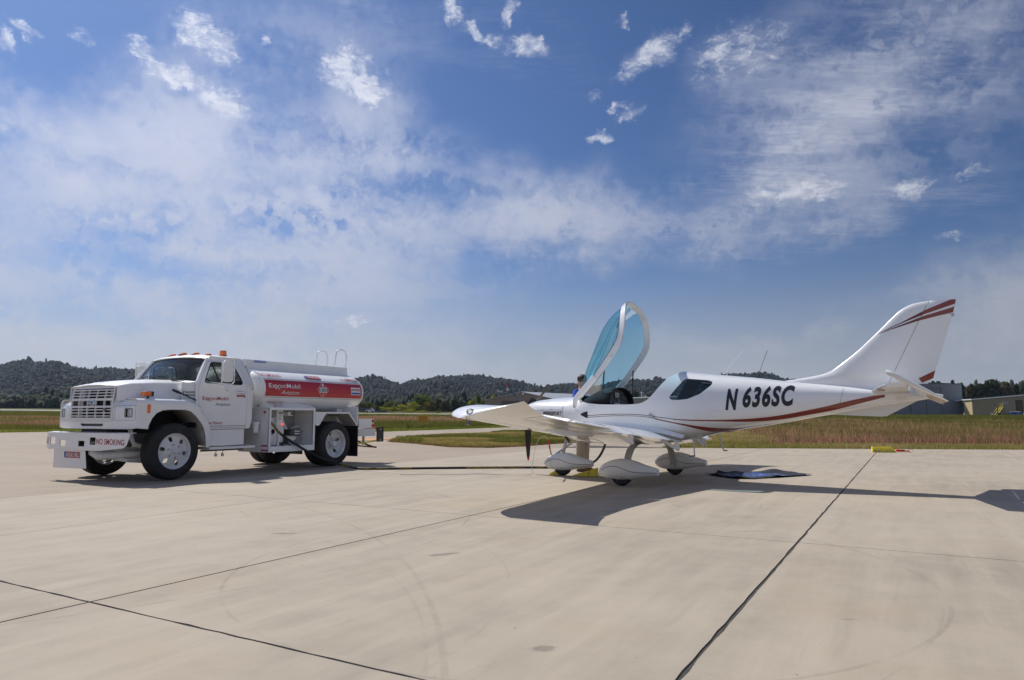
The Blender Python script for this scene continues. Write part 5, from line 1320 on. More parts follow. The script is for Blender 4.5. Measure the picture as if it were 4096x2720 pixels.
# --- pump cabinet
CX0, CX1, CY, CZ0, CZ1 = -1.90, -3.085, 1.15, .365, 1.215
sheet('cabinet_frame', [[(CX0, CZ0), (CX0, CZ1), (CX1, CZ1), (CX1, CZ0)], [(CX0 - .045, CZ0 + .11), (CX0 - .045, CZ1 - .045), (CX1 + .05, CZ1 - .045), (CX1 + .05, CZ0 + .11)]], lambda u, v: (u, CY, v), WHITE, T, solid=.03, want=(0, 1, 0), ang=20)
cb = G()
cb.add([(CX0, CY, CZ0), (CX0, CY, CZ1), (CX0, .30, CZ1 + .06), (CX0, .30, CZ0)], [(0, 1, 2, 3)]).add([(CX1, CY, CZ0), (CX1, CY, CZ1), (CX1, .45, CZ1), (CX1, .45, CZ0)], [(0, 1, 2, 3)])
cb.add([(CX0, CY, CZ0), (CX1, CY, CZ0), (CX1, .45, CZ0), (CX0, .45, CZ0)], [(0, 1, 2, 3)])
cb.add([(CX0, CY, CZ1), (CX1, CY, CZ1), (CX1 - .02, .90, CZ1 + .085), (CX0 - .06, .86, CZ1 + .125)], [(0, 1, 2, 3)])
cb.add([(CX0, .52, CZ0), (CX1, .52, CZ0), (CX1, .52, CZ1), (CX0, .52, CZ1)], [(0, 1, 2, 3)])
cb.add([(CX0, CY, CZ1), (CX0, CY, CZ1 - .03), (CX0, .80, CZ1 - .03), (CX0 - .06, .86, CZ1 + .125)], [(0, 1, 2, 3)])
cabn = cb.build('pump_cabinet', WHITE, T, ang=0, weld=False)
def hoodmap(x0, t0): return lambda u, v: (x0 - u, CY - .005 - (t0 + v) * .26, CZ1 + .012 + (t0 + v) * .125)
text('lettering', 'EMERGENCY FUEL', .40, .17, hoodmap(-2.03, .70), SIGNRED, cabn, .005); text('lettering', 'SHUT-OFF', .24, .17, hoodmap(-2.08, .42), SIGNRED, cabn, .005); text('lettering', 'PUSH', .14, .17, hoodmap(-2.13, .12), SIGNRED, cabn, .005)
sheet('arrow', [[(0, .0), (.05, .0), (.035, .06), (.07, .2), (.05, .24), (.02, .1), (.0, .12)]], hoodmap(-2.03, .05), SIGNRED, cabn)
G().lathe([(0, .03), (.022, .028), (.026, 0)], 'x', (CX0 + .002, 1.03, 1.13), 12).build('stop_button', REDL, cabn)
G().box(CX0 + .001, CX0 + .004, .955, 1.13, .385, .50).build('reflector_plate', WHITED, cabn, ang=0)
for z in (.388, .474): G().box(CX0 + .005, CX0 + .008, .955, 1.13, z, z + .028).build('reflector_strip', SIGNRED, cabn, ang=0)
bk = G().lathe([(0, 0), (.055, 0), (.062, .16), (.078, .165), (.078, .20), (.05, .21)], 'z', (CX0 + .09, .88, .74), 18).build('bucket', WHITE, T, ang=40)
G().tube([(CX0 + .09, .81, .94), (CX0 + .06, .80, 1.05), (CX0 + .02, .84, 1.09)], .006, 5).build('bucket_handle', WHITE_R, bk)
IN = P('cabinet_inside_grey', (0.36, 0.36, 0.355), .6, var=.1)
sheet('cabinet_back', [rrect(CX1 + .01, CX0 - .01, CZ0 + .01, CZ1 - .01, .002)], lambda u, v: (u, .55, v), IN, cabn, want=(0, 1, 0))
mb = G().box(-2.42, -2.26, .60, .95, .86, 1.17).build('control_box', WHITE, cabn, bevel=.004)
G().lathe([(0, .006), (.045, .004), (.05, 0)], 'y', (-2.345, .951, 1.03), 18).build('control_dial', METAL, mb); G().box(-2.40, -2.29, .951, .956, 1.10, 1.125).build('control_label', BLACKP, mb, ang=0)
G().lathe([(0, .02), (.016, .018), (.018, 0)], 'y', (-2.40, .951, .89), 10).build('red_lamp', P('lit_red_lamp', (.6, .01, .01), .3, emit=((1, .03, .02, 1), 2.5)), mb)
vb = G().box(-2.72, -2.58, .70, .90, 1.06, 1.14).tube([(-2.52, .8, 1.10), (-2.58, .8, 1.10)], .02, 8).build('valve_body', WHITE, cabn, bevel=.01)
G().lathe([(0, .02), (.02, .018), (.02, 0)], 'y', (-2.68, .90, 1.10), 12).build('valve_cap', BLACKP, vb)
G().box(-2.20, -2.15, .60, .64, .95, 1.10).build('switch_box', BLACKP, cabn)
G().tube([(-2.55, .72, 1.05), (-2.64, .78, .80), (-2.70, .82, .70)], .035, 10).build('meter_pipe', WHITE, cabn, ang=60)
mt = G().box(-2.85, -2.60, .74, .98, .66, .79).build('flow_meter', P('meter_dark_grey', (0.06, 0.06, 0.062), .5), cabn, bevel=.006)
G().box(-2.83, -2.70, .981, .986, .69, .71).build('meter_label', WHITED, mt, ang=0)
for k in range(5): G().box(-2.825 + k * .028, -2.805 + k * .028, .981, .985, .735, .765).build('meter_digit', WHITED, mt, ang=0)
G().prism([(-2.84, .65), (-2.58, .66), (-2.60, .60), (-2.72, .555), (-2.80, .58)], 1, .86, .90).build('meter_bracket', WHITE, cabn, bevel=.003)
fr = G().lathe([(.20, -.03), (.215, -.03), (.215, .03), (.20, .03)], 'y', (-2.90, .80, .64), 28, closed=True).lathe([(.0, -.02), (.2, -.02)], 'y', (-2.90, .80, .64), 28).build('filter_ring', WHITE_R, cabn)
G().lathe([(.06, -.1), (.075, -.06), (.075, .06), (.05, .1), (0, .1)], 'y', (-2.45, .78, .58), 16).build('pump_housing', WHITE_R, cabn)
for k in range(3): G().tube([(-2.30 - k * .1, .85, .52 - k * .02), (-2.42 - k * .1, .9, .46)], .02, 8).build('hose_coupling', BLACKP if k % 2 else METAL, cabn)
reel = G().lathe([(.27, 0), (.28, .012), (.27, .024), (.05, .024), (.05, 0)], 'y', (-2.235, .86, .75), 36, closed=True).build('hose_reel', WHITE, cabn)
G().lathe([(.20, -.22), (.20, -.01)], 'y', (-2.235, .86, .75), 28, cap=False).build('wound_hose', BLACKP, reel)
G().box(-2.24, -2.20, 1.02, 1.06, .46, .80).build('hose_guide', WHITE, cabn, bevel=.003)

# --- rear fender, mud flap, rear end
for sg in (1, -1):
    fp = [(-3.09, 1.14), (-4.10, 1.14), (-4.36, .87), (-4.36, .84), (-4.33, .84), (-4.06, 1.09), (-3.40, 1.09), (-3.19, .87), (-3.09, .87)]
    g_ = G(); base_ = [(-3.09, 1.14), (-4.09, 1.14), (-4.36, .85)]
    edge = sheet('rear_fender', [[(-3.09, 1.14), (-4.09, 1.14), (-4.37, .845), (-4.33, .845), (-4.07, 1.105), (-3.39, 1.105), (-3.21, .87), (-3.17, .855), (-3.09, .87)]], lambda u, v: (u, sg * 1.15, v), WHITE, T, solid=.02, want=(0, sg, 0))
    G().grid([[(x, sg * 1.14, z), (x, sg * .52, z)] for x, z in ((-3.09, 1.138), (-4.085, 1.138), (-4.365, .85))]).build('fender_top', WHITE, edge, solid=.012, ang=20)
    G().grid([[(x, sg * 1.13, z), (x, sg * .52, z)] for x, z in ((-4.33, .85), (-4.07, 1.10), (-3.39, 1.10), (-3.20, .87))]).build('fender_liner', P('liner_grey', (0.36, 0.355, 0.34), .7), edge, ang=20)
    G().box(-4.405, -4.385, sg * .56 if sg > 0 else sg * 1.13, sg * 1.13 if sg > 0 else sg * .56, .17, .87).build('mud_flap', BLACKP, T)
    G().box(-4.40, -4.375, min(sg * .60, sg * 1.12), max(sg * .60, sg * 1.12), .86, 1.26).build('rear_panel', WHITE, T, ang=0)
    G().box(-4.43, -4.405, min(sg * .95, sg * 1.06), max(sg * .95, sg * 1.06), .80, 1.20).build('reflector_strip', P('dull_red', (.16, .02, .015), .6), T, ang=0)
    lb = G().box(-5.08, -4.56, min(sg * .72, sg * 1.0), max(sg * .72, sg * 1.0), .785, .99).build('lamp_box', WHITE, T, bevel=.005)
    for z in (.94, .835):
        G().lathe([(0, -.03), (.035, -.024), (.042, 0), (.042, .02)], 'x', (-5.085, sg * .92, z), 16).build('tail_lamp', REDL, lb)
        G().lathe([(0, .03), (.035, .024), (.040, 0)], 'y' if sg > 0 else 'y', (-5.04, sg * 1.0, z), 16).build('tail_lamp', REDL, lb)
G().box(-5.14, -4.40, -1.0, 1.0, .60, .765).build('rear_deck', WHITE_R, T, bevel=.006)
for y in (.35, .85, -.35, -.85): G().tube([(-4.9, y, .60), (-4.9, y, .40)], .03, 8).build('bumper_post', METAL, T)
G().box(-5.22, -5.16, -.9, .9, .80, .86).build('rear_bar', BLACKP, T)
rb = G().box(-5.42, -5.19, .98, 1.01, .46, .80).build('dock_bumper', BLACKP, T, bevel=.006)
for z in (.75, .50): G().lathe([(0, .004), (.018, .003), (.02, 0)], 'y', (-5.30, 1.012, z), 10).build('bumper_bolt', METAL, rb)
G().box(-5.30, -5.16, .55, .98, .74, .80).build('bumper_arm', P('bumper_arm_orange', (.45, .10, .03), .6), T)
G().tube([(-4.45, .9, .42), (-5.20, .95, .48)], .018, 6).build('safety_bar', YELLOW, T)
G().tube([(-4.9, .60, .50), (-5.22, .86, .34), (-5.28, .92, .33)], .022, 6).build('tow_hook', BLACKP, T)
G().tube([(-4.55, .85, .40), (-5.18, .85, .34)], .018, 6).build('lower_bar', P('rusty_red', (.18, .04, .025), .7), T)

# --- hose from the truck to the aircraft
def tw_(p): 
    c_, s_ = cos(T.rotation_euler[2]), sin(T.rotation_euler[2]); return Vector((T.location.x + p[0] * c_ - p[1] * s_, T.location.y + p[0] * s_ + p[1] * c_, p[2]))
def spline(P_, n=10):
    P_ = [Vector(p) for p in P_]; out = []
    for i in range(len(P_) - 1):
        a, b, c, d_ = P_[max(i - 1, 0)], P_[i], P_[i + 1], P_[min(i + 2, len(P_) - 1)]
        for k in range(n):
            t = k / n; out.append(.5 * ((2 * b) + (c - a) * t + (2 * a - 5 * b + 4 * c - d_) * t * t + (3 * b - a - 3 * c + d_) * t ** 3))
    return out + [P_[-1]]
hs = [tw_((-1.98, 1.0, 1.0)), tw_((-1.98, 1.17, .88)), tw_((-2.16, 1.20, .70)), tw_((-2.66, 1.24, .42)), tw_((-3.05, 1.28, .24)), tw_((-3.40, 1.36, .10)), Vector((-3.05, 13.75, .035)), Vector((-2.6, 13.80, .025)), Vector((-1.73, 13.95, .022)), Vector((-.45, 14.12, .022)), Vector((.7, 14.14, .022)), Vector((1.25, 14.10, .03)), Vector((1.60, 13.70, .16)), Vector((1.77, 13.5, .42)), Vector((1.80, 13.3, .70)), Vector((1.79, 13.1, .95)), Vector((1.765, 13.0, 1.04))]
hm = bpy.data.materials.new('hose_black_and_yellow'); hm.use_nodes = True
n = NT(hm.node_tree); b = n.n['Principled BSDF']; b.inputs['Roughness'].default_value = .55
po = n.new('ShaderNodeNewGeometry').outputs['Position']
n.put(b.inputs['Base Color'], n.mix(n.smooth(n.noise(po, 1.6, 3), .50, .56), (.015, .015, .015, 1), n.mix(n.smooth(n.noise(po, 60, 3), .45, .6), (.30, .20, .02, 1), (.03, .028, .02, 1))))
tag(G().tube(spline(hs, 8), .024, 10).build('fuel_hose', hm, None, ang=70), 'black and yellow fuel hose lying on the concrete between the truck and the aircraft', 'hose')
# ================================================================ FIELD, RUNWAY, GRASS
rs = np.random.RandomState(11)
def tint_mat(name, rough=0.85, trans=0.0, nscale=0.0):
    m = bpy.data.materials.new(name); m.use_nodes = True
    n = NT(m.node_tree); b = n.n['Principled BSDF']
    a = n.new('ShaderNodeAttribute', attribute_name='tint')
    c = a.outputs['Color']
    if nscale:
        c = n.mix(n.smooth(n.noise(n.new('ShaderNodeNewGeometry').outputs['Position'], nscale, 5, .7), .35, .65, 0, 1), n.mix(1.0, c, (.6, .6, .6), 'MULTIPLY'), n.mix(1.0, c, (1.35, 1.35, 1.3), 'MULTIPLY'))
    n.put(b.inputs['Base Color'], c); b.inputs['Roughness'].default_value = rough; b.inputs['Specular IOR Level'].default_value = 0.15
    if trans:
        n.n.remove(b)
        df = n.new('ShaderNodeBsdfDiffuse'); n.put(df.inputs[0], c); tl = n.new('ShaderNodeBsdfTranslucent'); n.put(tl.inputs[0], c)
        mx = n.new('ShaderNodeMixShader'); mx.inputs[0].default_value = trans; n.l.new(df.outputs[0], mx.inputs[1]); n.l.new(tl.outputs[0], mx.inputs[2])
        out = [x for x in n.n if x.type == 'OUTPUT_MATERIAL'][0]; n.l.new(mx.outputs[0], out.inputs[0])
    return m
GRASSM = tint_mat('grass_blades', trans=.5); LEAFM = tint_mat('leaves', trans=.4); FORM = tint_mat('forest_leaves', nscale=.06)
BARK = P('bark', (0.09, 0.07, 0.05), .9, var=.3, vscale=3)
def strip(name, top, bot, lift, mat, **k):
    a = [spot(*p) for p in top]; b = [spot(*p) for p in bot]; g_ = G(); rows = [[], []]
    for (p, q) in zip(a, b):
        rows[0].append((p[0], p[1], gz(*p) + lift)); rows[1].append((q[0], q[1], gz(*q) + lift))
    return tag(g_.grid(rows).build(name, mat, None, ang=80), **k)
RUNW = P('far_pavement_grey', (0.42, 0.40, 0.36), .85, var=.1, vscale=.3)
xs_ = [(0, 1638.5), (140, 1639.5), (260, 1641), (700, 1646), (1100, 1650), (1440, 1653.2), (1860, 1655.5), (2300, 1656.3), (2900, 1656), (3300, 1655.5), (4096, 1655.2)]
strip('runway', xs_, [(x, y + 2.6) for x, y in xs_], .03, RUNW, kind='structure')
strip('path', [(150, 1649), (400, 1650.5), (900, 1655)], [(150, 1650), (400, 1651.5), (900, 1656)], .02, RUNW, kind='structure')
ORL = P('orange_line_paint', (0.62, 0.26, 0.05), .7, var=.2, vscale=8)
strip('taxi_line', [(1440, 1756), (1495, 1755.5), (1535, 1753.2), (1590, 1750.5), (1680, 1748)], [(1440, 1760), (1495, 1760.5), (1535, 1757.2), (1590, 1752.8), (1680, 1749.6)], .006, ORL, kind='structure')
isl = [spot(x, y) for x, y in [(1562, 1767), (1575, 1757), (1640, 1752), (1740, 1742), (1910, 1737), (2090, 1724), (2200, 1727), (2330, 1735), (2370, 1758), (2330, 1768), (2200, 1776), (2090, 1785), (1960, 1790.5), (1800, 1788), (1670, 1775)]]
sheet('grass_island', [isl], lambda u, v: (u, v, gz(u, v) + .012), GROUNDM, None, frange(-8, 4, 1.5), frange(20, 44, 1.5), want=(0, 0, 1), kind='structure')
def inpoly(px_, py_, poly):
    c = np.zeros(len(px_), bool); n_ = len(poly)
    for i in range(n_):
        x0, y0 = poly[i - 1]; x1, y1 = poly[i]
        m = ((y1 > py_) != (y0 > py_)); 
        with np.errstate(divide='ignore', invalid='ignore'): xx = (x0 - x1) * (py_ - y1) / (y0 - y1 + 1e-12) + x1
        c ^= m & (px_ < xx)
    return c
def dist_poly(px_, py_, poly):
    d2 = np.full(len(px_), 1e9)
    for i in range(len(poly)):
        a = np.array(poly[i - 1]); b = np.array(poly[i]); e = b - a; L = (e @ e) + 1e-9
        t = np.clip(((px_ - a[0]) * e[0] + (py_ - a[1]) * e[1]) / L, 0, 1)
        d2 = np.minimum(d2, (px_ - a[0] - t * e[0]) ** 2 + (py_ - a[1] - t * e[1]) ** 2)
    return np.sqrt(d2)
def gz_np(x, y):
    t = np.maximum(0, y - 20.0); e = np.minimum(1, t / 12.0)
    return t * e * (0.0085 + 0.0085 * np.clip(-x / np.maximum(y, 1), 0, 1))
def vnoise(x, y, s, seed):
    r = np.random.RandomState(seed); T_ = r.rand(64, 64)
    u, v = x / s, y / s; i, j = np.floor(u).astype(int), np.floor(v).astype(int); fu, fv = u - i, v - j; fu = fu * fu * (3 - 2 * fu); fv = fv * fv * (3 - 2 * fv)
    g_ = lambda a, b: T_[a % 64, b % 64]
    return (g_(i, j) * (1 - fu) + g_(i + 1, j) * fu) * (1 - fv) + (g_(i, j + 1) * (1 - fu) + g_(i + 1, j + 1) * fu) * fv
def blades(name, X, Y, Hh, Cc, nb, wk, **k):
    """nb thin blades round every point"""
    n_ = len(X); X = np.repeat(X, nb); Y = np.repeat(Y, nb); Hh = np.repeat(Hh, nb) * rs.uniform(.55, 1.15, n_ * nb); Cc = np.repeat(Cc, nb, 0) * rs.uniform(.84, 1.16, (n_ * nb, 1))
    m = len(X); sp = .05 + Hh * .25; X = X + rs.normal(0, 1, m) * sp; Y = Y + rs.normal(0, 1, m) * sp
    a = rs.uniform(0, pi, m); w = wk * np.maximum(Y, 20) * rs.uniform(.6, 1.3, m); Z = gz_np(X, Y)
    lean = rs.normal(0, .28, (m, 2)) * Hh[:, None]
    V = np.zeros((m, 3, 3)); ca, sa = np.cos(a), np.sin(a)
    V[:, 0] = np.stack([X - ca * w, Y - sa * w, Z - .03], 1); V[:, 1] = np.stack([X + ca * w, Y + sa * w, Z - .03], 1)
    V[:, 2] = np.stack([X + lean[:, 0], Y + lean[:, 1], Z + Hh], 1)
    C3 = np.repeat(Cc[:, None, :], 3, 1); C3[:, 2] *= 1.15
    return np_mesh(name, V.reshape(-1, 3), np.arange(m * 3).reshape(-1, 3), GRASSM, None, C3.reshape(-1, 3), **k)
# open field beyond the pavement
Nf = 430000
yy = 21.5 * (130 / 21.5) ** rs.rand(Nf); xx = rs.uniform(-.84, .84, Nf) * yy
sgx, sgy = spot(1692, 1711)
out = ~inpoly(xx, yy, tw) & ~inpoly(xx, yy, isl) & ~((np.abs(xx - sgx + (sgy - yy) * -sgx / sgy) < .6) & (yy > sgy - 3.5) & (yy < sgy + .3))
xx, yy = xx[out], yy[out]
dd_ = dist_poly(xx, yy, tw) + rs.normal(0, .5, len(xx))
right = xx > .1 * yy
nz = vnoise(xx, yy * .6, 3.0, 1) * .6 + vnoise(xx, yy, .9, 2) * .4; nb_ = vnoise(xx, yy * .5, 9.0, 3)
C_ = np.zeros((len(xx), 3)); Hg = np.zeros(len(xx))
def lay(mask, ca, cb, h0, h1):
    t = np.clip(nz[mask] * 1.6 - .3, 0, 1)[:, None]; C_[mask] = np.array(ca) * (1 - t) + np.array(cb) * t; Hg[mask] = h0 + (h1 - h0) * nz[mask]
straw = ((.24, .22, .055), (.44, .34, .15)); green = ((.14, .18, .03), (.27, .27, .06)); olive = ((.105, .115, .026), (.175, .165, .045)); pink = ((.33, .165, .115), (.50, .255, .185))
lay(np.ones(len(xx), bool), *olive, .35, .6)
r1 = right & (dd_ < 3.2); r2 = right & (dd_ >= 3.2) & (dd_ < 34 + 22 * (nb_ - .5))
lay(r1, *straw, .06, .14); lay(r2, *pink, .24, .42)
l1 = ~right & (dd_ < 2.5); l2 = ~right & (dd_ >= 2.5) & (dd_ < 9); l3 = ~right & (dd_ >= 9 + 5 * (nb_ - .5)) & (dd_ < 40 + 16 * (nb_ - .5))
lay(l1, *green, .07, .16); lay(l2, *olive, .2, .4); lay(l3, *pink, .3, .5)
gr = (r2 | l3) & (rs.rand(len(xx)) < .25 + .5 * (nb_ > .68)); lay(gr, *olive, .3, .55)
st = (r2 | l3) & (rs.rand(len(xx)) < .07); lay(st, *straw, .3, .6)
blades('field_grass', xx, yy, Hg, C_, 2, .00052, kind='stuff', label='tall dry grass with pinkish seed heads across the airfield', cat='grass')
Ni = 16000
x0, x1 = min(p[0] for p in isl), max(p[0] for p in isl); y0, y1 = min(p[1] for p in isl), max(p[1] for p in isl)
xx = rs.uniform(x0, x1, Ni * 2); yy = rs.uniform(y0, y1, Ni * 2); k_ = inpoly(xx, yy, isl); xx, yy = xx[k_], yy[k_]
nz = vnoise(xx, yy, 1.3, 5) * .6 + vnoise(xx, yy, .4, 6) * .4; C_ = np.zeros((len(xx), 3)); Hg = np.zeros(len(xx)); dd_ = dist_poly(xx, yy, isl)
lay(np.ones(len(xx), bool), (.175, .165, .040), (.40, .30, .11), .05, .15); lay(vnoise(xx, yy, 2.2, 8) > .66, (.11, .13, .03), (.20, .19, .05), .10, .24)
lay(dd_ < .22, (.16, .09, .035), (.30, .19, .08), .04, .10)
blades('island_grass', xx, yy, Hg, C_, 6, .00075, kind='stuff', label='short mown grass on the island between the taxiways', cat='grass')

# ================================================================ HILLS AND FOREST
def skyl(T_): return lambda px: lin(T_, px)
SK1 = [(-1800,1500),(-900,1475),(-400,1468),(0,1461),(100,1450),(180,1462),(250,1463),(330,1475),(420,1470),(490,1483),(560,1476),(800,1490),(1100,1500),(1440,1514),(1510,1513),(1560,1529),(1605,1545),(1680,1524),(1740,1507),(1800,1502),(1885,1500),(1960,1510),(2060,1532),(2180,1549),(2240,1538),(2290,1534),(2380,1545),(2460,1532),(2530,1524),(2600,1526),(2700,1522),(2800,1512),(2950,1500),(3020,1502),(3090,1508),(3200,1520),(3500,1548),(3800,1560),(4300,1560),(5000,1550),(6000,1540)]
SK2 = [(-1800,1590),(0,1588),(300,1582),(800,1588),(1440,1598),(1700,1590),(1900,1586),(2100,1590),(2500,1592),(3000,1590),(3600,1580),(3720,1560),(3800,1545),(3900,1538),(3990,1522),(4050,1535),(4120,1548),(4400,1545),(6000,1560)]
HILLM = P('hill_soil', (0.060, 0.046, 0.032), .95, var=.3, vscale=.01, coords='Object')
def ridge(name, sk, crest, base_d, back_d, tree_h, ntree, seed, cols, rad, lbl, crest_jit=1.0):
    pxs = np.arange(-1800, 6001, 60); prof = [(0, 0), (.15, .10), (.35, .33), (.55, .60), (.75, .84), (.9, .965), (1, 1), (1.15, .9), (1.4, .6)]
    def pt(px, t):
        r = ray(px, 1640); ux, uy = r.x / r.y, 1.0
        dist = base_d + (crest - base_d) * t; zc_ = at(px, lin(sk, px), crest)[2] - tree_h * 1.45
        zb_ = gz(ux * base_d, min(base_d, 700)) - 3
        wv = .10 * sin(px * .013 + t * 4 + seed) + .06 * sin(px * .031 - t * 7 + seed * 2)
        h = lin(prof, t) + (wv * sin(pi * min(1, t)) if t < 1 else 0)
        return (ux * dist, dist, zb_ + (zc_ - zb_) * h)
    rows = [[pt(px, t) for px in pxs] for t in frange(0, 1.4, .1)]
    G().grid(rows).build(name, HILLM, None, ang=80, kind='structure')
    r_ = random.Random(seed); base_v = []
    # one lumpy crown, reused with its own size and turn
    ring = [(.38, 0, .88), (-.30, .25, 1.0), (-.1, -.35, .93)] + [(cos(a) * .85, sin(a) * .85, .35 + .2 * (k % 2)) for k, a in enumerate([2 * pi * k / 5 for k in range(5)])] + [(cos(a + .6) * .6, sin(a + .6) * .6, -.6) for a in [2 * pi * k / 3 for k in range(3)]]
    bmx = bmesh.new(); [bmx.verts.new(v) for v in ring]; bmesh.ops.convex_hull(bmx, input=bmx.verts); bmesh.ops.triangulate(bmx, faces=bmx.faces)
    bmx.verts.index_update(); BV = np.array([v.co[:] for v in bmx.verts]); BF = np.array([[v.index for v in f.verts] for f in bmx.faces]); bmx.free()
    P3 = []; 
    for k in range(ntree):
        t = 1 - r_.random() ** 1.35 * .98 if k % 7 else 1 - r_.random() * .02
        pq = r_.uniform(-500, 4600) if k % 9 else r_.uniform(-1800, 6000)
        if name == 'hill' and abs(pq - 2000 - (t - .5) * 200) < 62 and .40 < t < .60 and r_.random() < .8: t = .95      # bare cut above the brown hangar
        P3.append(pt(pq, t))
    P3 = np.array(P3); R = rad * np.exp(rs.normal(0, .28, ntree)); Hs = tree_h * np.exp(rs.normal(0, .22, ntree)) * .5
    ang = rs.uniform(0, 2 * pi, ntree); ca, sa = np.cos(ang), np.sin(ang)
    V = np.empty((ntree, len(BV), 3)); jit = 1 + rs.normal(0, .16, (ntree, len(BV)))
    bx = BV[None, :, 0] * jit; by = BV[None, :, 1] * jit
    V[:, :, 0] = P3[:, 0, None] + (bx * ca[:, None] - by * sa[:, None]) * R[:, None]; V[:, :, 1] = P3[:, 1, None] + (bx * sa[:, None] + by * ca[:, None]) * R[:, None]
    V[:, :, 2] = P3[:, 2, None] + Hs[:, None] * (.9 + BV[None, :, 2] * jit)
    F = (BF[None] + (np.arange(ntree) * len(BV))[:, None, None]).reshape(-1, 3)
    ci = rs.choice(len(cols), ntree, p=[c[0] for c in cols]); CC = np.array([c[1] for c in cols])[ci] * np.exp(rs.normal(0, .22, (ntree, 1)))
    np_mesh('forest', V.reshape(-1, 3), F, FORM, None, np.repeat(CC[:, None], len(BV), 1).reshape(-1, 3), kind='stuff', label=lbl, cat='forest')
ridge('hill', SK1, 1700.0, 700.0, 2600.0, 8.5, 85000, 3, [(.55, (.006, .011, .008)), (.25, (.010, .016, .009)), (.12, (.016, .017, .009)), (.08, (.019, .013, .009))], 3.7, 'dark wooded ridge line rising behind the whole airfield')
ridge('low_hill', SK2, 620.0, 430.0, 800.0, 8.0, 26000, 8, [(.6, (.013, .021, .009)), (.28, (.022, .030, .011)), (.12, (.036, .034, .013))], 2.5, 'dark low woodland in front of the ridge')
# --- single trees
def tree(name, x, y, h, w, cols, seed, label, group=None, dens=1.0, base=None, trunk=True, lw=.36):
    r_ = np.random.RandomState(seed); z0 = gz(x, min(y, 700)) if base is None else base
    root = empty(name, (x, y, z0), label=label, cat='tree' if h > 3.2 else 'bush', group=group)
    nl = int(7 + r_.rand() * 4); L = []
    for k in range(nl):
        a = r_.rand() * 2 * pi; rr_ = r_.rand() ** .6 * w * .30; hz = h * (.17 + .70 * (k + .5) / nl); L.append((rr_ * cos(a), rr_ * sin(a), hz, w * (.27 + .15 * r_.rand()) * (1.2 - .6 * (hz / h)), h * (.12 + .06 * r_.rand())))
    n_ = int(1100 * dens); li = r_.randint(0, nl, n_); dirs = r_.normal(0, 1, (n_, 3)); dirs /= np.linalg.norm(dirs, axis=1)[:, None]
    rad = r_.rand(n_) ** .35 * (1 + r_.normal(0, .12, n_)); LA = np.array(L)[li]
    C = np.stack([LA[:, 0] + dirs[:, 0] * rad * LA[:, 3], LA[:, 1] + dirs[:, 1] * rad * LA[:, 3], np.maximum(h * .06, LA[:, 2] + dirs[:, 2] * rad * LA[:, 4])], 1)
    s_ = lw * (h / 9) ** .5 * r_.uniform(.5, 1.3, n_)
    u = r_.normal(0, 1, (n_, 3)); u /= np.linalg.norm(u, axis=1)[:, None]; v = np.cross(u, dirs + r_.normal(0, .5, (n_, 3))); v /= np.linalg.norm(v, axis=1)[:, None] + 1e-9
    V = np.stack([C - u * s_[:, None], C + v * s_[:, None] * .7, C + u * s_[:, None], C - v * s_[:, None] * .7], 1)
    lobec = np.array(cols)[r_.randint(0, len(cols), nl)][li]; cc = lobec * np.exp(r_.normal(0, .25, (n_, 1)))
    cr = np_mesh('crown', V.reshape(-1, 3), np.arange(n_ * 4).reshape(-1, 4), LEAFM, root, np.repeat(cc[:, None], 4, 1).reshape(-1, 3))
    if trunk:
        g_ = G().tube([(0, 0, -.2), (.03 * w, 0, h * .3), (0, .02 * w, h * .72)], [h * .016, h * .011, h * .004], 7)
        for (lx, ly, lz, a, b) in L[:5]: g_.tube([(.02 * w, 0, lz * .55), (lx * .6, ly * .6, lz * .85), (lx, ly, lz)], [h * .009, h * .006, h * .003], 5)
        g_.build('trunk', BARK, root)
    return root
def tree_px(name, px, top, wpx, dist, cols, seed, label, **k):
    r = ray(px, 1640); x = r.x / r.y * dist; z0 = gz(x, min(dist, 700)); zt = at(px, top, dist)[2]
    return tree(name, x, dist, zt - z0, wpx / FPX * dist, cols, seed, label, **k)
DK = [(.030, .045, .014), (.045, .060, .018)]; MD = [(.11, .15, .026), (.145, .17, .032)]; YG = [(.28, .29, .035), (.33, .30, .04), (.19, .23, .035)]; RU = [(.115, .080, .030), (.080, .075, .024)]
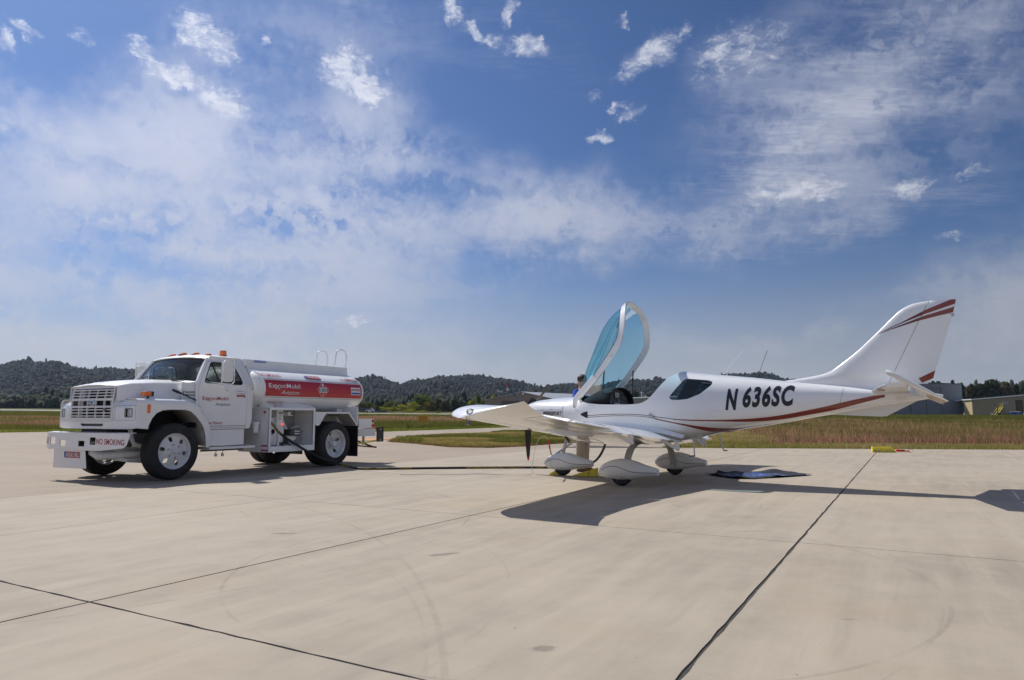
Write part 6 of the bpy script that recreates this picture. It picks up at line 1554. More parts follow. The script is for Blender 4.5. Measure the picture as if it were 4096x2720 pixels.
spec = [(1667,1577,62,300,MD,'tall green tree with rounded top just left of the grove centre behind the runway'), (1704,1574,70,302,MD+YG[:1],'tallest broad green tree in the middle of the grove behind the runway'),
 (1650,1606,60,285,YG,'yellow-green tree in front of the tall green pair'), (1560,1601,60,300,MD,'mid green rounded tree above the parked white pickup'), (1526,1601,34,305,DK,'narrow dark tree left of the rounded green tree above the pickup'),
 (1569,1624,48,280,YG,'low bright green tree to the right of the grey container'), (1536,1626,40,282,YG,'small yellow-green bush behind the grey container'), (1613,1615,60,285,YG,'spreading yellow-green tree between the container and the tall trees'),
 (1748,1594,52,300,DK,'dark tree immediately right of the tallest tree'), (1785,1602,60,298,DK+RU,'dark rust-tinged tree left of the wing tip'), (1818,1594,56,300,DK,'dark rounded tree above the aircraft wing tip'),
 (1855,1606,44,300,DK,'dark tree between the wing tip and the yellow tree'), (1886,1595,50,290,YG,'yellow-topped tree left of the brown hangar'), (1913,1577,34,305,MD,'slender tall green tree beside the brown hangar'), (1936,1600,34,300,MD,'small green tree touching the brown hangar corner'),
 (1980,1578,30,330,YG,'yellow-green treetop behind the brown hangar roof'), (1722,1602,60,290,RU,'brownish tree in front of the tallest tree'), (1448,1610,50,300,RU,'dull brown-green tree just behind the tank end'),
 (1482,1607,46,302,MD,'green tree between the tank and the narrow dark tree'), (1690,1640,44,270,YG,'low yellow bush at the foot of the grove'), (1826,1641,36,270,YG,'low yellow-green bush beside the small white awning'), (1752,1641,30,270,MD,'low green bush at the right foot of the grove'),
 (1640,1636,40,272,YG,'low yellow bush left of the grove foot')]
for i, (px, tp, wp, ds, cl, lb) in enumerate(spec): tree_px('broadleaf_tree' if tp < 1630 else 'bush', px, tp, wp, ds, cl, 100 + i, lb, dens=1.0 if tp < 1630 else .5, trunk=tp < 1630)
for i, (px, tp, wp) in enumerate([(8,1598,60),(61,1583,70),(112,1579,60),(158,1574,56),(190,1575,60),(229,1576,60),(268,1574,64),(310,1577,60),(420,1580,70),(1400,1590,60)]):
    tree_px('dark_tree', px, tp, wp, 640, DK, 200 + i, 'tall dark tree in the dense row at the foot of the left ridge', group='dark trees in a row below the left ridge', lw=.75)
for i, (px, tp, wp, lb) in enumerate([(40,1600,40,'lower dark tree left of the gap in the far left row'),(229,1606,70,'paler olive tree standing in front of the far left row'),(140,1612,60,'low dark bush in front of the far left row')]):
    tree_px('dark_tree', px, tp, wp, 560, RU if i == 1 else DK, 220 + i, lb, lw=.6)
for i, (px, tp, wp, cl) in enumerate([(3735,1523,26,DK),(3765,1520,34,DK),(3812,1521,26,DK),(3850,1530,30,DK),(3885,1534,40,RU),(3920,1532,44,DK),(3955,1520,50,DK),(3990,1512,46,DK),(4030,1526,50,RU),(4065,1538,44,DK),(4100,1540,50,DK),(3945,1560,60,RU),(4010,1562,70,RU),(3890,1562,50,DK),(4075,1565,60,RU),(3980,1580,60,DK)]):
    tree_px('dark_tree', px, tp, wp, 330, cl, 240 + i, 'dark autumn tree rising behind the hangars at the right edge', group='trees behind the hangars at right', lw=.55, dens=1.4)
for i, (px, tp, wp, lb) in enumerate([(2492,1568,52,'green tree seen through the gap between canopy and cockpit'),(2528,1560,50,'olive tree right of the rear canopy strut'),(2560,1578,40,'small tree above the low grey shed'),(2600,1572,50,'green tree behind the low grey shed roof'),(2650,1574,50,'dark tree in front of the aircraft rear window line')]):
    tree_px('broadleaf_tree', px, tp, wp, 300, MD if i % 2 == 0 else DK + RU, 270 + i, lb)

# ================================================================ BUILDINGS
def wpt(px, dist): r = ray(px, 1640); return r.x / r.y * dist
def zat(px, py, dist): return at(px, py, dist)[2]
BRW = P('brown_metal_wall', (0.23, 0.185, 0.145), .7, var=.06, vscale=.6); GRW = P('grey_metal_wall', (0.17, 0.185, 0.205), .6, var=.05, vscale=.4); ROOFM = P('metal_roof', (0.45, 0.46, 0.47), .45, metal=.3, var=.12, vscale=.8)
TANW = P('tan_metal_wall', (0.27, 0.225, 0.155), .7, var=.05, vscale=.5); LITEND = P('sunlit_end_wall', (0.55, 0.44, 0.24), .7)  # last one: paler copy of the tan, sunlight painted into the colour
def wallbox(g_, a, b, z0, z1, th=.3):
    a, b = Vector(a), Vector(b); n_ = Vector((-(b - a).y, (b - a).x)).normalized() * th
    q = [a, b, b + n_, a + n_]; g_.hull([(p.x, p.y, z0) for p in q], [(p.x, p.y, z1) for p in q]); return g_
# brown gable hangar
D1 = 230.0; xl, xr = wpt(1945, D1), wpt(2232, D1); zb = gz(xl, D1) - .3; ze = zat(1945, 1599, D1); zp = zat(2088, 1569, D1); xm = (xl + xr) / 2; dp = Vector((.62, .78)) * 34
H1 = empty('hangar', (xm, D1, 0), label='brown metal hangar with a low gable behind the aircraft propeller', cat='hangar'); H1.location = (0, 0, 0)
dxo = wpt(2007, D1), wpt(2150, D1); zd = zat(2050, 1603, D1)
sheet('wall', [[(xl, zb), (xl, ze), (xm, zp), (xr, ze), (xr, zb)], [(dxo[0], zb + .01), (dxo[0], zd), (dxo[1], zd), (dxo[1], zb + .01)]], lambda u, v: (u, D1, v), BRW, H1, solid=.3, want=(0, -1, 0), ang=0)
for k in range(4):
    a0 = dxo[0] + (dxo[1] - dxo[0]) * k / 4; a1 = dxo[0] + (dxo[1] - dxo[0]) * (k + 1) / 4
    G().box(a0 + .03, a1 - .03, D1 + .12, D1 + .2, zb, zd).build('door_panel', P('hangar_door_brown', (0.12, 0.09, 0.072), .7), H1, ang=0)
g_ = G(); wallbox(g_, (xr, D1), (xr + dp.x, D1 + dp.y), zb, ze); g_.build('side_wall', BRW, H1, ang=0); g_ = G(); wallbox(g_, (xl, D1), (xl + dp.x, D1 + dp.y), zb, ze); g_.build('side_wall', BRW, H1, ang=0)
for xa, xb, za, zb2 in ((xl - .4, xm, ze - .1, zp + .08), (xm, xr + .4, zp + .08, ze - .1)):
    for k in range(12):
        t0, t1 = k / 12 - (.01 if k == 0 else 0), (k + 1) / 12 - .006
        G().hull([(xa + dp.x * t0, D1 - .3 + dp.y * t0, za), (xb + dp.x * t0, D1 - .3 + dp.y * t0, zb2), (xb + dp.x * t1, D1 - .3 + dp.y * t1, zb2), (xa + dp.x * t1, D1 - .3 + dp.y * t1, za)],
                 [(xa + dp.x * t0, D1 - .3 + dp.y * t0, za + .12), (xb + dp.x * t0, D1 - .3 + dp.y * t0, zb2 + .12), (xb + dp.x * t1, D1 - .3 + dp.y * t1, zb2 + .12), (xa + dp.x * t1, D1 - .3 + dp.y * t1, za + .12)]).build('roof_sheet', ROOFM, H1, ang=0)
G().lathe([(0, -.25), (.3, -.2), (.35, .1), (0, .2)], 'y', (xm + .3, D1 - .4, zp - .5), 10).build('wall_lamp', WHITED, H1)
# low grey shed
D2 = 210.0; xa, xb = wpt(2530, D2), wpt(3150, D2); z0 = gz(xa, D2) - .3
H2 = empty('shed', (0, 0, 0), label='low grey-brown shed seen between the cockpit and the rear window', cat='shed')
sheet('wall', [[(xa, z0), (xa, zat(2530, 1594, D2)), (xb, zat(3150, 1575, D2)), (xb, z0)]], lambda u, v: (u, D2, v), P('shed_wall', (0.19, 0.18, 0.15), .7), H2, solid=.3, want=(0, -1, 0), ang=0)
G().hull([(xa - .3, D2 - .3, zat(2530, 1594, D2)), (xb, D2 - .3, zat(3150, 1575, D2)), (xb, D2 + 12, zat(3150, 1575, D2) + .4), (xa - .3, D2 + 12, zat(2530, 1594, D2) + .4)], [(xa - .3, D2 - .3, zat(2530, 1592, D2)), (xb, D2 - .3, zat(3150, 1573, D2)), (xb, D2 + 12, zat(3150, 1573, D2) + .4), (xa - .3, D2 + 12, zat(2530, 1592, D2) + .4)]).build('roof', ROOFM, H2, ang=0)
for px, tp in ((2568, 1566), (2583, 1581)):
    pl = G().tube([(wpt(px, 212), 212, z0), (wpt(px, 212), 212, zat(px, tp, 212))], .09, 6).box(wpt(px, 212) - .5, wpt(px, 212) + .5, 211.9, 212.1, zat(px, tp + 5, 212), zat(px, tp + 3.5, 212)).build('utility_pole', WHITED, None)
    tag(pl, 'taller thin white utility pole above the low grey shed' if tp < 1570 else 'shorter white pole beside the taller one above the low grey shed', 'pole')
# big grey hangar
D3 = 178.0; xa, xb = wpt(3470, D3), wpt(3853, D3); z0 = gz(xa, D3) - .2; za, zb2 = zat(3470, 1523, D3), zat(3853, 1537, D3)
H3 = empty('hangar', (0, 0, 0), label='large dark grey hangar with tall sliding doors behind the aircraft tail', cat='hangar')
doorx = [wpt(p, D3) for p in (3522, 3583, 3644, 3708, 3770)]
top_d = zat(3700, 1552, D3)
sheet('wall', [[(xa, z0), (xa, za), (xb, zb2), (xb, z0)], [(doorx[0], z0 + .01), (doorx[0], top_d), (doorx[-1], top_d), (doorx[-1], z0 + .01)]], lambda u, v: (u, D3, v), GRW, H3, solid=.3, want=(0, -1, 0), ang=0)
for k in range(4): G().box(doorx[k] + .07, doorx[k + 1] - .07, D3 + .10 + .02 * (k % 2), D3 + .22, z0, top_d - .05).build('door_panel', GRW, H3, ang=0)
G().box(doorx[0], doorx[-1], D3 + .25, D3 + .3, z0, top_d).build('door_gap', DARK, H3, ang=0)
g_ = G(); wallbox(g_, (xb, D3 + .31), (xb + 4, D3 + 30), z0, zb2); g_.build('side_wall', GRW, H3, ang=0)
G().hull([(xa, D3 - .2, za), (xb + .2, D3 - .2, zb2), (xb + 4.2, D3 + 30, zb2), (xa, D3 + 30, za)], [(xa, D3 - .2, za + .15), (xb + .2, D3 - .2, zb2 + .15), (xb + 4.2, D3 + 30, zb2 + .15), (xa, D3 + 30, za + .15)]).build('roof', P('dark_roof_edge', (.06, .065, .07), .6), H3, ang=0)
# tan building; sunlight on its end wall is put into a paler colour
D4 = 172.0; xa, xb, xc_ = wpt(3857, D4 + 3), wpt(3890, D4), wpt(4700, 150); z0 = gz(xb, D4) - .2
H4 = empty('hangar', (0, 0, 0), label='long low tan building with an end wall coloured paler as sunlit at the right edge', cat='hangar')
zl, zr = zat(3890, 1599, D4), zat(4096, 1582, 166)
g_ = G(); wallbox(g_, (xa, D4 + 3), (xb, D4), z0, zat(3857, 1603, D4 + 3)); g_.build('end_wall', LITEND, H4, ang=0)
A4, B4 = Vector((xb, D4)), Vector((xc_, 150)); L4 = (B4 - A4).length; e4 = (B4 - A4).normalized()
def w4(u): return A4 + e4 * u
def u4(px):
    r = ray(px, 1640); k = r.x / r.y; return (A4.x - k * A4.y) / (k * e4.y - e4.x)
ud0, ud1 = u4(4064), u4(4093)
topz = lambda u: zl + (zr - zl) * u / u4(4096)
sheet('wall', [[(0, z0), (0, topz(0)), (L4, topz(L4) - .0), (L4, z0)], [(ud0, z0 + .01), (ud0, zat(4070, 1600, 166)), (ud1, zat(4070, 1600, 166)), (ud1, z0 + .01)]], lambda u, v: (w4(u).x, w4(u).y, v), TANW, H4, solid=.25, want=(0, -1, 0), ang=0)
G().hull([(w4(ud0).x, w4(ud0).y + .2, z0), (w4(ud1).x, w4(ud1).y + .2, z0), (w4(ud1).x, w4(ud1).y + .3, z0), (w4(ud0).x, w4(ud0).y + .3, z0)], [(w4(ud0).x, w4(ud0).y + .2, zat(4070, 1600, 166)), (w4(ud1).x, w4(ud1).y + .2, zat(4070, 1600, 166)), (w4(ud1).x, w4(ud1).y + .3, zat(4070, 1600, 166)), (w4(ud0).x, w4(ud0).y + .3, zat(4070, 1600, 166))]).build('door', P('brown_door', (.10, .065, .045), .7), H4, ang=0)
q0, q1 = w4(-.3), w4(L4)
G().hull([(xa - .3, D4 + 3, zl - .1), (q0.x, q0.y - .3, zl - .05), (q1.x, q1.y - .3, topz(L4) - .05), (q1.x, q1.y + 25, topz(L4) - 1.5), (xa, D4 + 25, zl - 1.5)], [(xa - .3, D4 + 3, zl + .15), (q0.x, q0.y - .3, zl + .2), (q1.x, q1.y - .3, topz(L4) + .2), (q1.x, q1.y + 25, topz(L4) - 1.3), (xa, D4 + 25, zl - 1.3)]).build('roof', WHITED, H4, ang=0)
us, ue = u4(4010), u4(4035)
sheet('wall_sign', [[(us, zat(4010, 1619, 168)), (us, zat(4010, 1606, 168)), (ue, zat(4010, 1605, 168)), (ue, zat(4010, 1619, 168))]], lambda u, v: (w4(u).x, w4(u).y - .05, v), P('sign_pale', (.30, .31, .30), .6), H4, solid=.04, want=(0, -1, 0))
def on4(px, back): p = w4(u4(px)); return (p.x * (1 - back / p.y), p.y - back)
# things in front of the tan building
x, y = on4(4006, 6); zg = gz(x, y)
st_ = empty('access_stairs', (x, y, zg), label='yellow rolling access stairs in front of the tan building', cat='stairs')
for sx in (0, .9):
    G().tube([(-1.1, sx, .1), (.5, sx, 2.1)], .07, 6).tube([(-1.1, sx, .9), (.5, sx, 2.9)], .04, 6).build('side_rail', YELLOW, st_)
for k in range(8): G().box(-1.0 + k * .19, -.78 + k * .19, 0, .9, .25 + k * .24, .29 + k * .24).build('tread', YELLOW, st_, ang=0)
G().tube([(.5, 0, 2.0), (1.2, 0, .0)], .05, 6).tube([(.5, .9, 2.0), (1.2, .9, .0)], .05, 6).build('rear_leg', P('rust_brown', (.12, .06, .04), .7), st_)
x, y = on4(3990, 9); zg = gz(x, y)
cr_ = empty('engine_hoist', (x, y, zg), label='rust-brown hoist with a raised jib left of the yellow stairs', cat='hoist')
G().tube([(0, 0, 0), (.1, 0, 2.4)], .10, 6).build('mast', P('rust_brown', (.12, .06, .04), .7), cr_); G().tube([(-.7, 0, 2.9), (-.2, 0, 2.0), (2.0, 0, 3.6)], .07, 6).build('jib', P('rust_brown', (.12, .06, .04), .7), cr_)
G().box(-1.3, .5, -.5, .5, .5, .65).box(-1.25, -1.15, -.5, .5, 0, .5).box(.35, .45, -.5, .5, 0, .5).build('bench', DARKG, cr_)
for i, px in enumerate((4045, 4057, 4067, 4077)):
    x, y = on4(px, 5); big = i == 3
    b_ = empty('barrel', (x, y, gz(x, y)), label=['leftmost blue barrel beside the brown door', 'second blue barrel from the left beside the brown door', 'small blue barrel next to the widest one', 'widest blue barrel right in front of the brown door'][i], cat='barrel', group='blue barrels by the tan building')
    r_ = .42 if big else .27; G().lathe([(0, 0), (r_, 0), (r_ * 1.04, .25), (r_, .3), (r_ * 1.04, .6), (r_, .85), (0, .85)], 'z', (0, 0, 0), 14).build('drum', P('barrel_blue', (.015, .06, .25), .45), b_)
    G().lathe([(r_ * .9, .85), (r_ * .95, .93), (0, .95)], 'z', (0, 0, 0), 14).build('lid', WHITED, b_)
x, y = on4(4028, 5); tag(G().hull([(-1.0, -.25, .1), (1.0, -.2, .3), (1.1, .3, .35), (-1.0, .3, .1)], [(-1.1, -.3, .3), (1.1, -.25, .6), (1.2, .35, .65), (-1.0, .35, .3)]).build('tarpaulin_bundle', BLACKP, None, bevel=.05), 'black tarpaulin bundle lying between the yellow stairs and the barrels', 'bundle').location = (x, y, gz(x, y))
# white pickup and containers beyond the runway
D5 = 262.0
def box_thing(nm, px0, px1, py0, dist, mat, label, cat, depth=2.4):
    xa, xb = wpt(px0, dist), wpt(px1, dist); zg = gz(xa, dist); zt = zat((px0 + px1) / 2, py0, dist)
    e_ = empty(nm, ((xa + xb) / 2, dist, zg), label=label, cat=cat); w_ = (xb - xa) / 2; h_ = zt - zg
    G().box(-w_, w_, 0, depth, .1, h_).build('shell', mat, e_, ang=0)
    nr = max(3, int(w_ * 2 / .45))
    for k in range(nr): xk = -w_ + .15 + k * (2 * w_ - .3) / (nr - 1); G().box(xk - .05, xk + .05, -.05, -.002, .2, h_ - .1).build('rib', mat, e_, ang=0)
    return e_
CNT = P('container_grey', (.10, .105, .11), .7, var=.15, vscale=2)
box_thing('container', 1436, 1465, 1631, D5, CNT, 'shorter grey container directly behind the fuel truck tail, left of the pickup', 'container')
box_thing('container', 1496, 1545, 1640.5, D5 + 1, CNT, 'long low grey container right of the white pickup', 'container')
xa = wpt(1480, D5 - 3); pk = empty('pickup_truck', (xa, D5 - 3, gz(xa, D5 - 3)), label='small white pickup with an orange roof light parked beyond the runway', cat='pickup')
G().prism(rpoly([(-1.5, .35), (-1.5, .75), (-1.3, .9), (-.45, 1.0), (-.05, 1.55), (.9, 1.6), (1.05, 1.05), (1.6, 1.02), (1.6, .35)], .08), 1, -.85, .85).build('body', WHITED, pk, ang=30)
G().prism([(-.30, 1.05), (.02, 1.45), (.85, 1.5), (.95, 1.05)], 1, -.87, -.853).build('window', DARK, pk, ang=0)
for wx in (-.95, 1.0):
    for sy in (-.86, .62): G().lathe([(0, 0), (.32, 0), (.34, .05), (.34, .2), (0, .24)], 'y', (wx, sy, .34), 14).build('wheel', RUBBER, pk)
G().lathe([(.12, 0), (.12, .2), (0, .25)], 'z', (.3, 0, 1.6), 8).build('beacon', ORANGEL, pk)
xa = wpt(1852, 250); aw = empty('awning', (xa, 250, gz(xa, 250)), label='small white awning roof showing above the wing tip beyond the runway', cat='awning')
G().hull([(-1.5, -1.2, 1.55), (1.3, -1.2, 1.65), (1.3, 1.2, 1.7), (-1.5, 1.2, 1.6)], [(-.9, -.8, 2.1), (1.2, -.8, 2.2), (1.2, .8, 2.25), (-.9, .8, 2.15)]).build('cover', P('faded_white_cloth', (.62, .55, .5), .8), aw, ang=0)
for sx in (-1.3, 1.2):
    for sy in (-1.1, 1.1): G().tube([(sx, sy, 0), (sx, sy, 1.6)], .05, 6).build('post', METAL, aw)
# caution board in the grass
sx, sy = spot(1692, 1711); sg_ = empty('caution_sign', (sx, sy, gz(sx, sy) + .34), .10, label='orange caution board with black lettering standing low in the grass', cat='sign')
SGO = P('sign_orange', (0.80, 0.40, 0.02), .6, var=.1, vscale=5)
kx = sy / FPX; WW, HH = 46 * kx, 27 * kx
sheet('board', [[(-WW / 2, 0), (WW / 2 - .04, 0), (WW / 2, HH * 1.02), (-WW / 2 + .04, HH)]], lambda u, v: (u, .30 * v, .03 + v), SGO, sg_, solid=.02, want=(0, -1, 0))
for k, t_ in enumerate(('BEFORE YOU ENTER', 'MONITOR CTAF', 'OPERATING RUNWAY', '---CAUTION---')):
    w_ = WW * (.84, .68, .86, .8)[k]; text('lettering', t_, w_, HH * .15, lambda u, v, w_=w_, k=k: (-w_ / 2 + u, .30 * (HH * (.07 + .235 * k) + v) - .006, .03 + HH * (.07 + .235 * k) + v), P('sign_dark_brown', (.05, .02, .012), .6), sg_, .02)
for q in (-.3, .3): G().tube([(q, .02, -.05), (q, .12, HH * .9)], .015, 6).build('stake', METAL, sg_)
sx, sy = spot(1876, 1703); tag(G().lathe([(0, 0), (.16, 0), (.17, .02), (.14, .04), (.14, .30), (.16, .32), (.15, .36), (0, .37)], 'z', (0, 0, 0), 14).build('taxiway_light', P('marker_navy', (.01, .025, .09), .4), None), 'dark blue round taxiway marker in the grass below the wing tip', 'marker light').location = (sx, sy, gz(sx, sy))
sx, sy = spot(1812, 1681); rm = empty('field_marker', (sx, sy, gz(sx, sy)), label='small red ball marker on a stake in the tall grass', cat='marker')
G().lathe([(0, .95), (.13, .90), (.19, .76), (.13, .62), (0, .57)], 'z', (0, 0, 0), 14).build('ball', P('signal_red', (.70, .02, .015), .5), rm); G().tube([(0, 0, 0), (0, 0, .6)], .015, 6).build('stake', METAL, rm)

# ================================================================ SMALL THINGS ON THE APRON
def W3(lx, ly, z): 
    a = radians(149); return Vector((2.325 + lx * cos(a) - ly * sin(a), 11.67 + lx * sin(a) + ly * cos(a), z))
def chock(a, b, w, h0, h1, label, lift=0.0):
    a, b = Vector(a), Vector(b); n_ = Vector((-(b - a).y, (b - a).x)).normalized() * w
    r = empty('wheel_chock', (a.x, a.y, 0), label=label, cat='wheel chock', group='yellow chocks at the nose wheel')
    q = [Vector((0, 0)), b - a, b - a + n_, n_]
    G().hull([(p.x, p.y, .003) for p in q], [(p.x, p.y, h) for p, h in zip(q, (h0, h1, h1, h0))]).build('wedge', YELLOW, r, bevel=.006)
    G().tube([((q[0] + q[1]).x * .75, (q[0] + q[1]).y * .75 - .004, max(h0, h1) * .80 + .0), ((q[0] + q[1]).x * .62, (q[0] + q[1]).y * .62 - .03, .02)], .006, 5).build('strap', P('strap_tan', (.4, .34, .2), .8), r)
chock((1.075, 12.42), (1.46, 12.22), .13, .012, .150, 'yellow wedge chock behind the nose wheel, tall end to the right')
chock((.66, 12.62), (.83, 12.52), .13, .02, .115, 'yellow chock in front of the nose wheel, mostly hidden by the fairing')
mj = empty('wheel_chock', (10.52, 20.36, 0), radians(-6), label='yellow chock lettered in blue at the edge of the apron by the grass', cat='wheel chock')
G().box(0, .545, 0, .11, .002, .158).build('block', YELLOW, mj, bevel=.006)
G().prism([(.55, .0), (.66, .0), (.60, .135), (.55, .14)], 1, .02, .13).build('wedge', YELLOW, mj, bevel=.005)
text('lettering', 'MACJET', .50, .060, lambda u, v: (.03 + u, -.003, .018 + v), SIGNBLUE, mj, .02, spacing=1.5)
tb = empty('tow_handle', (11.16, 20.27, 0), radians(-8), label='orange and black tow handle with a metal loop beside the lettered chock', cat='tow handle')
G().tube([(0, 0, .06), (.10, 0, .06)], .035, 8).build('red_grip', P('signal_red', (.70, .02, .015), .5), tb); G().tube([(.10, 0, .05), (.36, 0, .045)], [.03, .02], 8).build('bar', ORANGEL, tb)
G().box(.12, .22, -.03, .03, .055, .085).build('bracket', BLACKP, tb); G().tube([(.38 + .06 * cos(a), 0, .055 + .05 * sin(a)) for a in [2 * pi * k / 14 for k in range(14)]], .007, 5, closed=True).build('loop', METAL, tb)
# dark cloth on the ground under the tail
clm = bpy.data.materials.new('navy_cloth'); clm.use_nodes = True
n = NT(clm.node_tree); b = n.n['Principled BSDF']; b.inputs['Roughness'].default_value = .8
po = n.new('ShaderNodeNewGeometry').outputs['Position']
msk = n.math('MULTIPLY', n.smooth(n.vmath('LENGTH', n.vmath('MULTIPLY', n.vmath('SUBTRACT', po, (4.32, 12.45, 0)), (1.7, 2.2, 0))), 1.0, .8), n.smooth(n.noise(n.mapping(po, rot=(0, 0, .5), scale=(1.2, 4.5, 1)), 2.6, 4, .6, 1.2), .53, .56))
c_ = n.mix(msk, (.008, .010, .022, 1), n.mix(n.smooth(n.noise(po, 8, 3), .5, .6), (.03, .10, .42, 1), (.25, .38, .62, 1))); n.put(b.inputs['Base Color'], c_)
clp = [(3.48, 12.62), (3.80, 12.93), (4.25, 13.05), (4.60, 13.18), (4.90, 13.10), (5.18, 13.0), (5.36, 12.52), (5.05, 12.30), (4.55, 12.02), (4.05, 11.74), (3.72, 11.82), (3.60, 12.2)]
def clz(u, v): return (u, v, .012 + .022 * max(0, sin(u * 7.3 + v * 3.1)) ** 2 + .014 * max(0, sin(v * 11 - u * 4)) ** 3 + (.05 if v > 12.9 else 0) * max(0, sin(u * 5.5)) ** 2)
tag(sheet('flag_cloth', [clp], clz, clm, None, frange(3.4, 5.4, .06), frange(11.7, 13.2, .06), solid=.006, want=(0, 0, 1), ang=70), 'navy cloth with a blue design spread on the concrete under the fuselage', 'cloth')
# grounding lead clipped to the nose leg
gc = empty('grounding_lead', tuple(W3(1.86, .03, .33)), label='thin white grounding lead with a red clamp on the nose gear', cat='cable')
G().tube([(0, 0, 0), (-.03, 0, .14)], .011, 8).build('clamp_body', P('brass', (.35, .25, .12), .4, metal=.7), gc); G().tube([(-.03, 0, .13), (-.055, 0, .30)], .014, 8).build('clamp_grip', P('signal_red', (.70, .02, .015), .5), gc)
o_ = W3(1.86, .03, .33)
pts = [Vector((-.055, 0, .29)), Vector((-.09, 0, .34)), Vector((-.17, -.02, .36)), Vector((-.26, -.03, .25)), Vector((-.32, -.04, .05)), Vector((-.36, -.05, -.20)), Vector((-.42, -.05, -.322))] + [Vector(p) - o_ for p in ((-.6, 12.75, .008), (-1.2, 12.55, .008), (-1.6, 12.7, .008), (-2.0, 12.6, .008), (-2.05, 12.9, .008), (-2.6, 13.3, .008), (-3.1, 13.7, .008))]
G().tube(spline(pts, 6), .0045, 5).build('wire', P('pale_wire', (.6, .58, .52), .5), gc)

# ================================================================ PERSON
def skin_mesh(name, nodes, edges, mat, parent, lev=2, root=0):
    me = bpy.data.meshes.new(name); me.from_pydata([n_[0] for n_ in nodes], edges, []); o = bpy.data.objects.new(name, me); COL.objects.link(o)
    md = o.modifiers.new('skin', 'SKIN'); md.use_smooth_shade = True
    for i, v in enumerate(me.skin_vertices[0].data):
        r_ = nodes[i][1]; v.radius = r_ if hasattr(r_, '__len__') else (r_, r_); v.use_root = (i == root)
    sd = o.modifiers.new('sub', 'SUBSURF'); sd.levels = lev; sd.render_levels = lev
    bpy.context.view_layer.update(); dg = bpy.context.evaluated_depsgraph_get(); m2 = bpy.data.meshes.new_from_object(o.evaluated_get(dg))
    bpy.data.objects.remove(o); bpy.data.meshes.remove(me); m2.name = name
    for p in m2.polygons: p.use_smooth = True
    m2.materials.clear(); m2.materials.append(mat); return link(name, m2, None, parent)
pr = empty('person', (1.33, 13.2, 0), radians(62), label='man in sunglasses, blue polo shirt and khaki trousers standing behind the aircraft nose', cat='person')
SKIN = P('skin', (0.42, 0.235, 0.165), .5, var=.08, vscale=20); SHIRT = P('blue_polo', (0.015, 0.07, 0.42), .8, var=.15, vscale=6); PANTS = P('khaki_trousers', (0.40, 0.35, 0.29), .85, var=.12, vscale=7, bump=.3, bscale=12); HAIR = P('dark_hair', (0.012, 0.009, 0.007), .55)
hip = (0, 0, .98)
LS, RS = (.20, .02, 1.50), (-.20, .02, 1.50)
nd = [(hip, (.15, .11)), ((0, .01, 1.15), (.135, .10)), ((0, .01, 1.32), (.155, .115)), ((0, .02, 1.47), (.13, .10)), ((0, .015, 1.555), (.056, .058)), ((0, -.005, 1.62), (.06, .065)),
      ((.10, 0, .90), .10), ((.14, -.02, .50), (.062, .066)), ((.17, .02, .10), (.04, .045)), ((.18, -.12, .045), (.04, .03)),
      ((-.10, 0, .90), .10), ((-.12, -.02, .50), (.062, .066)), ((-.14, .02, .10), (.04, .045)), ((-.15, -.12, .045), (.04, .03)),
      (LS, .062), ((.33, -.02, 1.26), (.045, .047)), ((.42, -.20, 1.12), (.034, .036)), ((.45, -.27, 1.10), (.038, .02)),
      (RS, .062), ((-.27, .03, 1.22), (.045, .047)), ((-.25, -.12, 1.02), (.034, .036)), ((-.24, -.19, .98), (.02, .038))]
ed = [(0, 1), (1, 2), (2, 3), (3, 4), (4, 5), (0, 6), (6, 7), (7, 8), (8, 9), (0, 10), (10, 11), (11, 12), (12, 13), (3, 14), (14, 15), (15, 16), (16, 17), (3, 18), (18, 19), (19, 20), (20, 21)]
body = skin_mesh('body', nd, ed, SKIN, pr)
for hx, hy, hz, sgn, fd in ((.455, -.29, 1.10, 1, Vector((.25, -.75, -.35))), (-.238, -.205, .975, -1, Vector((0, -.45, -.8)))):
    fd = fd.normalized(); sd_ = Vector((1, 0, 0)) if sgn > 0 else Vector((0, 1, .0)); sd_ = (sd_ - fd * sd_.dot(fd)).normalized(); dn = fd.cross(sd_)
    for k in range(4):
        o0 = Vector((hx, hy, hz)) + sd_ * (.027 - .018 * k); ln = (.075, .085, .08, .062)[k]
        p1 = o0 + fd * ln * .45; p2 = p1 + (fd * .8 + dn * .6 * (-1 if dn.z > 0 else 1)) * ln * .35; p3 = p2 + (fd * .3 + dn * (-1 if dn.z > 0 else 1)) * ln * .3
        G().tube([o0 - fd * .02, p1, p2, p3], [.0095, .009, .008, .006], 8).build('finger', SKIN, body, ang=80)
    o0 = Vector((hx, hy, hz)) + sd_ * .03 - fd * .03
    G().tube([o0, o0 + sd_ * .028 + fd * .02, o0 + sd_ * .03 + fd * .05], [.012, .0105, .008], 8).build('thumb', SKIN, body, ang=80)
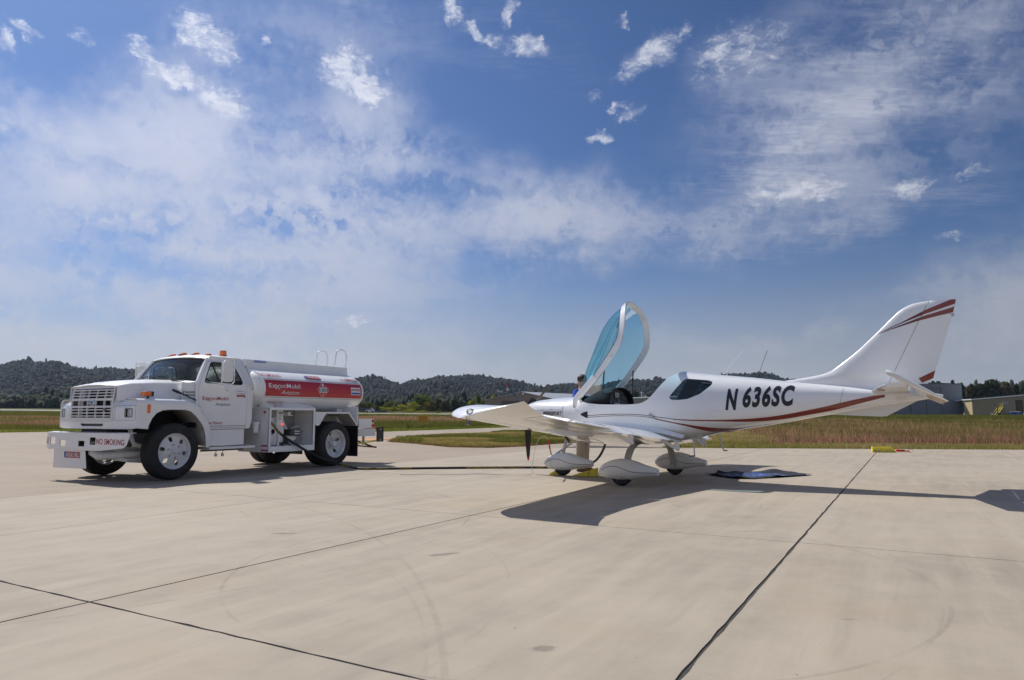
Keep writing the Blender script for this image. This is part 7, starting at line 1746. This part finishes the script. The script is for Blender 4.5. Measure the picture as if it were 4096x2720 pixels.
# head
rows = []
for k, (z, rx, ry, oy) in enumerate([(-.118, .020, .022, -.045), (-.112, .036, .036, -.040), (-.095, .052, .056, -.026), (-.065, .063, .075, -.012), (-.03, .070, .088, -.004), (.0, .074, .095, 0), (.035, .076, .099, .002), (.07, .072, .095, .004), (.10, .058, .078, .006), (.118, .034, .046, .006), (.123, .008, .01, .006)]):
    row = []
    for j in range(28):
        a = 2 * pi * j / 28; x_, y_ = rx * cos(a), ry * sin(a) + oy
        f = max(0, -sin(a)) ** 14
        if -.05 < z < .02: y_ -= f * (.024 if z < -.02 else .012)
        if .0 <= z < .05: y_ += max(0, -sin(a)) ** 4 * .006
        row.append((x_, y_, z))
    rows.append(row)
hd = G().grid(rows, closed=True); hd.f.append(tuple(range(28))); hd.f.append(tuple(range(10 * 28, 11 * 28)))
head = hd.build('head', SKIN, body, ang=80); head.location = (0, -.01, 1.705); head.rotation_euler = (0, 0, radians(-70))
rows = []
for z, rx, ry, oy in [(-.05, .076, .060, .050), (-.01, .083, .085, .028), (.03, .088, .104, .012), (.06, .090, .112, .000), (.09, .084, .107, -.001), (.12, .064, .084, .002), (.137, .034, .046, .004), (.142, .006, .008, .004)]:
    rows.append([(rx * cos(a) * (1 + .05 * sin(9 * a + z * 60)), ry * sin(a) * (1 + .05 * sin(7 * a + z * 90)) + oy, z + .006 * sin(11 * a)) for a in [2 * pi * j / 40 for j in range(40)]])
G().grid(rows, closed=True).build('hair', HAIR, head, ang=80, solid=.004)
for s_ in (1, -1):
    G().lathe([(0, -.006), (.020, -.004), (.023, 0), (.0, .003)], 'y', (s_ * .033, -.100, .012), 14).build('sunglass_lens', BLACKP, head)
    G().tube([(s_ * .055, -.092, .018), (s_ * .078, -.04, .018), (s_ * .078, .02, .012)], .003, 5).build('sunglass_arm', BLACKP, head)
    G().lathe([(0, -.006), (.016, -.003), (.020, .004), (.0, .008)], 'x', (s_ * .078, .008, -.008), 12).build('ear', SKIN, head)
G().tube([(-.028, -.0965, -.062), (0, -.101, -.066), (.028, -.0965, -.062)], [.003, .005, .003], 6).build('mouth', P('lips', (.34, .13, .10), .5), head)
G().tube([(-.014, -.103, .02), (.014, -.103, .02)], .003, 5).build('sunglass_bridge', BLACKP, head)
# clothes
k_ = lambda r_, a: tuple(v + a for v in (r_ if hasattr(r_, '__len__') else (r_, r_)))
sh = [(nd[i][0], k_(nd[i][1], .018)) for i in (0, 1, 2, 3)] + [((0, .012, 1.52), (.075, .078)), (LS, .080), ((.275, -.0, 1.37), (.068, .07)), (RS, .080), ((-.24, .025, 1.35), (.068, .07))]
skin_mesh('polo_shirt', [((0, 0, .93), (.168, .128))] + sh, [(0, 1), (1, 2), (2, 3), (3, 4), (4, 5), (4, 6), (6, 7), (4, 8), (8, 9)], SHIRT, body)
tr_ = [((0, 0, .97), (.155, .12)), ((.10, 0, .86), (.112, .115)), ((.14, -.01, .50), (.085, .09)), ((.168, .015, .11), (.072, .078)), ((-.10, 0, .86), (.112, .115)), ((-.12, -.01, .50), (.085, .09)), ((-.14, .015, .11), (.072, .078))]
skin_mesh('trousers', tr_, [(0, 1), (1, 2), (2, 3), (0, 4), (4, 5), (5, 6)], PANTS, body)
for x_ in (.178, -.148): skin_mesh('shoe', [((x_, .06, .055), (.046, .042)), ((x_, -.05, .05), (.048, .040)), ((x_ * 1.03, -.16, .036), (.045, .028))], [(0, 1), (1, 2)], P('shoe_brown', (.06, .04, .03), .5), body)
G().tube([(.455, -.36, 1.09), (.47, -.30, 1.08), (.475, -.20, 1.04)], [.014, .022, .02], 8).build('fuel_nozzle', METAL, None)
nz_ = bpy.data.objects['fuel_nozzle']; nz_.location = (1.29, 13.2, 0); tag(nz_, 'metal fuel nozzle at the end of the hose held over the far wing', 'nozzle')

# ================================================================ AIR
hz = G().box(-4300, 4300, -450, 4300, -1.5, 175.0).build('haze', None, None, ang=0)
hmz = bpy.data.materials.new('thin_haze'); hmz.use_nodes = True
n = NT(hmz.node_tree); n.n.clear()
pv = n.new('ShaderNodeVolumePrincipled'); n.put(pv.inputs['Color'], (0.62, 0.78, 1.0, 1)); pv.inputs['Density'].default_value = 0.000075; pv.inputs['Anisotropy'].default_value = 0.1
n.l.new(pv.outputs[0], n.new('ShaderNodeOutputMaterial').inputs['Volume'])
hz.data.materials.append(hmz); hz['kind'] = 'stuff'
